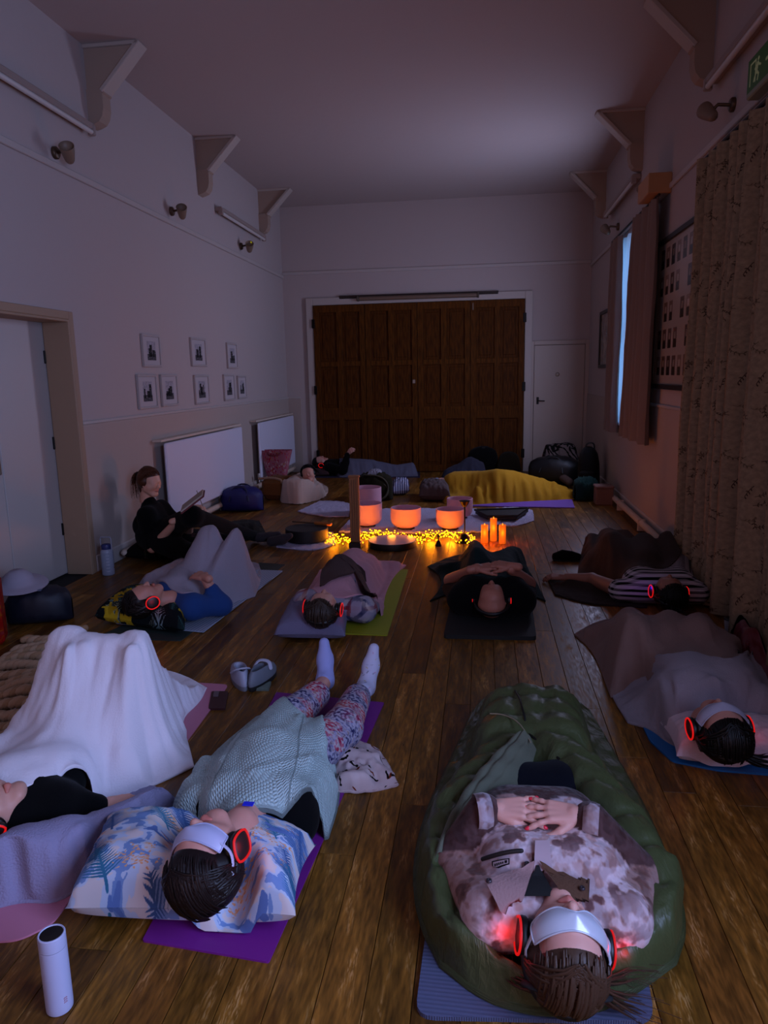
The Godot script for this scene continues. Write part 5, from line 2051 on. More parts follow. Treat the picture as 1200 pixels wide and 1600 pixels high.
func mint_sleeper() -> void:
	yoga_mat("bright purple yoga mat under the sleeper with the pale green blanket", pix([[222, 1470], [420, 1504], [600, 1098], [432, 1082]]), plain(Color(0.45, 0.09, 0.50), 0.6), 0.006, 0.008)
	# pillow with the leaf print, pressed in by the head
	var hc := at(326, 1338, 0.225)
	var corners := [at(168, 1324, 0.01), at(496, 1354, 0.008), at(464, 1470, 0.006), at(106, 1458, 0.006)]
	var pill := pillow("pillow", "large blue pillow with fern leaves and orange motifs under the dark-haired sleeper", corners, 0.235, printed(leaf_print(), Vector2(0.9, 0.9)), [[at(322, 1345, 0.1), 0.15, 0.15], [at(345, 1405, 0.08), 0.12, 0.12], [at(372, 1455, 0.0), 0.09, 0.11]], 4, 0.009)
	var who := thing("person", "dark-haired person in black top and patterned trousers under the pale green blanket", "person", at(400, 1230))
	var crown := Vector3(-0.16, -0.16, 0.95)
	var hx := head_at(hc, crown, Vector3(-0.42, 0.88, 0.0), 1.02)
	var b := Soup.new()
	b.add(skull(), hx)
	# bare ankles
	var an_l := at(508, 1062, 0.075)
	var an_r := at(572, 1072, 0.075)
	var cuff_l := at(494, 1086, 0.085)
	var cuff_r := at(558, 1090, 0.085)
	var sk := Flesh.new()
	sk.cell = 0.009
	sk.chain([hx * Vector3(0, -0.14, -0.035), at(404, 1262, 0.13), at(428, 1192, 0.11), at(452, 1122, 0.1), cuff_l, an_l], [0.05, 0.08, 0.08, 0.05, 0.042, 0.036])
	sk.chain([at(428, 1192, 0.11), at(535, 1138, 0.095), cuff_r, an_r], [0.08, 0.05, 0.042, 0.036])
	b.add(sk.soup())
	part(who, "body", b.mesh(), skin(Color(0.80, 0.56, 0.50)))
	# socks, toes up
	for side in 2:
		var f := Flesh.new()
		f.cell = 0.008
		f.blend = 0.02
		var an: Vector3 = [an_l, an_r][side]
		var away := Vector3([-0.01, 0.02][side], 0, -1)
		var heel := an + away * 0.03 + Vector3(0, -0.025, 0)
		var toe := an + away * 0.10 + Vector3([-0.02, 0.025][side], 0.155, 0)
		f.bone(an - away * ([0.03, 0.07][side]) + Vector3(0, 0.004, 0), an, 0.042, 0.041)
		foot_chain(f, an, heel, toe)
		var sock := f.soup()
		if side == 0:
			var m := fabric(Color(0.62, 0.64, 0.84), "weave", 0.04, 0.04)
			part(who, "sock", sock.mesh(), m, "plain lilac sock with a dark band")
			var ring := []
			for k in 17:
				var a := TAU * k / 16
				ring.append(an - away * 0.012 + Vector3(cos(a) * 0.043, sin(a) * 0.043, 0.012 * sin(a)))
			var rs := Soup.new()
			rs.tube(ring, [0.0028], 6, false)
			part(who, "sock_band", rs.mesh(), plain(Color(0.10, 0.12, 0.30), 0.9))
		else:
			var im := Image.create(128, 128, false, Image.FORMAT_RGB8)
			im.fill(Color(0.76, 0.75, 0.84))
			var r := RandomNumberGenerator.new()
			r.seed = 31
			for k in 14:
				var c: Color = [Color(0.12, 0.1, 0.14), Color(0.75, 0.25, 0.45), Color(0.75, 0.65, 0.2), Color(0.15, 0.12, 0.18)][k % 4]
				var p := Vector2(r.randf() * 128, r.randf() * 128)
				stroke(im, p, p + Vector2(r.randf_range(-10, 10), r.randf_range(-6, 6)), 2.0, 1.5, c)
			part(who, "sock", sock.mesh(), printed(tex(im), Vector2(0.16, 0.16), false), "white sock with small coloured figures")
	# trousers
	var t := Flesh.new()
	t.cell = 0.012
	t.blend = 0.03
	var hip := at(428, 1192, 0.11)
	t.chain([hip + Vector3(-0.09, 0, 0), at(452, 1122, 0.1), cuff_l + Vector3(0, 0.0, 0.0)], [0.095, 0.082, 0.066])
	t.chain([hip + Vector3(0.1, 0, 0), at(535, 1138, 0.095), cuff_r], [0.1, 0.082, 0.064])
	part(who, "trousers", t.soup().mesh(), printed(trouser_print(), Vector2(0.6, 0.6), false), "loose trousers printed red, navy and white")
	# black top
	var s := Flesh.new()
	s.cell = 0.012
	s.blend = 0.04
	var neck := at(372, 1292, 0.17)
	var sh_r := at(456, 1284, 0.10)
	var sh_l := at(312, 1262, 0.10)
	var chest := at(404, 1262, 0.13)
	s.bone(sh_l, sh_r, 0.07, 0.08)
	s.bone(chest + Vector3(-0.08, 0, 0), chest + Vector3(0.09, 0, 0), 0.11, 0.11)
	s.bone(chest, at(415, 1215, 0.12), 0.12, 0.12)
	s.bone(sh_r, at(478, 1235, 0.08), 0.07, 0.05)
	s.bone(neck, at(395, 1278, 0.16), 0.06, 0.075)
	part(who, "top", s.soup().mesh(), fabric(Color(0.022, 0.022, 0.03), "weave", 0.05, 0.03))
	var mk := Soup.new()
	mk.add(mask_soup(0.066, -0.004), hx)
	part(who, "eye_mask", mk.mesh(), plain(Color(0.70, 0.71, 0.84), 0.4), "pale lilac eye mask")
	var st := Soup.new()
	st.tube(smooth_line([hx * Vector3(-0.088, 0.018, 0.045), hx * Vector3(-0.108, 0.022, 0.01), hx * Vector3(-0.106, 0.05, -0.025), hx * Vector3(-0.07, 0.1, -0.06)]), [0.0055], 8, true, Color.WHITE, 0.45)
	part(who, "mask_strap", st.mesh(), plain(Color(0.68, 0.69, 0.80), 0.5))
	var buckle := Soup.new()
	for q in [[Vector3(-0.104, 0.055, -0.012), Vector3(-0.09, 0.085, -0.012)], [Vector3(-0.107, 0.055, -0.03), Vector3(-0.092, 0.085, -0.03)], [Vector3(-0.104, 0.055, -0.012), Vector3(-0.107, 0.055, -0.03)], [Vector3(-0.097, 0.07, -0.012), Vector3(-0.099, 0.07, -0.03)]]: buckle.tube([hx * q[0], hx * q[1]], [0.0016], 6)
	part(who, "strap_buckle", buckle.mesh(), plain(Color(0.6, 0.6, 0.66), 0.3, 0.8))
	var hr := Soup.new()
	hr.add(hair_soup(0.05, 230, 12, [[[Vector3(0.0, 0.10, -0.03), Vector3(0.0, 0.115, -0.06), Vector3(0.0, 0.105, -0.095)], 4, 0.01]], false, 1.06), hx)
	part(who, "hair", hr.mesh(), hair_material(Color(0.10, 0.062, 0.06)))
	headphones("angular red-rimmed headphones on the dark-haired sleeper with the lilac mask", hx * Transform3D(Basis.from_euler(Vector3(-0.5, 0, 0)), Vector3.ZERO), true)
	red_light(hx * Vector3(-0.155, -0.012, 0.0), 0.003)
	# blanket
	var mint := fabric(Color(0.70, 0.78, 0.77), "waffle", 0.12, 0.45, 0.95, true)
	var far := pix([[400, 1122], [430, 1108, 0.06], [455, 1106, 0.12], [486, 1128, 0.12], [506, 1122, 0.06], [517, 1135]])
	var near := pix([[252, 1318], [285, 1306, 0.1], [325, 1290, 0.2], [362, 1270, 0.24], [410, 1262, 0.24], [452, 1268, 0.2], [486, 1284, 0.1], [512, 1310]])
	var first := pix([[400, 1122], [330, 1180], [278, 1255], [252, 1318]])
	var last := pix([[517, 1135], [525, 1200], [530, 1250], [512, 1310]])
	var under := [cap(394, 1290, 0.13, 0.125, 420, 1195, 0.13, 0.14), cap(445, 1275, 0.12, 0.12, 455, 1200, 0.12, 0.12), cap(365, 1262, 0.12, 0.12, 395, 1200, 0.12, 0.12), cap(492, 1284, 0.08, 0.06, 500, 1180, 0.07, 0.055), cap(412, 1195, 0.12, 0.12, 452, 1120, 0.1, 0.09), cap(460, 1195, 0.12, 0.12, 508, 1150, 0.1, 0.085), cap(310, 1262, 0.09, 0.07, 322, 1200, 0.06, 0.05)]
	under += bones_of(s) + bones_of(t)
	for q in [[[430, 1175, 0.245], [470, 1118, 0.19], 0.016], [[452, 1170, 0.235], [485, 1125, 0.165], 0.014], [[350, 1190, 0.2], [440, 1150, 0.22], 0.02], [[300, 1220, 0.09], [400, 1180, 0.235], 0.018], [[395, 1205, 0.262], [480, 1185, 0.225], 0.012]]:
		under.append([at(q[0][0], q[0][1], q[0][2]), at(q[1][0], q[1][1], q[1][2]), q[2], q[2]])
	var bl := blanket("blanket", "pale mint green waffle knit blanket over the dark-haired sleeper", "blanket", mint, far, near, first, last, under, 80, 80, 7.0, 0.004, 8.0, 3, 0.016, 1.0, 240, 0.012, 0.014)
	var tag := Soup.new()
	var tp := at(388, 1256, 0.262)
	tag.box(tp, Vector3(0.034, 0.003, 0.022), 0.001)
	part(bl, "blue_tag", tag.mesh(), plain(Color(0.1, 0.16, 0.85), 0.5), "small bright blue tag")
	# printed fleece beside the legs
	var sf := pix([[528, 1165], [556, 1155], [590, 1172]])
	var sn := pix([[524, 1238], [570, 1240], [622, 1228]])
	blanket("fleece_scarf", "crumpled cream fleece with black paw strokes beside the purple mat", "scarf", printed(paw_print(), Vector2(0.42, 0.42)), sf, sn, pix([[528, 1165], [520, 1200], [524, 1238]]), pix([[590, 1172], [606, 1195], [622, 1228]]), [cap(545, 1185, 0.03, 0.04, 575, 1190, 0.03, 0.035), cap(545, 1225, 0.03, 0.045, 562, 1222, 0.03, 0.045), cap(590, 1205, 0.02, 0.03, 610, 1218, 0.015, 0.02)], 40, 40, 8.0, 0.016, 16.0, 9, 0.012)

# ---------------------------------------------------------------- the sleeper under the white blanket
func white_sleeper() -> void:
	var pink := plain(Color(0.74, 0.46, 0.55), 0.6)
	yoga_mat("pale pink yoga mat under the sleeper with the white blanket", pix([[-60, 1475], [28, 1470], [82, 1444], [357, 1070], [230, 1062]]), pink, 0.006, 0.03)
	# chunky knit throw at the back: fat plaited yarn
	var throw := thing("knit_throw", "cream chunky knit throw heaped behind the white blanket", "throw", at(20, 1090))
	rng.seed = 41
	for k in 13:
		var y0 := 1000.0 + k * 13.0
		var x1 := 132.0 - maxf(0.0, k - 4.0) * 9.0
		var x0 := maxf(-70.0, 40.0 - k * 16.0)
		for strand in 2:
			var yarn := Soup.new()
			var pts := []
			var m := 26
			for j in m:
				var u := float(j) / (m - 1)
				var ph := u * 9.0 * TAU * (x1 - x0) / 190.0 + strand * PI
				var hump := 0.05 * exp(-pow((lerpf(x0, x1, u) - 45.0) / 45.0, 2.0)) * exp(-pow((k - 7.0) / 4.0, 2.0))
				var q := at(lerpf(x0, x1, u), y0 + 5.0 * sin(u * 5.0 + k) - u * 10.0, 0.03)
				pts.append(q + Vector3(0, 0.012 * sin(ph) + hump + rng.randf() * 0.006, 0.02 * cos(ph)))
			yarn.tube(smooth_line(pts, 1), [0.021], 8)
			part(throw, "yarn", yarn.mesh(), fabric(Color(0.66, 0.55, 0.44) if (k + strand) % 3 > 0 else Color(0.60, 0.48, 0.36), "fleece", 0.12, 0.3))
	# white blanket over raised knees
	var white := fabric(Color(0.86, 0.83, 0.86), "fleece", 0.22, 0.12)
	var far := pix([[40, 1085], [110, 1052], [200, 1040], [280, 1052], [322, 1076]])
	var near := pix([[-70, 1238], [0, 1236, 0.2], [60, 1232, 0.2], [115, 1246, 0.1], [170, 1250, 0.04], [240, 1228], [302, 1198]])
	var first := pix([[40, 1085], [0, 1130], [-50, 1180], [-70, 1238]])
	var last := pix([[322, 1076], [312, 1098], [280, 1126], [292, 1160], [302, 1198]])
	var k1 := at(106, 1012, 0.46)
	var k2 := at(208, 1022, 0.45)
	var under := [[k1, k2, 0.07, 0.075], [k1, at(70, 1170, 0.12), 0.095, 0.11], [k2, at(140, 1180, 0.12), 0.1, 0.11], [k1, at(200, 1080, 0.06), 0.07, 0.05], [k2, at(285, 1086, 0.06), 0.075, 0.055], cap(105, 1180, 0.13, 0.13, 10, 1235, 0.12, 0.12), cap(60, 1165, 0.1, 0.11, -40, 1215, 0.1, 0.11), cap(300, 1090, 0.03, 0.045, 312, 1082, 0.02, 0.04), cap(200, 1205, 0.03, 0.04, 265, 1165, 0.03, 0.05), cap(160, 1225, 0.05, 0.05, 90, 1225, 0.08, 0.06)]
	# folds that run down from the knees
	for q in [[[104, 1015, 0.5], [50, 1130, 0.2], 0.018], [[130, 1012, 0.5], [125, 1110, 0.27], 0.02], [[165, 1015, 0.46], [190, 1120, 0.2], 0.024], [[205, 1015, 0.5], [225, 1130, 0.16], 0.022], [[222, 1025, 0.46], [262, 1120, 0.12], 0.024], [[130, 1100, 0.29], [60, 1160, 0.24], 0.02], [[150, 1100, 0.28], [190, 1180, 0.15], 0.02], [[205, 1180, 0.13], [262, 1130, 0.1], 0.018], [[82, 1040, 0.40], [10, 1150, 0.16], 0.02]]:
		under.append([at(q[0][0], q[0][1], q[0][2]), at(q[1][0], q[1][1], q[1][2]), q[2], q[2] * 1.3])
	var s := Flesh.new()
	s.cell = 0.012
	s.blend = 0.04
	s.bone(at(20, 1240, 0.13), at(80, 1222, 0.12), 0.12, 0.12)
	s.bone(at(26, 1262, 0.14), at(40, 1250, 0.13), 0.075, 0.1)
	under += bones_of(s, 0.02)
	blanket("blanket", "thick white fleece blanket draped over raised knees on the pink mat", "blanket", white, far, near, first, last, under, 110, 100, 8.0, 0.006, 5.0, 21, 0.014, 1.0, 320)
	# grey fleece bolster and folded throw
	var grey := fabric(Color(0.54, 0.52, 0.63), "fleece", 0.2, 0.3)
	blanket("fleece_throw", "thick grey fleece throw rolled and folded beside the pink mat", "throw", grey, pix([[-70, 1330], [0, 1320], [60, 1300], [140, 1275], [230, 1228]]), pix([[-70, 1440], [0, 1418], [40, 1408], [95, 1412], [150, 1365], [282, 1262]]), pix([[-70, 1330], [-70, 1440]]), pix([[230, 1228], [262, 1240], [282, 1262]]), [cap(110, 1325, 0.08, 0.08, 255, 1258, 0.06, 0.065), cap(20, 1345, 0.11, 0.09, 105, 1320, 0.1, 0.09), cap(20, 1395, 0.05, 0.06, 90, 1385, 0.05, 0.06), cap(-60, 1370, 0.06, 0.08, 10, 1390, 0.05, 0.06), cap(12, 1340, 0.15, 0.035, 70, 1352, 0.12, 0.03), cap(75, 1310, 0.12, 0.03, 110, 1362, 0.06, 0.03)], 70, 60, 16.0, 0.006, 12.0, 33, 0.02)
	# the sleeper: side of the head, black sleeve, bare wrist
	var hc := at(-16, 1264, 0.17)
	var who := thing("person", "person in a black long-sleeved top with blue eye mask under the white blanket", "person", at(60, 1245))
	var hx := head_at(hc, Vector3(-0.85, 0.05, 0.5), Vector3(0.1, 0.97, 0.15))
	s.bone(hx * Vector3(0, -0.085, -0.03), at(44, 1256, 0.13), 0.07, 0.1)
	s.bone(hx * Vector3(0, -0.11, -0.03), hx * Vector3(0, -0.19, -0.035), 0.072, 0.09)
	var b := Soup.new()
	b.add(skull(), hx)
	var el := at(30, 1262, 0.11)
	var wr := at(150, 1262, 0.085)
	b.add(hand(0.4, 0.0, 0.4), hand_at(at(165, 1257, 0.085), Vector3(1, -0.1, -0.4), Vector3(0, 1, 0.2), false, 0.95))
	part(who, "body", b.mesh(), skin(Color(0.78, 0.57, 0.50)))
	s.bone(el, at(100, 1258, 0.1), 0.07, 0.062)
	s.bone(at(100, 1258, 0.1), wr, 0.062, 0.046)
	part(who, "top", s.soup().mesh(), fabric(Color(0.02, 0.02, 0.026), "weave", 0.05, 0.03))
	var mk := Soup.new()
	mk.add(mask_soup(0.07), hx)
	part(who, "eye_mask", mk.mesh(), plain(Color(0.05, 0.10, 0.34), 0.6), "deep blue eye mask")
	var hr := Soup.new()
	hr.add(hair_soup(0.05, 60, 5), hx)
	part(who, "hair", hr.mesh(), hair_material(Color(0.16, 0.1, 0.08)))
	headphones("angular red-rimmed headphones beside the blue eye mask and black sleeve", hx * Transform3D(Basis.from_euler(Vector3(-0.3, 0, 0)), Vector3.ZERO), true)

# ---------------------------------------------------------------- small things on the floor in front
func front_things() -> void:
	# flask
	var base := at(94, 1574)
	var d := thing("flask", "white steel flask with black lid on the bare floor by the blue pillow", "flask", base)
	var s := Soup.new()
	s.lathe([Vector2(0.0, 0.0), Vector2(0.029, 0.0), Vector2(0.032, 0.004), Vector2(0.0325, 0.02), Vector2(0.0325, 0.176), Vector2(0.0318, 0.178)], Transform3D(Basis.IDENTITY, base), 36)
	part(d, "body", s.mesh(), plain(Color(0.70, 0.71, 0.82), 0.35))
	s = Soup.new()
	s.lathe([Vector2(0.0316, 0.1785), Vector2(0.0325, 0.180), Vector2(0.0325, 0.212), Vector2(0.031, 0.215), Vector2(0.028, 0.215), Vector2(0.0275, 0.212)], Transform3D(Basis.IDENTITY, base), 36)
	part(d, "lid", s.mesh(), plain(Color(0.70, 0.71, 0.82), 0.35))
	s = Soup.new()
	s.lathe([Vector2(0.0276, 0.2125), Vector2(0.02, 0.2115), Vector2(0.0, 0.211)], Transform3D(Basis.IDENTITY, base), 36)
	part(d, "lid_top", s.mesh(), plain(Color(0.02, 0.02, 0.025), 0.3))
	var im := Image.create(32, 32, false, Image.FORMAT_RGBA8)
	var mark := Soup.new()
	for k in 13:
		var a := TAU * k / 12
	var to_eye := (EYE - base)
	var ang := atan2(to_eye.z, to_eye.x) - 0.45
	for row in 3:
		var pts := []
		for k in 5:
			var a := ang + (k - 2) * 0.06
			pts.append(base + Vector3(cos(a) * 0.0328, 0.034 + row * 0.006 + (0.003 if k % 2 == 1 else 0.0), sin(a) * 0.0328))
		mark.tube(pts, [0.0009], 5)
	part(d, "printed_mark", mark.mesh(), plain(Color(0.66, 0.42, 0.46), 0.5))
	# phone
	var pc := pix([[326, 1110], [352, 1110], [357, 1083], [331, 1083]], 0.0)
	d = thing("phone", "phone in a dark red case beside the pink mat", "phone", middle(pc))
	part(d, "case", mat_soup(pc, 0.011, 0.012).mesh(), plain(Color(0.20, 0.07, 0.08), 0.5))
	var cm := pix([[333, 1092], [341, 1092], [343, 1084], [335, 1084]], 0.0)
	part(d, "camera_bump", mat_soup(cm, 0.004, 0.006, 0.011).mesh(), plain(Color(0.34, 0.28, 0.3), 0.3))
	# shoes: two clogs side by side, toes pointing away
	for k in 2:
		var c := at([376, 410][k], 1066)
		shoe(c, [0.5, -0.2][k], ["white and grey clog, heel strap folded, beside its black-soled twin", "grey and white clog with black sole beside the white one"][k], k)
	var card := pix([[376, 1079], [420, 1080], [424, 1068], [382, 1068]], 0.0)
	d = thing("notebook", "thin sage green notebook in front of the clogs", "book", middle(card))
	part(d, "cover", mat_soup(card, 0.012, 0.004).mesh(), plain(Color(0.36, 0.42, 0.38), 0.7))
	part(d, "pages", mat_soup(pix([[378, 1079], [418, 1080], [422, 1070], [384, 1070]], 0.0), 0.002, 0.003, 0.0121).mesh(), plain(Color(0.40, 0.46, 0.42), 0.8))

func shoe(base: Vector3, turn: float, label: String, kind: int) -> void:
	var d := thing("shoe", label, "shoe", base, "pair of clogs")
	d.rotation.y = turn
	var sole := Soup.new()
	var upper := Soup.new()
	var n := 28
	var rows := PackedVector3Array()
	var up := PackedVector3Array()
	for q in [[0.96, 0.0], [1.0, 0.01], [1.0, 0.026]]:
		for k in n:
			var a := TAU * k / n
			var w := 0.043 + 0.006 * -sin(a)
			rows.append(Vector3(cos(a) * w * q[0], q[1], sin(a) * 0.13 * q[0]))
	for q in [[1.0, 0.026, 0.0], [1.02, 0.045, 0.0], [0.9, 0.075, 0.1], [0.72, 0.095, 0.3], [0.62, 0.098, 0.42], [0.58, 0.085, 0.45], [0.6, 0.05, 0.42], [0.0, 0.03, 0.4]]:
		for k in n:
			var a := TAU * k / n
			var front := clampf(-sin(a), 0, 1)
			var w := 0.043 + 0.006 * -sin(a)
			up.append(Vector3(cos(a) * w * q[0], q[1] - front * 0.012 * minf(1.0, q[2] * 3.0), sin(a) * 0.13 * (q[0] if sin(a) > 0 else lerpf(q[0], q[0] * 0.7, q[2])) + q[2] * 0.03))
	sole.sheet(rows, 3, n, true, Vector3.ZERO, PackedVector2Array(), Color.WHITE, true)
	upper.sheet(up, 8, n, true, Vector3.ZERO, PackedVector2Array(), Color.WHITE, true)
	own(d, "sole", sole.mesh(), plain(Color(0.45, 0.46, 0.50) if kind == 0 else Color(0.03, 0.03, 0.035), 0.7))
	own(d, "upper", upper.mesh(), plain(Color(0.62, 0.63, 0.70) if kind == 0 else Color(0.40, 0.42, 0.46), 0.6))
	var lining := Soup.new()
	lining.lathe([Vector2(0.02, 0.0), Vector2(0.0, 0.0)], Transform3D(Basis.from_scale(Vector3(1.2, 1, 2.4)), Vector3(0, 0.055, 0.012)), 20)
	own(d, "insole", lining.mesh(), plain(Color(0.03, 0.03, 0.035), 0.9))
	var strap := Soup.new()
	if kind == 0: strap.tube(smooth_line([Vector3(-0.046, 0.07, 0.02), Vector3(-0.03, 0.105, 0.075), Vector3(0.03, 0.105, 0.075), Vector3(0.046, 0.07, 0.02)]), [0.011], 8, true, Color.WHITE, 0.45)
	else: strap.tube(smooth_line([Vector3(-0.047, 0.08, -0.01), Vector3(-0.03, 0.11, -0.03), Vector3(0.03, 0.11, -0.03), Vector3(0.047, 0.08, -0.01)]), [0.011], 8, true, Color.WHITE, 0.45)
	own(d, "strap", strap.mesh(), plain(Color(0.66, 0.67, 0.74), 0.6))

# ---------------------------------------------------------------- sleepers round the bowls
# dress a head: hair, mask or closed eyes, headphones
func dress_head(who: Node3D, hx: Transform3D, hair: Color, mask: Variant, phones: String, angular := false, seed_ := 1, locks := 50, fall := []) -> void:
	if mask != null:
		var mk := Soup.new()
		mk.add(mask_soup(0.068), hx)
		part(who, "eye_mask", mk.mesh(), plain(mask, 0.6))
	else:
		var e := Soup.new()
		e.add(eye_lines(), hx)
		part(who, "closed_eyes", e.mesh(), plain(Color(0.13, 0.07, 0.05), 0.8), "", "stuff")
	if locks > 0:
		var hr := Soup.new()
		hr.add(hair_soup(0.05, locks, seed_, fall), hx)
		part(who, "hair", hr.mesh(), hair_material(hair))
	if phones != "": headphones(phones, hx * Transform3D(Basis.from_euler(Vector3(-0.3, 0, 0)), Vector3.ZERO), angular)

func grey_knees_sleeper() -> void:
	var stripes := Image.create(64, 64, false, Image.FORMAT_RGB8)
	for y in 64:
		for x in 64:
			var k := 0.74 if (x % 16) < 11 else 0.56
			stripes.set_pixel(x, y, Color(k * 0.86, k * 0.9, k))
	yoga_mat("dark green mat showing past the striped mat by the seated reader", pix([[150, 996], [282, 1001], [446, 882], [405, 879]]), plain(Color(0.10, 0.16, 0.14), 0.7), 0.005, 0.01)
	var mt := thing("yoga_mat", "pale grey ribbed mat under the sleeper in the blue jumper", "mat", at(340, 950))
	part(mt, "mat", mat_soup(pix([[180, 975], [318, 989], [442, 893], [360, 890]]), 0.006, 0.01, 0.006).mesh(), printed(tex(stripes), Vector2(0.09, 0.09)))
	# pillow with yellow flowers
	var im := Image.create(256, 256, false, Image.FORMAT_RGB8)
	im.fill(Color(0.05, 0.075, 0.09))
	var r := RandomNumberGenerator.new()
	r.seed = 8
	for k in 26: fern(im, Vector2(r.randf() * 256, r.randf() * 256), r.randf() * TAU, r.randf_range(40, 75), [Color(0.45, 0.55, 0.55), Color(0.2, 0.35, 0.34), Color(0.55, 0.60, 0.50)][r.randi() % 3], 8)
	for k in 16:
		var c := Vector2(r.randf() * 256, r.randf() * 256)
		for j in 7:
			var a := TAU * j / 7 + r.randf()
			stroke(im, c, c + Vector2(cos(a), sin(a)) * r.randf_range(14, 26), 5.0, 3.0, [Color(0.72, 0.60, 0.12), Color(0.62, 0.50, 0.08)][r.randi() % 2])
	pillow("pillow", "cushion with yellow flowers on dark leaves under the sleeper in blue", [at(196, 942), at(306, 946), at(290, 1000), at(148, 978)], 0.19, printed(tex(im), Vector2(1, 1)), [[at(240, 955, 0.1), 0.15, 0.05]], 6, 0.006)
	var who := thing("person", "person in a blue jumper with a hand resting on raised grey-blanketed knees", "person", at(270, 940))
	var hc := at(228, 936, 0.20)
	var hx := head_at(hc, Vector3(-0.75, -0.05, 0.62), Vector3(0.05, 0.98, -0.1))
	var b := Soup.new()
	b.add(skull(), hx)
	var wrist := at(319, 902, 0.285)
	var el := at(346, 946, 0.09)
	var arm := Flesh.new()
	arm.cell = 0.01
	arm.bone(el.lerp(wrist, 0.5), wrist, 0.038, 0.028)
	b.add(arm.soup())
	b.add(hand(0.35, 0.03, 0.5), hand_at(wrist, Vector3(-0.75, -0.02, -0.55), Vector3(-0.1, 1, 0.35), true, 1.05))
	part(who, "body", b.mesh(), skin(Color(0.74, 0.50, 0.42)))
	var s := Flesh.new()
	s.cell = 0.014
	s.blend = 0.04
	var sh := at(300, 948, 0.13)
	s.bone(at(262, 930, 0.14), sh, 0.09, 0.085)
	s.bone(at(275, 930, 0.14), at(295, 905, 0.13), 0.13, 0.13)
	s.bone(sh, el, 0.075, 0.066)
	s.bone(el, el.lerp(wrist, 0.55), 0.062, 0.047)
	part(who, "jumper", s.soup().mesh(), fabric(Color(0.14, 0.25, 0.46), "weave", 0.06, 0.05))
	dress_head(who, hx, Color(0.09, 0.055, 0.045), null, "red-rimmed headphones on the sleeper in the blue jumper", false, 3, 60)
	red_light(hx * Vector3(-0.15, -0.01, 0.0), 0.0025)
	var k1 := at(326, 838, 0.44)
	var k2 := at(372, 842, 0.43)
	var under := [[k1, at(290, 918, 0.13), 0.085, 0.11], [k2, at(325, 920, 0.13), 0.085, 0.11], [k1, at(350, 890, 0.06), 0.06, 0.05], [k2, at(392, 900, 0.06), 0.06, 0.05], cap(290, 922, 0.13, 0.125, 258, 925, 0.12, 0.11), cap(240, 912, 0.08, 0.09, 290, 885, 0.06, 0.08)]
	under += bones_of(s, 0.008).slice(0, 2)
	for q in [[[322, 835, 0.42], [280, 905, 0.2], 0.014], [[338, 840, 0.40], [335, 900, 0.2], 0.014], [[374, 838, 0.42], [395, 915, 0.06], 0.016], [[362, 840, 0.42], [350, 920, 0.1], 0.016], [[384, 842, 0.40], [404, 905, 0.06], 0.016]]:
		under.append([at(q[0][0], q[0][1], q[0][2]), at(q[1][0], q[1][1], q[1][2]), q[2], q[2] * 1.3])
	blanket("blanket", "soft grey fleece blanket tented over raised knees near the seated reader", "blanket", fabric(Color(0.60, 0.56, 0.60), "fleece", 0.2, 0.2), pix([[255, 890], [300, 872], [350, 868], [404, 882]]), pix([[196, 938, 0.06], [225, 925, 0.15], [262, 920, 0.25], [300, 932, 0.2], [330, 950, 0.05], [358, 945], [398, 932]]), pix([[255, 890], [215, 912], [196, 938, 0.06]]), pix([[404, 882], [410, 905], [398, 932]]), under, 70, 64, 12.0, 0.006, 8.0, 44, 0.012, 1.0, 260)

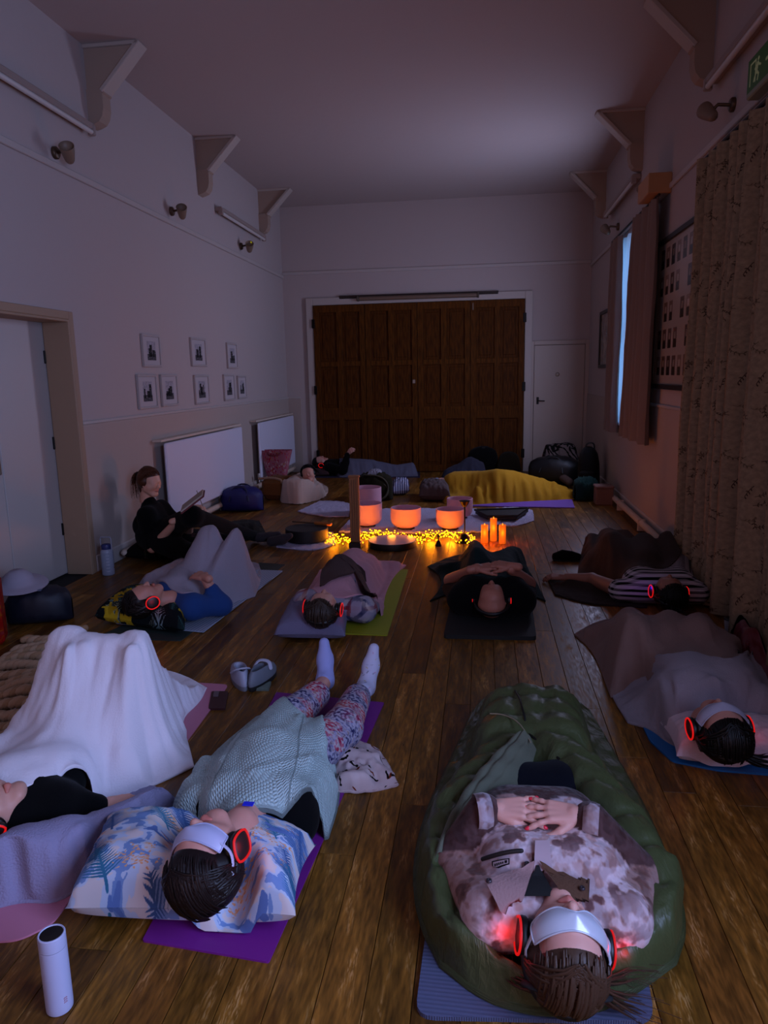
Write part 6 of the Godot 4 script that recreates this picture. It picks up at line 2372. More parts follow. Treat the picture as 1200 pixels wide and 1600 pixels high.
func pink_sleeper() -> void:
	yoga_mat("lime yellow yoga mat under the sleeper in pink", pix([[430, 986], [605, 993], [638, 890], [520, 884]]), plain(Color(0.55, 0.58, 0.05), 0.65), 0.006, 0.015)
	pillow("pillow", "lilac grey velvet cushion under the sleeper in pink", [at(455, 952), at(553, 956), at(540, 1008), at(428, 1006)], 0.165, fabric(Color(0.44, 0.42, 0.52), "fleece", 0.12, 0.3), [[at(502, 962, 0.1), 0.14, 0.04]], 9, 0.004)
	var who := thing("person", "person with red-lit headphones wrapped in a pink blanket on the lime mat", "person", at(530, 930))
	var hx := head_at(at(504, 950, 0.19), Vector3(0.0, 0.1, 1), Vector3(0.06, 0.98, -0.1))
	var b := Soup.new()
	b.add(skull(), hx)
	part(who, "body", b.mesh(), skin(Color(0.76, 0.54, 0.47)))
	var s := Flesh.new()
	s.cell = 0.014
	s.blend = 0.04
	s.bone(at(478, 940, 0.13), at(568, 952, 0.11), 0.085, 0.085)
	s.bone(at(520, 932, 0.13), at(540, 900, 0.13), 0.13, 0.13)
	s.bone(at(568, 952, 0.11), at(588, 945, 0.05), 0.07, 0.045)
	var im := Image.create(64, 64, false, Image.FORMAT_RGB8)
	im.fill(Color(0.55, 0.53, 0.60))
	var r := RandomNumberGenerator.new()
	r.seed = 2
	for k in 9: stroke(im, Vector2(r.randf() * 64, r.randf() * 64), Vector2(r.randf() * 64, r.randf() * 64), 2.5, 2.0, [Color(0.12, 0.16, 0.3), Color(0.5, 0.16, 0.16), Color(0.72, 0.68, 0.66)][k % 3])
	part(who, "jumper", s.soup().mesh(), printed(tex(im), Vector2(0.3, 0.3), false), "patterned knitted jumper in blue, red and grey")
	dress_head(who, hx, Color(0.20, 0.15, 0.12), null, "red-rimmed headphones on the sleeper wrapped in pink", false, 6, 60)
	red_light(hx * Vector3(-0.15, -0.01, 0.0), 0.001)
	var under := bones_of(s, 0.006)
	under += [cap(520, 932, 0.13, 0.13, 545, 890, 0.13, 0.12), cap(540, 900, 0.13, 0.13, 555, 876, 0.16, 0.10), cap(552, 880, 0.18, 0.08, 556, 872, 0.05, 0.06), cap(560, 900, 0.12, 0.1, 575, 880, 0.1, 0.08), cap(590, 884, 0.03, 0.05, 622, 884, 0.03, 0.04)]
	var far := pix([[500, 892], [520, 882], [550, 876], [590, 876], [634, 884]])
	var near := pix([[472, 938, 0.06], [490, 928, 0.18], [520, 932, 0.25], [552, 950, 0.2], [598, 958, 0.02]])
	blanket("blanket", "dusty pink fleece blanket round the sleeper on the lime mat", "blanket", fabric(Color(0.74, 0.54, 0.58), "fleece", 0.2, 0.2), far, near, pix([[500, 892], [488, 912], [472, 938, 0.06]]), pix([[634, 884], [615, 900], [600, 930], [598, 958, 0.02]]), under, 60, 50, 10.0, 0.014, 11.0, 54, 0.012)
	# a brown shawl across the middle
	var band := under.duplicate()
	for q in band: 
		q[2] += 0.03
		q[3] += 0.03
	blanket("shawl", "brown fleece shawl across the pink blanket", "shawl", fabric(Color(0.27, 0.19, 0.18), "fleece", 0.2, 0.3), pix([[512, 892, 0.1], [535, 880, 0.2], [560, 882, 0.2], [582, 898, 0.1]]), pix([[500, 914, 0.1], [538, 902, 0.25], [570, 914, 0.2], [590, 936, 0.1]]), pix([[512, 892, 0.1], [500, 914, 0.1]]), pix([[582, 898, 0.1], [590, 936, 0.1]]), band, 40, 16, 10.0, 0.008, 14.0, 57, 0.012)

func bald_sleeper() -> void:
	yoga_mat("thick black green mat under the bald sleeper", pix([[693, 997], [838, 1000], [822, 880], [720, 880]]), plain(Color(0.05, 0.062, 0.055), 0.75), 0.025, 0.03)
	var who := thing("person", "bald person in a black shirt with hands folded over a dark teal blanket", "person", at(768, 930))
	var hx := head_at(at(768, 936, 0.15), Vector3(0.02, 0.08, 1), Vector3(0.0, 0.98, -0.1), 1.05)
	var b := Soup.new()
	b.add(skull(), hx)
	var wl := at(746, 888, 0.325)
	var wr := at(798, 889, 0.325)
	var el := at(704, 920, 0.07)
	var er := at(826, 925, 0.07)
	var f := Flesh.new()
	f.cell = 0.011
	f.blend = 0.02
	f.bone(el + Vector3(0, 0.06, 0), wl, 0.05, 0.033)
	f.bone(er + Vector3(0, 0.06, 0), wr, 0.05, 0.033)
	b.add(f.soup())
	b.add(hand(0.3, 0.0, 0.4), hand_at(wl, Vector3(1, 0.1, -0.2), Vector3(0, 1, 0.3), true))
	b.add(hand(0.3, 0.0, 0.4), hand_at(wr + Vector3(0, 0.02, 0), Vector3(-1, 0.05, -0.2), Vector3(0, 1, 0.3), false))
	part(who, "body", b.mesh(), skin(Color(0.66, 0.42, 0.34)))
	var s := Flesh.new()
	s.cell = 0.014
	s.blend = 0.05
	s.bone(at(722, 936, 0.12), at(814, 938, 0.12), 0.095, 0.095)
	s.bone(at(745, 930, 0.14), at(750, 900, 0.14), 0.14, 0.13)
	s.bone(at(792, 930, 0.14), at(785, 900, 0.14), 0.14, 0.13)
	s.bone(at(722, 936, 0.11), el, 0.08, 0.058)
	s.bone(at(814, 938, 0.11), er, 0.08, 0.058)
	part(who, "shirt", s.soup().mesh(), fabric(Color(0.018, 0.018, 0.022), "weave", 0.05, 0.03))
	dress_head(who, hx, Color.BLACK, null, "red-rimmed headphones on the bald sleeper", false, 1, 0)
	red_light(hx * Vector3(-0.15, -0.01, 0.0), 0.001)
	var under := bones_of(s, 0.004).slice(1, 3)
	under += [cap(748, 905, 0.14, 0.13, 745, 880, 0.16, 0.11), cap(785, 905, 0.14, 0.13, 782, 882, 0.14, 0.11), cap(746, 868, 0.36, 0.06, 742, 880, 0.1, 0.08), cap(746, 868, 0.36, 0.06, 742, 852, 0.08, 0.05), cap(785, 880, 0.12, 0.1, 800, 868, 0.1, 0.08), cap(690, 890, 0.02, 0.05, 720, 885, 0.05, 0.05)]
	blanket("blanket", "dark teal blanket over the bald sleeper with one knee raised", "blanket", fabric(Color(0.085, 0.145, 0.145), "fleece", 0.2, 0.2), pix([[668, 886], [700, 872], [742, 862], [780, 868], [815, 880]]), pix([[672, 940], [705, 925, 0.08], [735, 905, 0.26], [770, 903, 0.29], [800, 908, 0.26], [828, 928, 0.08], [852, 940]]), pix([[668, 886], [690, 900], [690, 920], [672, 940]]), pix([[815, 880], [835, 905], [852, 940]]), under, 60, 50, 10.0, 0.01, 9.0, 61, 0.012)

func striped_sleeper() -> void:
	var who := thing("person", "person in a black and white striped top with arms spread by the curtain", "person", at(1040, 930))
	var hx := head_at(at(1046, 925, 0.16), Vector3(0.12, 0.05, 1), Vector3(0.05, 0.98, -0.15))
	var b := Soup.new()
	b.add(skull(), hx)
	var sl := at(968, 922, 0.10)
	var sr := at(1090, 926, 0.10)
	var f := Flesh.new()
	f.cell = 0.012
	f.blend = 0.02
	f.chain([sl, at(925, 905, 0.06), at(885, 902, 0.05)], [0.055, 0.045, 0.03])
	f.chain([sr, at(1106, 912, 0.05)], [0.055, 0.045])
	b.add(f.soup())
	b.add(hand(0.5), hand_at(at(880, 902, 0.05), Vector3(-1, 0, -0.1), Vector3(0, 1, 0.2), true))
	part(who, "body", b.mesh(), skin(Color(0.58, 0.38, 0.30)))
	var s := Flesh.new()
	s.cell = 0.013
	s.blend = 0.04
	s.bone(sl, sr, 0.075, 0.075)
	s.bone(at(1000, 915, 0.12), at(1062, 917, 0.12), 0.115, 0.115)
	s.bone(at(1000, 912, 0.12), at(1010, 880, 0.12), 0.12, 0.12)
	s.bone(at(1055, 912, 0.12), at(1055, 880, 0.12), 0.12, 0.12)
	var im := Image.create(8, 32, false, Image.FORMAT_RGB8)
	for y in 32:
		for x in 8: im.set_pixel(x, y, Color(0.72, 0.68, 0.70) if y % 16 < 9 else Color(0.03, 0.028, 0.035))
	var shirt := printed(tex(im), Vector2(1, 1), false)
	shirt.uv1_scale = Vector3(1.0, 1.0 / 0.075, 1.0 / 0.075)
	part(who, "top", s.soup().mesh(), shirt, "black and white striped top")
	dress_head(who, hx, Color(0.03, 0.022, 0.02), null, "red-rimmed headphones on the sleeper in the striped top", false, 7, 90, [[[Vector3(0.02, 0.1, -0.06), Vector3(0.0, 0.16, -0.1), Vector3(-0.03, 0.2, -0.13)], 18, 0.03]])
	red_light(hx * Vector3(0.15, -0.01, 0.0), 0.0012)
	var blue := OmniLight3D.new()
	blue.name = "headphone_led"
	add_child(blue, true)
	blue.position = hx * Vector3(0.135, -0.03, 0.02)
	blue.light_color = Color(0.2, 0.12, 1.0)
	blue.light_energy = 0.0035
	blue.light_size = 0.01
	blue.shadow_enabled = true
	var under := bones_of(s, 0.006).slice(2, 4)
	under += [cap(985, 885, 0.15, 0.12, 960, 848, 0.25, 0.09), cap(1050, 885, 0.15, 0.12, 1045, 848, 0.25, 0.09), cap(960, 848, 0.25, 0.09, 950, 838, 0.1, 0.08), cap(1045, 848, 0.25, 0.09, 1050, 838, 0.1, 0.08), cap(930, 880, 0.06, 0.07, 925, 850, 0.08, 0.1), cap(1010, 880, 0.2, 0.1, 1005, 848, 0.24, 0.09)]
	blanket("blanket", "dark brown blanket over the sleeper in the striped top", "blanket", fabric(Color(0.21, 0.16, 0.14), "fleece", 0.25, 0.15), pix([[912, 852], [930, 836], [965, 828], [992, 830], [1012, 848]]), pix([[902, 908], [945, 914], [978, 902, 0.1], [1006, 886, 0.25], [1048, 890, 0.22], [1066, 906]]), pix([[912, 852], [905, 880], [902, 908]]), pix([[1012, 848], [1042, 882], [1066, 906]]), under, 60, 50, 8.0, 0.006, 8.0, 64, 0.012)
	blanket("blanket", "brown blanket bunched under the spread arm of the sleeper in stripes", "blanket", fabric(Color(0.17, 0.125, 0.105), "fleece", 0.25, 0.2), pix([[856, 905], [890, 898], [940, 900], [1000, 905]]), pix([[868, 930], [920, 945], [980, 948], [1010, 950]]), pix([[856, 905], [868, 930]]), pix([[1000, 905], [1010, 950]]), [cap(890, 915, 0.0, 0.05, 960, 930, 0.0, 0.06)], 40, 24, 8.0, 0.012, 12.0, 65, 0.015)
	var sh := at(884, 876)
	var d := thing("slipper", "black slipper beside the dark brown blanket", "shoe", sh)
	var sp := Soup.new()
	sp.tube([sh + Vector3(-0.09, 0.03, 0.0), sh + Vector3(-0.03, 0.04, 0.0), sh + Vector3(0.05, 0.035, 0.01), sh + Vector3(0.1, 0.03, 0.02)], [0.028, 0.042, 0.038, 0.03], 14, true, Color.WHITE, 1.3)
	part(d, "upper", sp.mesh(), fabric(Color(0.015, 0.015, 0.018), "fleece", 0.1, 0.1))
	var so := Soup.new()
	so.box(sh + Vector3(0.005, 0.006, 0.005), Vector3(0.22, 0.012, 0.075), 0.005, Basis(Vector3.UP, -0.1))
	part(d, "sole", so.mesh(), plain(Color(0.03, 0.03, 0.03), 0.8))

func beige_sleeper() -> void:
	yoga_mat("bright blue mat under the sleeper with the white mask", pix([[995, 1115], [1015, 1158], [1050, 1190], [1120, 1204], [1260, 1216], [1235, 1080], [1080, 1040]]), plain(Color(0.03, 0.38, 0.62), 0.6), 0.008, 0.02)
	pillow("pillow", "white crumpled pillow on the bright blue mat", [at(1030, 1146), at(1225, 1154), at(1240, 1210), at(1056, 1200)], 0.15, fabric(Color(0.80, 0.75, 0.78), "fleece", 0.25, 0.12), [[at(1130, 1160, 0.1), 0.15, 0.05]], 13, 0.01)
	var who := thing("person", "dark-haired person with a white eye mask under beige blankets on the blue mat", "person", at(1110, 1080))
	var hx := head_at(at(1126, 1138, 0.19), Vector3(0.08, 0.05, 1), Vector3(-0.05, 0.98, -0.12))
	var b := Soup.new()
	b.add(skull(), hx)
	part(who, "body", b.mesh(), skin(Color(0.74, 0.52, 0.45)))
	var s := Flesh.new()
	s.cell = 0.014
	s.blend = 0.04
	s.bone(at(1066, 1098, 0.11), at(1172, 1104, 0.11), 0.075, 0.075)
	s.bone(at(1080, 1085, 0.13), at(1070, 1020, 0.13), 0.13, 0.13)
	s.bone(at(1130, 1085, 0.13), at(1110, 1020, 0.13), 0.13, 0.13)
	s.bone(at(1060, 1000, 0.15), at(1085, 1000, 0.15), 0.115, 0.115)
	part(who, "top", s.soup().mesh(), fabric(Color(0.03, 0.03, 0.035), "weave", 0.05, 0.03))
	dress_head(who, hx, Color(0.045, 0.03, 0.028), Color(0.64, 0.63, 0.70), "red-rimmed headphones on the sleeper with the white mask", false, 9, 120, [[[Vector3(-0.04, 0.09, -0.06), Vector3(-0.1, 0.1, -0.09), Vector3(-0.15, 0.09, -0.1)], 16, 0.02]])
	for e in [-1.0, 1.0]: red_light(hx * Vector3(e * 0.15, -0.01, 0.0), 0.0016)
	# upper blanket: pale grey over chest and shoulders
	var under := bones_of(s, 0.01)
	var up_under := bones_of(s, 0.04) + [cap(1030, 1105, 0.05, 0.08, 1005, 1075, 0.03, 0.06), cap(1180, 1090, 0.08, 0.09, 1160, 1040, 0.08, 0.09)]
	for q in [[[1000, 1070, 0.06], [1090, 1050, 0.26], 0.014], [[1040, 1040, 0.22], [1120, 1060, 0.27], 0.012], [[1120, 1040, 0.26], [1170, 1090, 0.16], 0.014]]:
		up_under.append([at(q[0][0], q[0][1], q[0][2]), at(q[1][0], q[1][1], q[1][2]), q[2], q[2]])
	blanket("blanket", "pale grey blanket over the shoulders of the sleeper with the white mask", "blanket", fabric(Color(0.55, 0.53, 0.56), "fleece", 0.2, 0.15), pix([[945, 1062], [1000, 1055, 0.06], [1040, 1030, 0.24], [1100, 1020, 0.26], [1150, 1040, 0.1], [1175, 1055]]), pix([[982, 1130], [1018, 1140], [1050, 1128, 0.1], [1078, 1106, 0.2], [1112, 1094, 0.25], [1156, 1102, 0.24], [1192, 1126, 0.12], [1215, 1140]]), pix([[945, 1062], [960, 1095], [982, 1130]]), pix([[1175, 1055], [1200, 1095], [1215, 1140]]), up_under, 64, 56, 10.0, 0.006, 9.0, 71, 0.014)
	var low_under := under + [cap(1045, 1010, 0.15, 0.12, 990, 985, 0.28, 0.09), cap(1100, 1010, 0.15, 0.12, 1090, 990, 0.26, 0.09), cap(990, 985, 0.28, 0.09, 985, 965, 0.08, 0.07), cap(1090, 990, 0.26, 0.09, 1090, 975, 0.08, 0.07), cap(1040, 995, 0.24, 0.08, 1045, 975, 0.22, 0.08), cap(915, 990, 0.02, 0.04, 950, 985, 0.05, 0.06)]
	blanket("blanket", "warm beige blanket over bent legs of the sleeper with the white mask", "blanket", fabric(Color(0.50, 0.41, 0.38), "fleece", 0.25, 0.15), pix([[898, 992], [935, 970], [985, 966], [1060, 970], [1125, 1000]]), pix([[955, 1090], [1000, 1085], [1045, 1062, 0.22], [1095, 1045, 0.27], [1140, 1055, 0.2], [1160, 1070]]), pix([[898, 992], [930, 1020], [955, 1090]]), pix([[1125, 1000], [1145, 1030], [1160, 1070]]), low_under, 60, 50, 9.0, 0.007, 8.0, 73, 0.014)
	# red bag by the curtain
	var rb := pix([[1140, 1000], [1160, 985], [1200, 985], [1235, 1000]])
	blanket("red_bag", "crumpled red bag at the foot of the patterned curtain", "bag", plain(Color(0.36, 0.05, 0.09), 0.5), rb, pix([[1150, 1040], [1180, 1065], [1210, 1070], [1240, 1060]]), pix([[1140, 1000], [1145, 1020], [1150, 1040]]), pix([[1235, 1000], [1240, 1030], [1240, 1060]]), [cap(1175, 1010, 0.1, 0.1, 1215, 1015, 0.1, 0.1), cap(1180, 990, 0.12, 0.08, 1210, 985, 0.12, 0.08), cap(1185, 1045, 0.04, 0.06, 1215, 1050, 0.04, 0.06)], 44, 36, 14.0, 0.022, 12.0, 77, 0.012)
	var wt := at(1140, 988)
	var d := thing("cup", "small white paper cup beside the red bag", "cup", wt)
	var cs := Soup.new()
	cs.lathe([Vector2(0.0, 0.0), Vector2(0.026, 0.0), Vector2(0.036, 0.08), Vector2(0.038, 0.083), Vector2(0.034, 0.08), Vector2(0.025, 0.01), Vector2(0.0, 0.01)], Transform3D(Basis.IDENTITY, wt), 20)
	part(d, "body", cs.mesh(), plain(Color(0.68, 0.66, 0.68), 0.6))
	var lid := Soup.new()
	lid.lathe([Vector2(0.039, 0.08), Vector2(0.039, 0.09), Vector2(0.03, 0.092), Vector2(0.0, 0.09)], Transform3D(Basis.IDENTITY, wt), 20)
	part(d, "lid", lid.mesh(), plain(Color(0.03, 0.03, 0.03), 0.4))

# ---------------------------------------------------------------- the reader by the wall
func seated_reader() -> void:
	var who := thing("person", "seated person with a ponytail in black reading by the radiator", "person", Vector3(-2.75, 0, -6.05))
	var hc := on_x(234, 755, -2.86)
	var hx := head_at(hc, Vector3(0.10, 1, 0.0), Vector3(0.86, -0.22, 0.18))
	var chest := hc + Vector3(-0.02, -0.36, 0.02)
	var hip := Vector3(-2.82, 0.24, hc.z + 0.05)
	var b := Soup.new()
	b.add(skull(), hx)
	var sh_n := chest + Vector3(0.06, 0.11, 0.17)
	var sh_f := chest + Vector3(0.04, 0.11, -0.16)
	var el_n := chest + Vector3(0.10, -0.17, 0.20)
	var el_f := chest + Vector3(0.26, -0.12, -0.2)
	var wn := on_x(278, 812, -2.46)
	var wf := wn + Vector3(0.04, 0.06, -0.22)
	var f := Flesh.new()
	f.cell = 0.01
	f.blend = 0.02
	f.bone(el_n, wn, 0.042, 0.027)
	f.bone(el_f, wf, 0.042, 0.027)
	b.add(f.soup())
	b.add(hand(0.45, 0.0, 0.6), hand_at(wn, Vector3(0.8, 0.2, -0.35), Vector3(0, 0.8, 0.55), false))
	b.add(hand(0.6, 0.0, 0.6), hand_at(wf, Vector3(0.8, 0.1, 0.2), Vector3(0, 0.9, -0.4), true))
	part(who, "body", b.mesh(), skin(Color(0.82, 0.60, 0.50)))
	var s := Flesh.new()
	s.cell = 0.013
	s.blend = 0.05
	s.bone(sh_n, sh_f, 0.07, 0.07)
	s.bone(hc + Vector3(-0.02, -0.165, 0), chest + Vector3(0, 0.06, 0), 0.058, 0.1)
	s.bone(chest + Vector3(0, 0, 0.07), hip + Vector3(0, 0.05, 0.06), 0.115, 0.125)
	s.bone(chest + Vector3(0, 0, -0.07), hip + Vector3(0, 0.05, -0.06), 0.115, 0.125)
	s.bone(sh_n, sh_n.lerp(el_n, 0.85), 0.072, 0.06)
	s.bone(sh_f, sh_f.lerp(el_f, 0.85), 0.07, 0.06)
	part(who, "top", s.soup().mesh(), fabric(Color(0.014, 0.014, 0.016), "weave", 0.05, 0.03))
	var t := Flesh.new()
	t.cell = 0.015
	t.blend = 0.05
	var kn := on_x(300, 806, -2.3)
	t.bone(hip + Vector3(0, 0, 0.07), hip + Vector3(0, 0, -0.07), 0.14, 0.14)
	t.chain([hip + Vector3(0.05, 0, -0.08), kn, at(398, 838, 0.06)], [0.11, 0.075, 0.05])
	t.chain([hip + Vector3(0.05, -0.02, 0.1), at(300, 868, 0.14), at(345, 856, 0.07)], [0.115, 0.085, 0.055])
	part(who, "trousers", t.soup().mesh(), fabric(Color(0.03, 0.024, 0.026), "weave", 0.05, 0.03))
	for q in [[at(404, 840, 0.06), Vector3(1, 0.1, 0.1)], [at(424, 846, 0.05), Vector3(1, 0.25, 0.3)]]:
		var so := Flesh.new()
		so.cell = 0.01
		so.blend = 0.02
		so.chain([q[0], q[0] + q[1] * 0.12, q[0] + q[1] * 0.2 + Vector3(0, 0.02, 0)], [0.045, 0.045, 0.028])
		part(who, "sock", so.soup().mesh(), fabric(Color(0.25, 0.22, 0.23), "weave", 0.04, 0.05), "grey striped sock")
	# eyes look down at the page
	var e := Soup.new()
	e.add(eye_lines(), hx)
	part(who, "lowered_eyes", e.mesh(), plain(Color(0.13, 0.07, 0.05), 0.8), "", "stuff")
	var hr := Soup.new()
	hr.add(hair_soup(0.05, 70, 21, [[[Vector3(0, 0.07, -0.11), Vector3(0, 0.06, -0.15), Vector3(0, -0.03, -0.16), Vector3(0, -0.12, -0.14)], 60, 0.02]], true), hx)
	part(who, "hair", hr.mesh(), hair_material(Color(0.30, 0.16, 0.085)))
	var tie := Soup.new()
	tie.tube([hx * Vector3(0, 0.068, -0.108), hx * Vector3(0, 0.064, -0.13)], [0.022], 12)
	part(who, "hair_tie", tie.mesh(), plain(Color(0.03, 0.02, 0.02), 0.8))
	var ne := Soup.new()
	for z in [-1.0, 1.0]: ne.tube(smooth_line([chest + Vector3(0.02, 0.18, z * 0.05), chest + Vector3(0.1, 0.12, z * 0.06), chest + Vector3(0.13, 0.02, z * 0.02)]), [0.006], 6, true, Color.WHITE, 0.5)
	part(who, "lanyard", ne.mesh(), plain(Color(0.42, 0.42, 0.38), 0.7), "", "stuff")
	# journal on the knees
	var jb := on_x(302, 784, -2.22)
	var jt := Basis.from_euler(Vector3(0.0, 0.35, 0.62))
	var d := thing("journal", "open dusty red journal on the knees of the seated reader", "book", jb)
	part(d, "cover", box_mesh(jb, Vector3(0.22, 0.012, 0.30), 0.004, jt), plain(Color(0.42, 0.17, 0.18), 0.7))
	part(d, "pages", box_mesh(jb + jt * Vector3(0, 0.012, 0), Vector3(0.205, 0.012, 0.285), 0.002, jt), plain(Color(0.66, 0.60, 0.55), 0.9))
	var pn := thing("pen", "thin pen in the writing hand of the seated reader", "pen", wf)
	var ps := Soup.new()
	ps.tube([wf + Vector3(0.11, 0.0, 0.03), wf + Vector3(0.06, 0.15, 0.03)], [0.004], 8)
	part(pn, "barrel", ps.mesh(), plain(Color(0.6, 0.5, 0.45), 0.4))
	# dark flowered floor cushion
	var im := Image.create(128, 128, false, Image.FORMAT_RGB8)
	im.fill(Color(0.025, 0.02, 0.025))
	var r := RandomNumberGenerator.new()
	r.seed = 19
	for k in 12:
		var c := Vector2(r.randf() * 128, r.randf() * 128)
		for j in 6:
			var a := TAU * j / 6 + r.randf()
			stroke(im, c, c + Vector2(cos(a), sin(a)) * r.randf_range(6, 12), 3, 1.5, [Color(0.34, 0.20, 0.22), Color(0.26, 0.14, 0.16), Color(0.14, 0.18, 0.12)][r.randi() % 3])
	pillow("floor_cushion", "dark flowered floor cushion under the seated reader", [Vector3(-3.08, 0, -6.5), Vector3(-2.3, 0, -6.35), Vector3(-2.3, 0, -5.72), Vector3(-3.08, 0, -5.72)], 0.2, printed(tex(im), Vector2(0.6, 0.6)), [], 17, 0.006)
	# water bottle
	var wb := at(170, 898)
	d = thing("water_bottle", "large clear water bottle with carry loop by the door pier", "bottle", wb)
	var clear := StandardMaterial3D.new()
	clear.transparency = BaseMaterial3D.TRANSPARENCY_ALPHA
	clear.albedo_color = Color(0.62, 0.66, 0.74, 0.55)
	clear.roughness = 0.15
	var bs := Soup.new()
	bs.lathe([Vector2(0.0, 0.0), Vector2(0.045, 0.0), Vector2(0.05, 0.01), Vector2(0.05, 0.05), Vector2(0.047, 0.06), Vector2(0.05, 0.07), Vector2(0.05, 0.19), Vector2(0.047, 0.205), Vector2(0.034, 0.22)], Transform3D(Basis.IDENTITY, wb), 24)
	part(d, "body", bs.mesh(), clear)
	bs = Soup.new()
	bs.lathe([Vector2(0.036, 0.215), Vector2(0.038, 0.225), Vector2(0.038, 0.25), Vector2(0.03, 0.258), Vector2(0.0, 0.26)], Transform3D(Basis.IDENTITY, wb), 20)
	part(d, "cap", bs.mesh(), plain(Color(0.12, 0.16, 0.36), 0.5))
	bs = Soup.new()
	bs.tube([wb + Vector3(-0.045, 0.2, 0), wb + Vector3(-0.046, 0.3, 0), wb + Vector3(-0.04, 0.315, 0), wb + Vector3(0.04, 0.315, 0), wb + Vector3(0.046, 0.3, 0), wb + Vector3(0.045, 0.2, 0)], [0.005], 8)
	part(d, "carry_loop", bs.mesh(), plain(Color(0.55, 0.56, 0.62), 0.4))
	for k in 6:
		bs = Soup.new()
		var line := []
		for j in 5:
			var a := PI * 0.25 + j * 0.12
			line.append(wb + Vector3(cos(a) * 0.0508, 0.04 + k * 0.026, sin(a) * 0.0508))
		bs.tube(line, [0.0015], 5)
		part(d, "level_mark", bs.mesh(), plain(Color(0.75, 0.76, 0.8), 0.6))
	# crumpled scarf by the feet
	blanket("scarf", "crumpled grey green scarf by the feet of the seated reader", "scarf", fabric(Color(0.13, 0.125, 0.115), "fleece", 0.15, 0.3), pix([[348, 822], [375, 812], [405, 815]]), pix([[352, 850], [385, 845], [416, 836]]), pix([[348, 822], [352, 850]]), pix([[405, 815], [416, 836]]), [cap(365, 828, 0.05, 0.07, 395, 824, 0.05, 0.06)], 36, 30, 14.0, 0.03, 14.0, 81, 0.012)

# ---------------------------------------------------------------- people and bags at the far end
func back_row() -> void:
	yellow_sleeper()
	door_sleeper()
	cream_sleeper()
	far_bags()

func yellow_sleeper() -> void:
	yoga_mat("lilac yoga mat under the yellow blanket", pix([[735, 791], [898, 794], [893, 779], [745, 777]]), plain(Color(0.42, 0.26, 0.62), 0.6), 0.012, 0.01)
	var who := thing("person", "person in a pale knitted hat lying under the yellow blanket", "person", at(760, 775))
	var hx := head_at(at(690, 758, 0.16), Vector3(-1, 0.05, 0.1), Vector3(0.1, 0.75, -0.6))
	var b := Soup.new()
	b.add(skull(), hx)
	part(who, "body", b.mesh(), skin(Color(0.66, 0.47, 0.42)))
	var s := Flesh.new()
	s.cell = 0.018
	s.blend = 0.05
	s.bone(at(715, 757, 0.15), at(790, 756, 0.15), 0.13, 0.13)
	part(who, "top", s.soup().mesh(), fabric(Color(0.05, 0.05, 0.06), "weave", 0.05, 0.03))
	var hat := Soup.new()
	hat.add(hair_soup(0.05, 0, 1, [], true, 1.08), hx)
	part(who, "hat", hat.mesh(), fabric(Color(0.44, 0.45, 0.52), "weave", 0.06, 0.1), "pale blue knitted hat")
	var under := bones_of(s, 0.045)
	under += [cap(710, 756, 0.17, 0.15, 740, 754, 0.19, 0.14), cap(740, 754, 0.19, 0.14, 778, 750, 0.25, 0.14), cap(778, 750, 0.25, 0.14, 800, 752, 0.22, 0.14), cap(800, 752, 0.22, 0.14, 845, 760, 0.13, 0.11), cap(845, 760, 0.13, 0.11, 880, 768, 0.06, 0.07), cap(700, 780, 0.04, 0.06, 730, 782, 0.03, 0.05), cap(872, 772, 0.05, 0.07, 890, 773, 0.04, 0.055)]
	for k in 9:
		var x := 745.0 + k * 15.0
		under.append([at(x, 754, 0.26 - 0.016 * maxf(0.0, k - 3)), at(x + 8, 783, 0.012), 0.02, 0.03])
	blanket("blanket", "mustard yellow blanket over the sleeper on the lilac mat", "blanket", fabric(Color(0.60, 0.43, 0.08), "fleece", 0.3, 0.2), pix([[688, 764], [730, 748], [800, 748], [860, 758], [898, 767]]), pix([[695, 787], [725, 791], [760, 788], [830, 784], [870, 782], [897, 781]]), pix([[688, 764], [686, 776], [695, 787]]), pix([[898, 767], [899, 775], [897, 781]]), under, 110, 46, 9.0, 0.014, 7.0, 91, 0.014)
	pillow("pillow", "crumpled grey bag used as a pillow by the yellow blanket", [at(655, 772), at(704, 772), at(704, 786), at(654, 785)], 0.24, fabric(Color(0.30, 0.25, 0.25), "fleece", 0.3, 0.2), [], 23, 0.02)

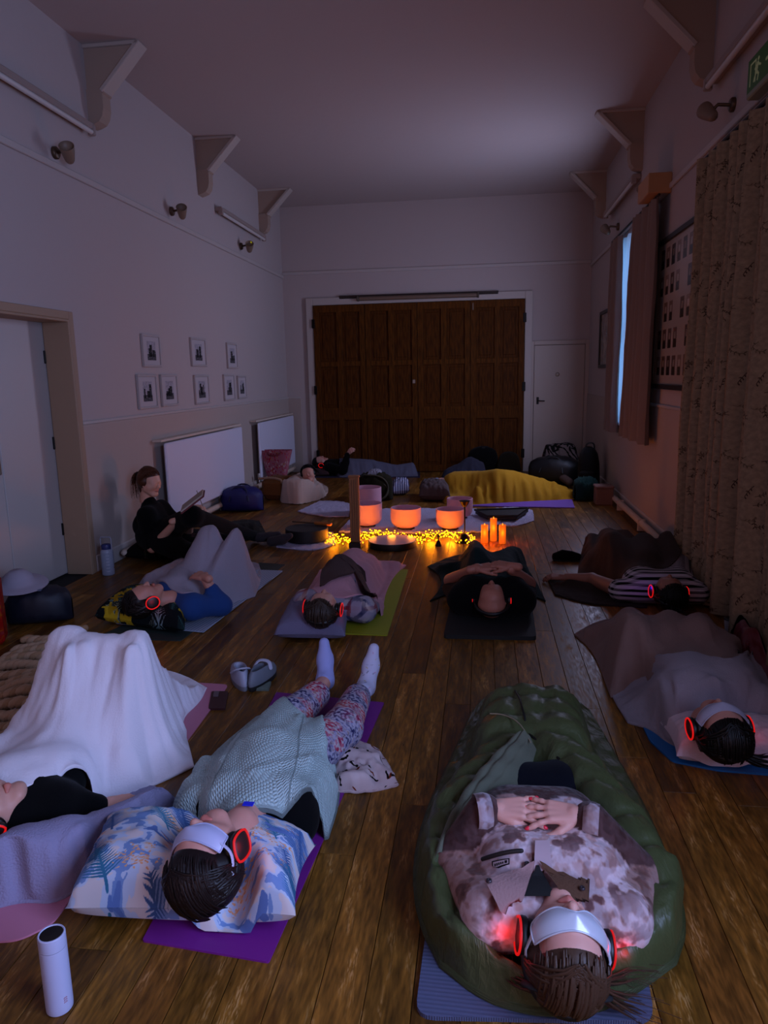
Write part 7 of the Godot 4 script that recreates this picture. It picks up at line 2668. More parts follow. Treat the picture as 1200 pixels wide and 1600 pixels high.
func door_sleeper() -> void:
	var z := -11.35
	var p := func(px: float, y: float, dz := 0.0) -> Vector3:
		var q := on_z(px, 725, z + dz)
		q.y = y
		return q
	pillow("pillow", "flat brown cushion under the sleeper along the folding doors", [p.call(480, 0, -0.2), p.call(514, 0, -0.2), p.call(514, 0, 0.22), p.call(478, 0, 0.22)], 0.12, fabric(Color(0.25, 0.17, 0.18), "fleece", 0.3, 0.2), [], 24, 0.01)
	var who := thing("person", "person in black lying along the folding doors under a pale blanket", "person", p.call(560, 0))
	var hx := head_at(p.call(502, 0.21), Vector3(-1, 0.1, 0.1), Vector3(0.15, 0.9, 0.3))
	var b := Soup.new()
	b.add(skull(), hx)
	var inner := Flesh.new()
	inner.cell = 0.016
	inner.chain([hx * Vector3(0, -0.14, -0.03), p.call(520, 0.13), p.call(516, 0.14, 0.12), p.call(536, 0.1, 0.2), p.call(543, 0.34, 0.06)], [0.05, 0.08, 0.05, 0.04, 0.03])
	b.add(inner.soup())
	b.add(hand(0.5), hand_at(p.call(543, 0.34, 0.06), Vector3(0.6, 0.5, 0.1), Vector3(0, 0.6, 0.8)))
	part(who, "body", b.mesh(), skin(Color(0.74, 0.53, 0.47)))
	var s := Flesh.new()
	s.cell = 0.016
	s.blend = 0.05
	s.bone(p.call(514, 0.13), p.call(545, 0.13), 0.13, 0.13)
	s.bone(p.call(514, 0.14, 0.14), p.call(536, 0.1, 0.2), 0.075, 0.06)
	s.bone(p.call(536, 0.1, 0.2), p.call(543, 0.33, 0.08), 0.06, 0.045)
	part(who, "top", s.soup().mesh(), fabric(Color(0.012, 0.012, 0.016), "weave", 0.05, 0.03))
	dress_head(who, hx, Color(0.03, 0.022, 0.02), null, "red-rimmed headphones on the sleeper along the folding doors", false, 31, 40)
	var under := bones_of(s, 0.012).slice(0, 1) + [[p.call(540, 0.13), p.call(580, 0.12), 0.14, 0.13], [p.call(580, 0.12), p.call(620, 0.08), 0.12, 0.08], [p.call(620, 0.08), p.call(644, 0.1), 0.08, 0.1]]
	blanket("blanket", "pale grey blue blanket over the sleeper along the folding doors", "blanket", fabric(Color(0.36, 0.36, 0.43), "fleece", 0.3, 0.15), [p.call(526, 0.01, -0.26), p.call(590, 0.01, -0.26), p.call(648, 0.01, -0.2)], [p.call(532, 0.01, 0.3), p.call(590, 0.01, 0.28), p.call(652, 0.01, 0.2)], [p.call(526, 0.01, -0.26), p.call(522, 0.01, 0.0), p.call(532, 0.01, 0.3)], [p.call(648, 0.01, -0.2), p.call(653, 0.01, 0.0), p.call(652, 0.01, 0.2)], under, 70, 34, 8.0, 0.01, 7.0, 93, 0.012)
	yoga_mat("thin dark blue mat along the folding doors", [p.call(480, 0, -0.3), p.call(656, 0, -0.3), p.call(656, 0, 0.33), p.call(480, 0, 0.33)], plain(Color(0.10, 0.08, 0.20), 0.7), 0.006, 0.01)

func cream_sleeper() -> void:
	var who := thing("person", "dark-haired person wrapped in cream blankets behind the tan bag", "person", at(470, 770))
	var hx := head_at(at(482, 742, 0.32), Vector3(-0.2, 0.9, -0.3), Vector3(0.15, 0.1, 1))
	var b := Soup.new()
	b.add(skull(), hx)
	part(who, "body", b.mesh(), skin(Color(0.72, 0.52, 0.45)))
	var s := Flesh.new()
	s.cell = 0.018
	s.blend = 0.05
	s.bone(at(475, 758, 0.14), at(462, 766, 0.13), 0.15, 0.16)
	part(who, "top", s.soup().mesh(), fabric(Color(0.4, 0.36, 0.36), "weave", 0.05, 0.03))
	dress_head(who, hx, Color(0.045, 0.03, 0.03), null, "", false, 41, 40, [[[Vector3(0.06, 0.08, -0.03), Vector3(0.12, 0.05, -0.03), Vector3(0.18, -0.02, -0.03)], 14, 0.02]])
	var under := bones_of(s, 0.02) + [cap(445, 768, 0.14, 0.15, 480, 766, 0.15, 0.15), cap(490, 764, 0.1, 0.12, 500, 772, 0.08, 0.1), cap(470, 782, 0.04, 0.06, 495, 778, 0.04, 0.06)]
	blanket("blanket", "cream fleece blanket with small dots round the dark-haired person", "blanket", fabric(Color(0.70, 0.62, 0.57), "fleece", 0.3, 0.25), pix([[432, 762], [460, 752], [495, 752], [512, 762]]), pix([[440, 785], [462, 789], [480, 786], [504, 779]]), pix([[432, 762], [434, 775], [440, 785]]), pix([[512, 762], [512, 772], [504, 779]]), under, 60, 44, 14.0, 0.05, 7.0, 95, 0.014)
	# tan open-sided bag
	var c := [at(414, 786), at(456, 788), at(458, 772), at(418, 771)]
	var m := middle(c)
	var ax: Vector3 = (c[1] - c[0]).normalized()
	var d := thing("tan_bag", "tan soft bag with pale piping in front of the cream blankets", "bag", m)
	var sh := Soup.new()
	sh.box(m + Vector3(0, 0.15, 0), Vector3((c[1] - c[0]).length() * 0.98, 0.29, 0.36), 0.07, Basis(ax, Vector3.UP, ax.cross(Vector3.UP)))
	part(d, "body", sh.mesh(), fabric(Color(0.42, 0.26, 0.13), "weave", 0.08, 0.06))
	var pp := Soup.new()
	var hl: float = (c[1] - c[0]).length() * 0.49
	var fz := ax.cross(Vector3.UP) * 0.18
	if fz.z < 0: fz = -fz
	pp.tube(smooth_line([m + ax * (hl - 0.02) + fz + Vector3(0, 0.02, 0), m + ax * (hl - 0.01) + fz * 1.02 + Vector3(0, 0.27, 0), m + ax * 0.0 + fz * 0.95 + Vector3(0, 0.3, 0), m - ax * hl + fz * 0.95 + Vector3(0, 0.28, 0)], 1), [0.016], 8)
	part(d, "piping", pp.mesh(), fabric(Color(0.58, 0.47, 0.38), "fleece", 0.2, 0.1))
	# flowered gift bag
	var im := Image.create(128, 128, false, Image.FORMAT_RGB8)
	im.fill(Color(0.60, 0.36, 0.42))
	var r := RandomNumberGenerator.new()
	r.seed = 25
	for k in 90:
		var q := Vector2(r.randf() * 128, r.randf() * 128)
		stroke(im, q, q + Vector2(r.randf_range(-4, 4), r.randf_range(-12, 12)), 3, 2, [Color(0.55, 0.06, 0.16), Color(0.74, 0.62, 0.60), Color(0.62, 0.42, 0.30), Color(0.65, 0.12, 0.22)][r.randi() % 4])
	var tb := at(434, 765)
	d = thing("tote_bag", "red and pink flowered tote bag against the shorter radiator", "bag", tb)
	var ts := Soup.new()
	for q in [[0.0, 0.0]]:
		var rows := PackedVector3Array()
		var n := 24
		for y in [0.0, 0.04, 0.15, 0.3, 0.42, 0.425, 0.41, 0.2]:
			for k in n:
				var a := TAU * k / n
				var wide: float = 0.12 + 0.11 * y / 0.42
				if y == 0.41 or y == 0.2: wide = wide * 0.95
				var e := 0.5
				rows.append(tb + Vector3(signf(cos(a)) * pow(absf(cos(a)), e) * wide, 0.14 + (y if y != 0.41 and y != 0.2 else 0.41 if y == 0.41 else 0.3), signf(sin(a)) * pow(absf(sin(a)), e) * 0.08))
		ts.sheet(rows, 8, n, true, Vector3.ZERO, PackedVector2Array(), Color.WHITE, true)
	part(d, "body", ts.mesh(), printed(tex(im), Vector2(0.3, 0.3), false))
	var hs := Soup.new()
	hs.tube(smooth_line([tb + Vector3(-0.1, 0.55, 0.05), tb + Vector3(-0.08, 0.5, 0.14), tb + Vector3(0.08, 0.5, 0.14), tb + Vector3(0.1, 0.55, 0.05)]), [0.012], 8)
	part(d, "handle", hs.mesh(), plain(Color(0.4, 0.08, 0.14), 0.8))
	pillow("plastic_bag", "pale crumpled carrier bag under the flowered tote", [at(412, 770), at(440, 770), at(440, 780), at(410, 780)], 0.22, fabric(Color(0.50, 0.47, 0.50), "fleece", 0.3, 0.2), [], 29, 0.03)

func soft_bag(called: String, label: String, a: Vector3, b: Vector3, deep: float, tall: float, m: Material, seed_ := 1, slump := 0.02) -> Node3D:
	var d := thing(called, label, "bag", (a + b) / 2)
	var ax := (b - a).normalized()
	var side := Vector3(-ax.z, 0, ax.x)
	var l := (b - a).length()
	fnoise.seed = seed_
	fnoise.frequency = 1.0
	var rows := PackedVector3Array()
	var n := 30
	var m_ := 22
	for r in m_:
		var u := float(r) / (m_ - 1)
		var end := pow(sin(PI * clampf(u, 0.001, 0.999)), 0.35)
		for k in n:
			var an := TAU * k / n
			var y := 0.5 + 0.5 * signf(sin(an)) * pow(absf(sin(an)), 0.75)
			var w := signf(cos(an)) * pow(absf(cos(an)), 0.7)
			var p := a + ax * l * u + side * w * deep * 0.5 * end
			p.y = maxf(0.003, y * tall * (0.55 + 0.45 * end) + slump * fnoise.get_noise_3d(u * 7.0, an * 1.6, 3.0) * (1.0 if y > 0.1 else 0.0))
			rows.append(p)
	var s := Soup.new()
	s.sheet(rows, m_, n, true, Vector3.ZERO, PackedVector2Array(), Color.WHITE, true)
	part(d, "body", s.mesh(), m)
	return d

func handles_on(d: Node3D, a: Vector3, b: Vector3, deep: float, tall: float, m: Material) -> void:
	var ax := (b - a).normalized()
	var side := Vector3(-ax.z, 0, ax.x)
	for s in [-1.0, 1.0]:
		var t := Soup.new()
		t.tube(smooth_line([a.lerp(b, 0.28) + side * s * deep * 0.5 + Vector3(0, tall * 0.5, 0), a.lerp(b, 0.34) + side * s * deep * 0.3 + Vector3(0, tall * 1.05, 0), a.lerp(b, 0.66) + side * s * deep * 0.3 + Vector3(0, tall * 1.05, 0), a.lerp(b, 0.72) + side * s * deep * 0.5 + Vector3(0, tall * 0.5, 0)]), [0.014], 8, true, Color.WHITE, 0.5)
		part(d, "handle", t.mesh(), m)

func far_bags() -> void:
	# blue holdall with orange things on top
	var a := at(346, 798)
	var b := at(412, 797)
	var d := soft_bag("holdall", "bright blue zipped holdall in front of the long radiator", a, b, 0.34, 0.30, plain(Color(0.035, 0.05, 0.34), 0.6), 3)
	handles_on(d, a, b, 0.34, 0.29, plain(Color(0.03, 0.04, 0.22), 0.7))
	var oc := a.lerp(b, 0.3) + Vector3(0, 0.3, 0)
	blanket("orange_scarf", "orange patterned scarf on top of the blue holdall", "scarf", fabric(Color(0.42, 0.16, 0.12), "fleece", 0.2, 0.3), [oc + Vector3(-0.16, 0, -0.12), oc + Vector3(0.3, 0, -0.1)], [oc + Vector3(-0.16, 0, 0.12), oc + Vector3(0.3, 0, 0.1)], [oc + Vector3(-0.16, 0, -0.12), oc + Vector3(-0.16, 0, 0.12)], [oc + Vector3(0.3, 0, -0.1), oc + Vector3(0.3, 0, 0.1)], [[oc + Vector3(-0.3, -0.02, 0), oc + Vector3(0.5, -0.02, 0), 0.14, 0.14], [oc + Vector3(-0.1, 0.05, 0), oc + Vector3(0.0, 0.05, 0.02), 0.09, 0.07]], 30, 20, 8.0, 0.03, 12.0, 99, 0.012)
	# olive open rucksack with a striped cloth
	a = at(556, 782)
	b = at(614, 780)
	d = soft_bag("rucksack", "olive green rucksack lying open behind the tall bowls", a, b, 0.42, 0.36, fabric(Color(0.115, 0.105, 0.05), "weave", 0.1, 0.08), 5, 0.05)
	for k in 2:
		var t := Soup.new()
		t.tube(smooth_line([a.lerp(b, 0.3) + Vector3(0, 0.34 - 0.06 * k, 0.12), a.lerp(b, 0.75) + Vector3(0, 0.33 - 0.07 * k, 0.18), a.lerp(b, 0.95) + Vector3(0, 0.2 - 0.05 * k, 0.16), a.lerp(b, 0.85) + Vector3(0, 0.05, 0.22), a.lerp(b, 0.55) + Vector3(0, 0.02, 0.24)]), [0.022], 8, true, Color.WHITE, 0.5)
		part(d, "strap", t.mesh(), plain(Color(0.20, 0.18, 0.10), 0.8))
	pillow("pouch", "small white pouch in the mouth of the olive rucksack", [a.lerp(b, 0.35) + Vector3(0, 0.32, -0.08), a.lerp(b, 0.7) + Vector3(0, 0.32, -0.08), a.lerp(b, 0.7) + Vector3(0, 0.30, 0.12), a.lerp(b, 0.35) + Vector3(0, 0.30, 0.12)], 0.08, plain(Color(0.48, 0.47, 0.52), 0.8), [], 31, 0.01)
	var st := Image.create(32, 32, false, Image.FORMAT_RGB8)
	for y in 32:
		for x in 32: st.set_pixel(x, y, Color(0.62, 0.62, 0.70) if x % 8 < 5 else Color(0.10, 0.12, 0.28))
	pillow("striped_pouch", "blue and white striped pouch beside the olive rucksack", [at(612, 768), at(640, 766), at(640, 774), at(612, 776)], 0.2, printed(tex(st), Vector2(0.5, 0.5)), [], 33, 0.02)
	# heap behind the yellow blanket
	var z := -10.9
	var p := func(px: float, y: float, dz := 0.0) -> Vector3:
		var q := on_z(px, 730, z + dz)
		q.y = y
		return q
	d = soft_bag("backpack", "black backpack standing by the folding doors behind the yellow blanket", p.call(730, 0, -0.35), p.call(778, 0, -0.35), 0.35, 0.46, fabric(Color(0.012, 0.012, 0.015), "weave", 0.1, 0.05), 7)
	handles_on(d, p.call(735, 0, -0.35), p.call(775, 0, -0.35), 0.3, 0.42, plain(Color(0.02, 0.02, 0.02), 0.8))
	pillow("cushion", "olive cushion against the folding doors", [p.call(778, 0.0, -0.6), p.call(812, 0.0, -0.6), p.call(814, 0, -0.15), p.call(776, 0, -0.15)], 0.36, fabric(Color(0.085, 0.06, 0.025), "fleece", 0.2, 0.2), [], 35, 0.01)
	blanket("jacket", "crumpled blue grey jacket behind the yellow blanket", "jacket", fabric(Color(0.17, 0.17, 0.22), "fleece", 0.2, 0.25), [p.call(690, 0.01, -0.1), p.call(760, 0.01, -0.1)], [p.call(688, 0.01, 0.7), p.call(765, 0.01, 0.7)], [p.call(690, 0.01, -0.1), p.call(688, 0.01, 0.7)], [p.call(760, 0.01, -0.1), p.call(765, 0.01, 0.7)], [[p.call(705, 0.08, 0.35), p.call(735, 0.2, 0.3), 0.14, 0.16], [p.call(735, 0.2, 0.3), p.call(752, 0.15, 0.3), 0.16, 0.14]], 40, 34, 10.0, 0.04, 8.0, 97, 0.012)
	# dark bag and zebra scarf by the small white door
	a = at(826, 754)
	b = at(908, 758)
	d = soft_bag("holdall", "large black navy holdall in front of the small white door", a, b, 0.45, 0.40, plain(Color(0.012, 0.014, 0.03), 0.5), 9)
	handles_on(d, a, b, 0.45, 0.38, plain(Color(0.015, 0.015, 0.02), 0.6))
	var ze := Image.create(128, 128, false, Image.FORMAT_RGB8)
	ze.fill(Color(0.36, 0.31, 0.30))
	var r := RandomNumberGenerator.new()
	r.seed = 5
	for k in 40:
		var q := Vector2(r.randf() * 128, r.randf() * 128)
		var dd := r.randf() * TAU
		for j in 3:
			var e := q + Vector2(cos(dd), sin(dd)) * 12
			stroke(ze, q, e, 3.5, 2.0, Color(0.02, 0.02, 0.02))
			q = e
			dd += r.randf_range(-0.9, 0.9)
	var s0 := a + Vector3(0.12, 0, -0.25)
	var s1 := b + Vector3(0.05, 0, -0.2)
	blanket("zebra_scarf", "black and white zebra scarf heaped on the dark holdall", "scarf", printed(tex(ze), Vector2(0.5, 0.5)), [s0 + Vector3(0, 0.01, -0.25), s1 + Vector3(0, 0.01, -0.25)], [s0 + Vector3(0.02, 0.01, 0.25), s1 + Vector3(0, 0.01, 0.25)], [s0 + Vector3(0, 0.01, -0.25), s0 + Vector3(0.02, 0.01, 0.25)], [s1 + Vector3(0, 0.01, -0.25), s1 + Vector3(0, 0.01, 0.25)], [[s0.lerp(s1, 0.3) + Vector3(0, 0.34, 0), s0.lerp(s1, 0.62) + Vector3(0, 0.37, 0), 0.2, 0.2], [a + Vector3(0.1, 0.2, 0), b + Vector3(-0.1, 0.2, 0), 0.21, 0.21]], 50, 34, 7.0, 0.02, 8.0, 98, 0.012)
	# rolled mat leaning on the wall, shoes
	var m0 := Vector3(1.2, 0, -10.0)
	var m1 := m0 + Vector3(-0.22, 0.2, -0.5)
	d = thing("rolled_mat", "pale rolled mat propped between the dark holdall and the rucksack", "mat", Vector3(m0.x, 0, m0.z))
	var t := Soup.new()
	t.tube([Vector3(m0.x, 0.08, m0.z), m1], [0.055], 16)
	part(d, "roll", t.mesh(), fabric(Color(0.33, 0.26, 0.23), "weave", 0.08, 0.05))
	d = soft_bag("shoe_bag", "small black shoe bag by the rolled mat", at(912, 756), at(938, 757), 0.2, 0.14, plain(Color(0.02, 0.02, 0.022), 0.6), 13)
	# rucksack and teal bag against the curtained wall
	var rx := Vector3(1.42, 0, -9.75)
	d = thing("rucksack", "dark grey rucksack standing against the curtained wall", "bag", rx)
	var rs := Soup.new()
	var rows := PackedVector3Array()
	for y in [0.0, 0.03, 0.2, 0.38, 0.5, 0.56, 0.585]:
		for k in 24:
			var an := TAU * k / 24
			var w: float = 0.17 * pow(maxf(0.0, 1.0 - pow(y / 0.59, 5.0)), 0.4) * (0.96 if y == 0.0 else 1.0)
			rows.append(rx + Vector3(signf(cos(an)) * pow(absf(cos(an)), 0.7) * w * 0.8, y, signf(sin(an)) * pow(absf(sin(an)), 0.7) * w * 1.1) + Vector3(-0.02, 0, 0) * y)
	rs.sheet(rows, 7, 24, true, Vector3.ZERO, PackedVector2Array(), Color.WHITE, true)
	part(d, "body", rs.mesh(), fabric(Color(0.055, 0.05, 0.05), "weave", 0.1, 0.05))
	part(d, "front_pocket", box_mesh(rx + Vector3(-0.05, 0.17, 0.17), Vector3(0.2, 0.24, 0.07), 0.03), fabric(Color(0.075, 0.065, 0.06), "weave", 0.1, 0.05))
	t = Soup.new()
	t.tube(smooth_line([rx + Vector3(-0.06, 0.55, 0.0), rx + Vector3(-0.04, 0.64, 0.02), rx + Vector3(0.05, 0.64, 0.02), rx + Vector3(0.06, 0.55, 0)]), [0.01], 8)
	part(d, "grab_handle", t.mesh(), plain(Color(0.02, 0.02, 0.02), 0.7))
	soft_bag("teal_bag", "teal and dark green cloth bag slumped below the rucksack", Vector3(1.15, 0, -9.0), Vector3(1.42, 0, -9.1), 0.34, 0.28, fabric(Color(0.06, 0.17, 0.16), "weave", 0.1, 0.06), 15, 0.06)
	d = thing("pink_box", "small pale pink box at the end of the heating pipe", "box", Vector3(1.42, 0, -8.72))
	part(d, "box", box_mesh(Vector3(1.45, 0.1, -8.75), Vector3(0.2, 0.2, 0.2), 0.01), plain(Color(0.46, 0.32, 0.27), 0.7))
	part(d, "lid", box_mesh(Vector3(1.45, 0.215, -8.75), Vector3(0.215, 0.03, 0.215), 0.008), plain(Color(0.50, 0.36, 0.32), 0.7))
	# by the double door
	var hb := Vector3(-2.98, 0, -4.28)
	d = soft_bag("duffel_bag", "navy and teal striped duffel bag by the white double door", hb + Vector3(-0.1, 0, 0.12), hb + Vector3(0.28, 0, -0.02), 0.26, 0.24, plain(Color(0.02, 0.05, 0.12), 0.6), 17)
	t = Soup.new()
	t.box(hb + Vector3(0.12, 0.235, 0.04), Vector3(0.035, 0.012, 0.2), 0.004, Basis(Vector3.UP, 0.3))
	part(d, "stripe", t.mesh(), plain(Color(0.34, 0.36, 0.44), 0.7))
	d = thing("sun_hat", "white sun hat lying on the striped duffel bag", "hat", hb + Vector3(0.03, 0.26, 0.04))
	var hs := Soup.new()
	hs.lathe([Vector2(0.0, 0.085), Vector2(0.05, 0.08), Vector2(0.085, 0.05), Vector2(0.095, 0.012), Vector2(0.13, 0.004), Vector2(0.18, -0.008), Vector2(0.182, -0.012), Vector2(0.13, 0.0), Vector2(0.0, 0.0)], Transform3D(Basis.from_euler(Vector3(0.12, 0, -0.1)), hb + Vector3(-0.02, 0.27, 0.08)), 30)
	part(d, "brim_and_crown", hs.mesh(), fabric(Color(0.60, 0.57, 0.62), "weave", 0.06, 0.05))
	var rb := Vector3(-2.97, 0, -3.80)
	var im := ramp_image(noise_image(64, 0.06, 2, 88), [[0.0, Color(0.48, 0.02, 0.02)], [0.45, Color(0.55, 0.05, 0.02)], [0.55, Color(0.60, 0.36, 0.03)], [0.62, Color(0.55, 0.06, 0.05)], [1.0, Color(0.45, 0.3, 0.36)]])
	d = thing("shopping_bag", "tall red and yellow printed shopping bag by the white double door", "bag", rb)
	part(d, "body", box_mesh(rb + Vector3(-0.05, 0.2, 0), Vector3(0.3, 0.4, 0.18), 0.02, Basis(Vector3.UP, 0.5)), printed(tex(im), Vector2(0.4, 0.4), false))
	t = Soup.new()
	t.tube(smooth_line([rb + Vector3(-0.13, 0.39, 0.0), rb + Vector3(-0.1, 0.5, 0), rb + Vector3(0.0, 0.5, 0), rb + Vector3(0.03, 0.39, 0)]), [0.008], 8)
	part(d, "handle", t.mesh(), plain(Color(0.45, 0.05, 0.03), 0.7))

# ---------------------------------------------------------------- bowls, drums and lights in the middle
func warm_light(called: String, where: Vector3, col: Color, energy: float, size := 0.03) -> void:
	var l := OmniLight3D.new()
	l.name = called
	add_child(l, true)
	l.position = where
	l.light_color = col
	l.light_energy = energy
	l.light_size = size
	l.omni_range = 30.0
	l.omni_attenuation = 2.0
	l.shadow_enabled = true

func centre_piece() -> void:
	var fur := fabric(Color(0.72, 0.70, 0.80), "fleece", 0.35, 1.2)
	blanket("fur_rug", "white fur rug under the singing bowls", "rug", fur, pix([[566, 798], [640, 796], [740, 797], [800, 800]]), pix([[530, 832], [600, 834], [690, 834], [760, 832]]), pix([[566, 798], [548, 812], [530, 832]]), pix([[800, 800], [785, 815], [760, 832]]), [], 70, 40, 4.0, 0.03, 14.0, 111, 0.02, 1.0, 20, 0.02)
	blanket("fur_rug", "small white fur mat behind the frame drum", "rug", fur, pix([[500, 784], [530, 784], [548, 789]]), pix([[466, 800], [505, 808], [545, 808]]), pix([[500, 784], [466, 800]]), pix([[548, 789], [545, 808]]), [], 40, 26, 4.0, 0.022, 14.0, 112, 0.015, 1.0, 20, 0.016)
	blanket("fur_rug", "white fur mat under the frame drum", "rug", fur, pix([[440, 842], [480, 830], [520, 832]]), pix([[432, 855], [490, 862], [524, 850]]), pix([[440, 842], [432, 855]]), pix([[520, 832], [524, 850]]), [], 40, 26, 4.0, 0.018, 14.0, 113, 0.015, 1.0, 20, 0.012)
	blanket("white_cloth", "white cloth bunched under the black case", "cloth", fur, pix([[770, 796], [800, 792], [832, 798]]), pix([[775, 820], [805, 824], [834, 814]]), pix([[770, 796], [775, 820]]), pix([[832, 798], [834, 814]]), [cap(785, 800, 0.0, 0.05, 815, 800, 0.0, 0.05)], 36, 26, 6.0, 0.03, 14.0, 114, 0.015, 1.0, 40)
	# singing bowls
	var frost := StandardMaterial3D.new()
	frost.albedo_color = Color(0.86, 0.66, 0.72)
	frost.roughness = 0.6
	frost.backlight_enabled = true
	frost.backlight = Color(0.55, 0.40, 0.44)
	var bowls := [[572, 806, 0.165, 0.285, "tallest frosted singing bowl, behind the wooden chime post"], [571, 828, 0.162, 0.235, "glowing frosted singing bowl in front of the tallest one"], [633, 832, 0.155, 0.21, "glowing frosted singing bowl in the middle of the lights"], [703, 833, 0.145, 0.2, "frosted singing bowl beside the metal bell stand"], [718, 815, 0.14, 0.21, "pink frosted singing bowl behind the bell stand"]]
	for q in bowls:
		var base := at(q[0], q[1])
		base.z -= 0.1
		base.y = 0.03
		var rad: float = q[2]
		var tall: float = q[3]
		var d := thing("singing_bowl", q[4], "bowl", base, "frosted singing bowls")
		var s := Soup.new()
		s.lathe([Vector2(0.0, 0.0), Vector2(rad * 0.45, 0.004), Vector2(rad * 0.8, 0.025), Vector2(rad * 0.95, 0.06), Vector2(rad, 0.11), Vector2(rad, tall - 0.004), Vector2(rad - 0.003, tall), Vector2(rad - 0.008, tall), Vector2(rad - 0.01, tall - 0.005), Vector2(rad - 0.01, 0.11), Vector2(rad * 0.9, 0.065), Vector2(rad * 0.7, 0.035), Vector2(0.0, 0.015)], Transform3D(Basis.IDENTITY, base), 40)
		part(d, "bowl", s.mesh(), frost)
		s = Soup.new()
		var ring := []
		for k in 25: ring.append(base + Vector3(cos(TAU * k / 24) * rad * 0.5, -0.006, sin(TAU * k / 24) * rad * 0.5))
		s.tube(ring, [0.012], 8, false)
		part(d, "rubber_ring", s.mesh(), plain(Color(0.05, 0.05, 0.05), 0.8))
	# wooden chime post
	var pb := at(556, 856)
	var wood := fabric(Color(0.62, 0.42, 0.28), "weave", 0.3, 0.02, 0.45)
	var d := thing("chime_post", "upright wooden chime post standing before the bowls", "instrument", pb)
	part(d, "post", box_mesh(pb + Vector3(0, 0.36, 0), Vector3(0.088, 0.6, 0.05), 0.004), wood)
	part(d, "foot", box_mesh(pb + Vector3(0, 0.03, 0), Vector3(0.11, 0.06, 0.13), 0.006), plain(Color(0.14, 0.08, 0.05), 0.5))
	part(d, "cap", box_mesh(pb + Vector3(0, 0.665, 0), Vector3(0.1, 0.02, 0.06), 0.004), wood)
	var st := Soup.new()
	for k in 3: st.tube([pb + Vector3(-0.02 + 0.02 * k, 0.08, 0.027), pb + Vector3(-0.02 + 0.02 * k, 0.64, 0.027)], [0.0018], 5)
	part(d, "strings", st.mesh(), plain(Color(0.5, 0.42, 0.35), 0.3, 0.8), "", "stuff")
	# drums
	var b1 := at(480, 846)
	b1.y = 0.022
	d = thing("frame_drum", "black frame drum lying on the white fur mat", "drum", b1)
	var s := Soup.new()
	s.lathe([Vector2(0.0, 0.0), Vector2(0.2, 0.0), Vector2(0.205, 0.005), Vector2(0.205, 0.11), Vector2(0.2, 0.116), Vector2(0.196, 0.114)], Transform3D(Basis.IDENTITY, b1), 44)
	part(d, "frame", s.mesh(), plain(Color(0.018, 0.018, 0.02), 0.6))
	s = Soup.new()
	s.lathe([Vector2(0.197, 0.1145), Vector2(0.1, 0.116), Vector2(0.0, 0.116)], Transform3D(Basis.IDENTITY, b1), 44)
	part(d, "drum_head", s.mesh(), plain(Color(0.05, 0.05, 0.052), 0.5))
	d = thing("drum_beater", "wooden beater with an amber head across the black drum", "beater", b1 + Vector3(0.1, 0.12, -0.1))
	s = Soup.new()
	var h0 := b1 + Vector3(0.06, 0.135, -0.12)
	s.tube([h0, h0 + Vector3(0.16, 0.0, 0.05)], [0.017], 12)
	part(d, "head", s.mesh(), plain(Color(0.62, 0.34, 0.10), 0.5))
	s = Soup.new()
	s.tube([h0, h0 + Vector3(-0.24, 0.002, -0.05)], [0.008], 8)
	part(d, "stick", s.mesh(), plain(Color(0.3, 0.2, 0.12), 0.6))
	var b2 := at(613, 853)
	d = thing("ocean_drum", "flat round drum with a pale skin in front of the fairy lights", "drum", b2)
	s = Soup.new()
	s.lathe([Vector2(0.0, 0.0), Vector2(0.22, 0.0), Vector2(0.228, 0.006), Vector2(0.228, 0.055), Vector2(0.223, 0.062), Vector2(0.218, 0.06)], Transform3D(Basis.IDENTITY, b2), 44)
	part(d, "frame", s.mesh(), plain(Color(0.09, 0.045, 0.03), 0.5))
	s = Soup.new()
	s.lathe([Vector2(0.219, 0.0605), Vector2(0.1, 0.062), Vector2(0.0, 0.062)], Transform3D(Basis.IDENTITY, b2), 44)
	part(d, "drum_head", s.mesh(), plain(Color(0.72, 0.66, 0.70), 0.35))
	# bell on a stand, little brass bell
	var fb := at(726, 846)
	d = thing("bell_stand", "dark metal energy bell on a slim stand by the candles", "instrument", fb)
	s = Soup.new()
	s.lathe([Vector2(0.0, 0.075), Vector2(0.03, 0.07), Vector2(0.055, 0.045), Vector2(0.06, 0.02), Vector2(0.1, 0.012), Vector2(0.1, 0.0)], Transform3D(Basis.IDENTITY, fb), 28)
	part(d, "base", s.mesh(), plain(Color(0.05, 0.03, 0.02), 0.4, 0.6))
	s = Soup.new()
	s.tube([fb + Vector3(0, 0.06, 0), fb + Vector3(0, 0.34, 0)], [0.007], 8)
	part(d, "rod", s.mesh(), plain(Color(0.05, 0.03, 0.02), 0.4, 0.6))
	s = Soup.new()
	s.lathe([Vector2(0.0, 0.33), Vector2(0.018, 0.335), Vector2(0.036, 0.36), Vector2(0.046, 0.385), Vector2(0.052, 0.39), Vector2(0.04, 0.386), Vector2(0.0, 0.37)], Transform3D(Basis.IDENTITY, fb), 24)
	part(d, "dish", s.mesh(), plain(Color(0.10, 0.06, 0.03), 0.3, 0.7))
	var lb := at(685, 853)
	d = thing("hand_bell", "small dark hand bell on the floor by the flat drum", "bell", lb)
	s = Soup.new()
	s.lathe([Vector2(0.032, 0.0), Vector2(0.03, 0.012), Vector2(0.02, 0.04), Vector2(0.012, 0.052), Vector2(0.0, 0.055)], Transform3D(Basis.IDENTITY, lb), 20)
	part(d, "bell", s.mesh(), plain(Color(0.06, 0.035, 0.02), 0.35, 0.7))
	s = Soup.new()
	s.lathe([Vector2(0.008, 0.052), Vector2(0.007, 0.08), Vector2(0.013, 0.095), Vector2(0.008, 0.108), Vector2(0.0, 0.112)], Transform3D(Basis.IDENTITY, lb), 14)
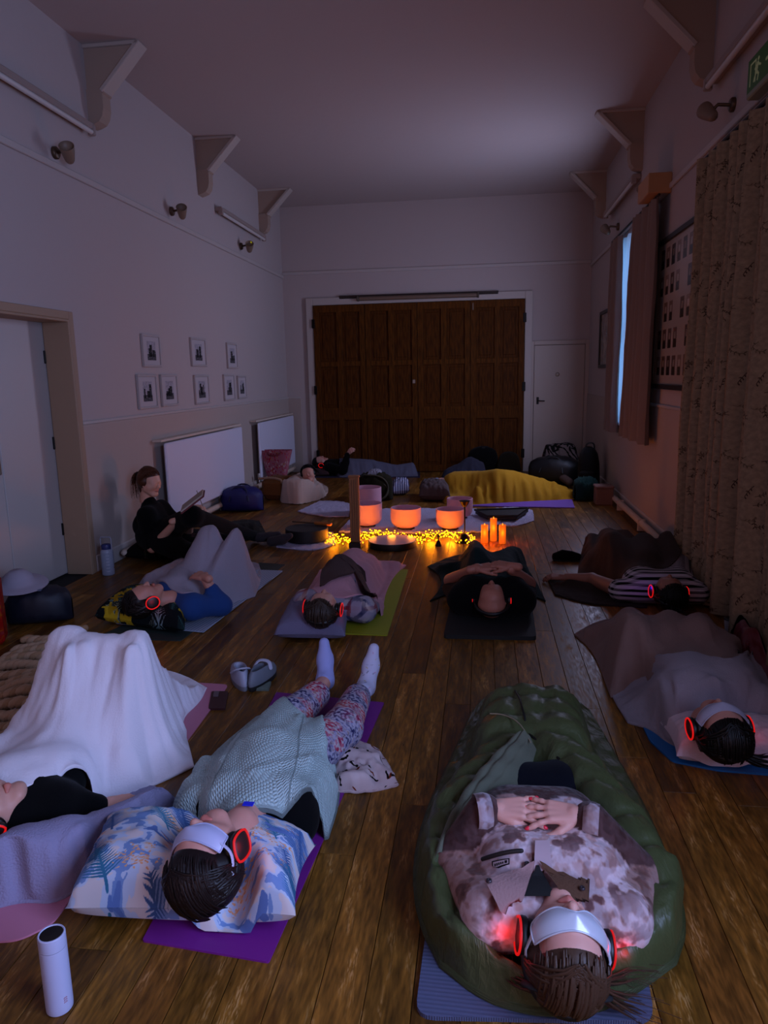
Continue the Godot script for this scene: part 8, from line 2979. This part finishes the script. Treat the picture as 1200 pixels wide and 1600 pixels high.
	part(d, "handle", s.mesh(), plain(Color(0.05, 0.03, 0.02), 0.5))
	# black case on the cloth
	var tc := [at(742, 803, 0.03), at(826, 800, 0.03), at(808, 812, 0.03), at(762, 813, 0.03)]
	d = thing("instrument_case", "open black instrument case behind the candles", "case", middle(tc))
	part(d, "tray", mat_soup(tc, 0.035, 0.02, 0.035).mesh(), plain(Color(0.02, 0.02, 0.022), 0.6))
	var rim := Soup.new()
	var loop := []
	for k in 5: loop.append(Vector3(tc[k % 4].x, 0.075, tc[k % 4].z))
	rim.tube(loop, [0.012], 8, false)
	part(d, "rim", rim.mesh(), plain(Color(0.03, 0.03, 0.032), 0.5))
	# candles
	var wax := glow(Color(1.0, 0.42, 0.06), 0.9, Color(0.75, 0.45, 0.2))
	for q in [[757, 848, 0.17, "short glowing pillar candle nearest the bell stand"], [771, 845, 0.215, "tallest glowing pillar candle in the middle of the three"], [785, 849, 0.175, "short glowing pillar candle away from the bell stand"]]:
		var cb := at(q[0], q[1])
		d = thing("candle", q[3], "candle", cb, "glowing pillar candles")
		s = Soup.new()
		var tall: float = q[2]
		s.lathe([Vector2(0.0, 0.0), Vector2(0.03, 0.0), Vector2(0.032, 0.004), Vector2(0.032, tall), Vector2(0.029, tall + 0.003), Vector2(0.02, tall - 0.012), Vector2(0.0, tall - 0.016)], Transform3D(Basis.IDENTITY, cb), 24)
		part(d, "candle_wax", s.mesh(), wax)
		s = Soup.new()
		s.lathe([Vector2(0.0, tall - 0.016), Vector2(0.006, tall - 0.01), Vector2(0.008, tall), Vector2(0.004, tall + 0.012), Vector2(0.0, tall + 0.02)], Transform3D(Basis.IDENTITY, cb), 12)
		part(d, "candle_flame", s.mesh(), glow(Color(1.0, 0.6, 0.15), 3.0))
		warm_light("candle_light", cb + Vector3(0, tall * 0.6, 0.06), Color(1.0, 0.42, 0.08), 0.04, 0.03)
	# fairy lights: a wire heaped in front of the bowls
	d = thing("fairy_lights", "heap of tiny yellow fairy lights on the floor round the bowls", "lights", at(620, 838))
	var bulbs := Soup.new()
	var wire := Soup.new()
	rng.seed = 77
	var pts := []
	for k in 380:
		var u := k / 379.0
		var px := lerpf(506, 742, fposmod(u * 4.0, 1.0)) if int(u * 4.0) % 2 == 0 else lerpf(742, 506, fposmod(u * 4.0, 1.0))
		var py := 838.0 + 5.0 * sin(u * 60.0) + rng.randf_range(-6, 6)
		if px < 545: py += (545 - px) * 0.12
		var q := at(px, py, 0.01 + 0.025 * rng.randf())
		pts.append(q)
		bulbs.lathe([Vector2(0.0, 0.006), Vector2(0.004, 0.004), Vector2(0.005, 0.0), Vector2(0.004, -0.004), Vector2(0.0, -0.006)], Transform3D(Basis.IDENTITY, q), 8)
	wire.tube(pts, [0.0018], 5)
	part(d, "wire", wire.mesh(), plain(Color(0.30, 0.22, 0.08), 0.5))
	part(d, "light_bulbs", bulbs.mesh(), glow(Color(1.0, 0.66, 0.04), 20.0), "", "stuff")
	for k in 8: warm_light("fairy_light", at(lerpf(520, 735, k / 7.0), 837.0, 0.05), Color(1.0, 0.52, 0.05), 0.13, 0.05)

func _ready() -> void:
	set_camera_and_light()
	build_room()
	build_fittings()
	bag_sleeper()
	mint_sleeper()
	white_sleeper()
	front_things()
	grey_knees_sleeper()
	pink_sleeper()
	bald_sleeper()
	striped_sleeper()
	beige_sleeper()
	seated_reader()
	back_row()
	centre_piece()
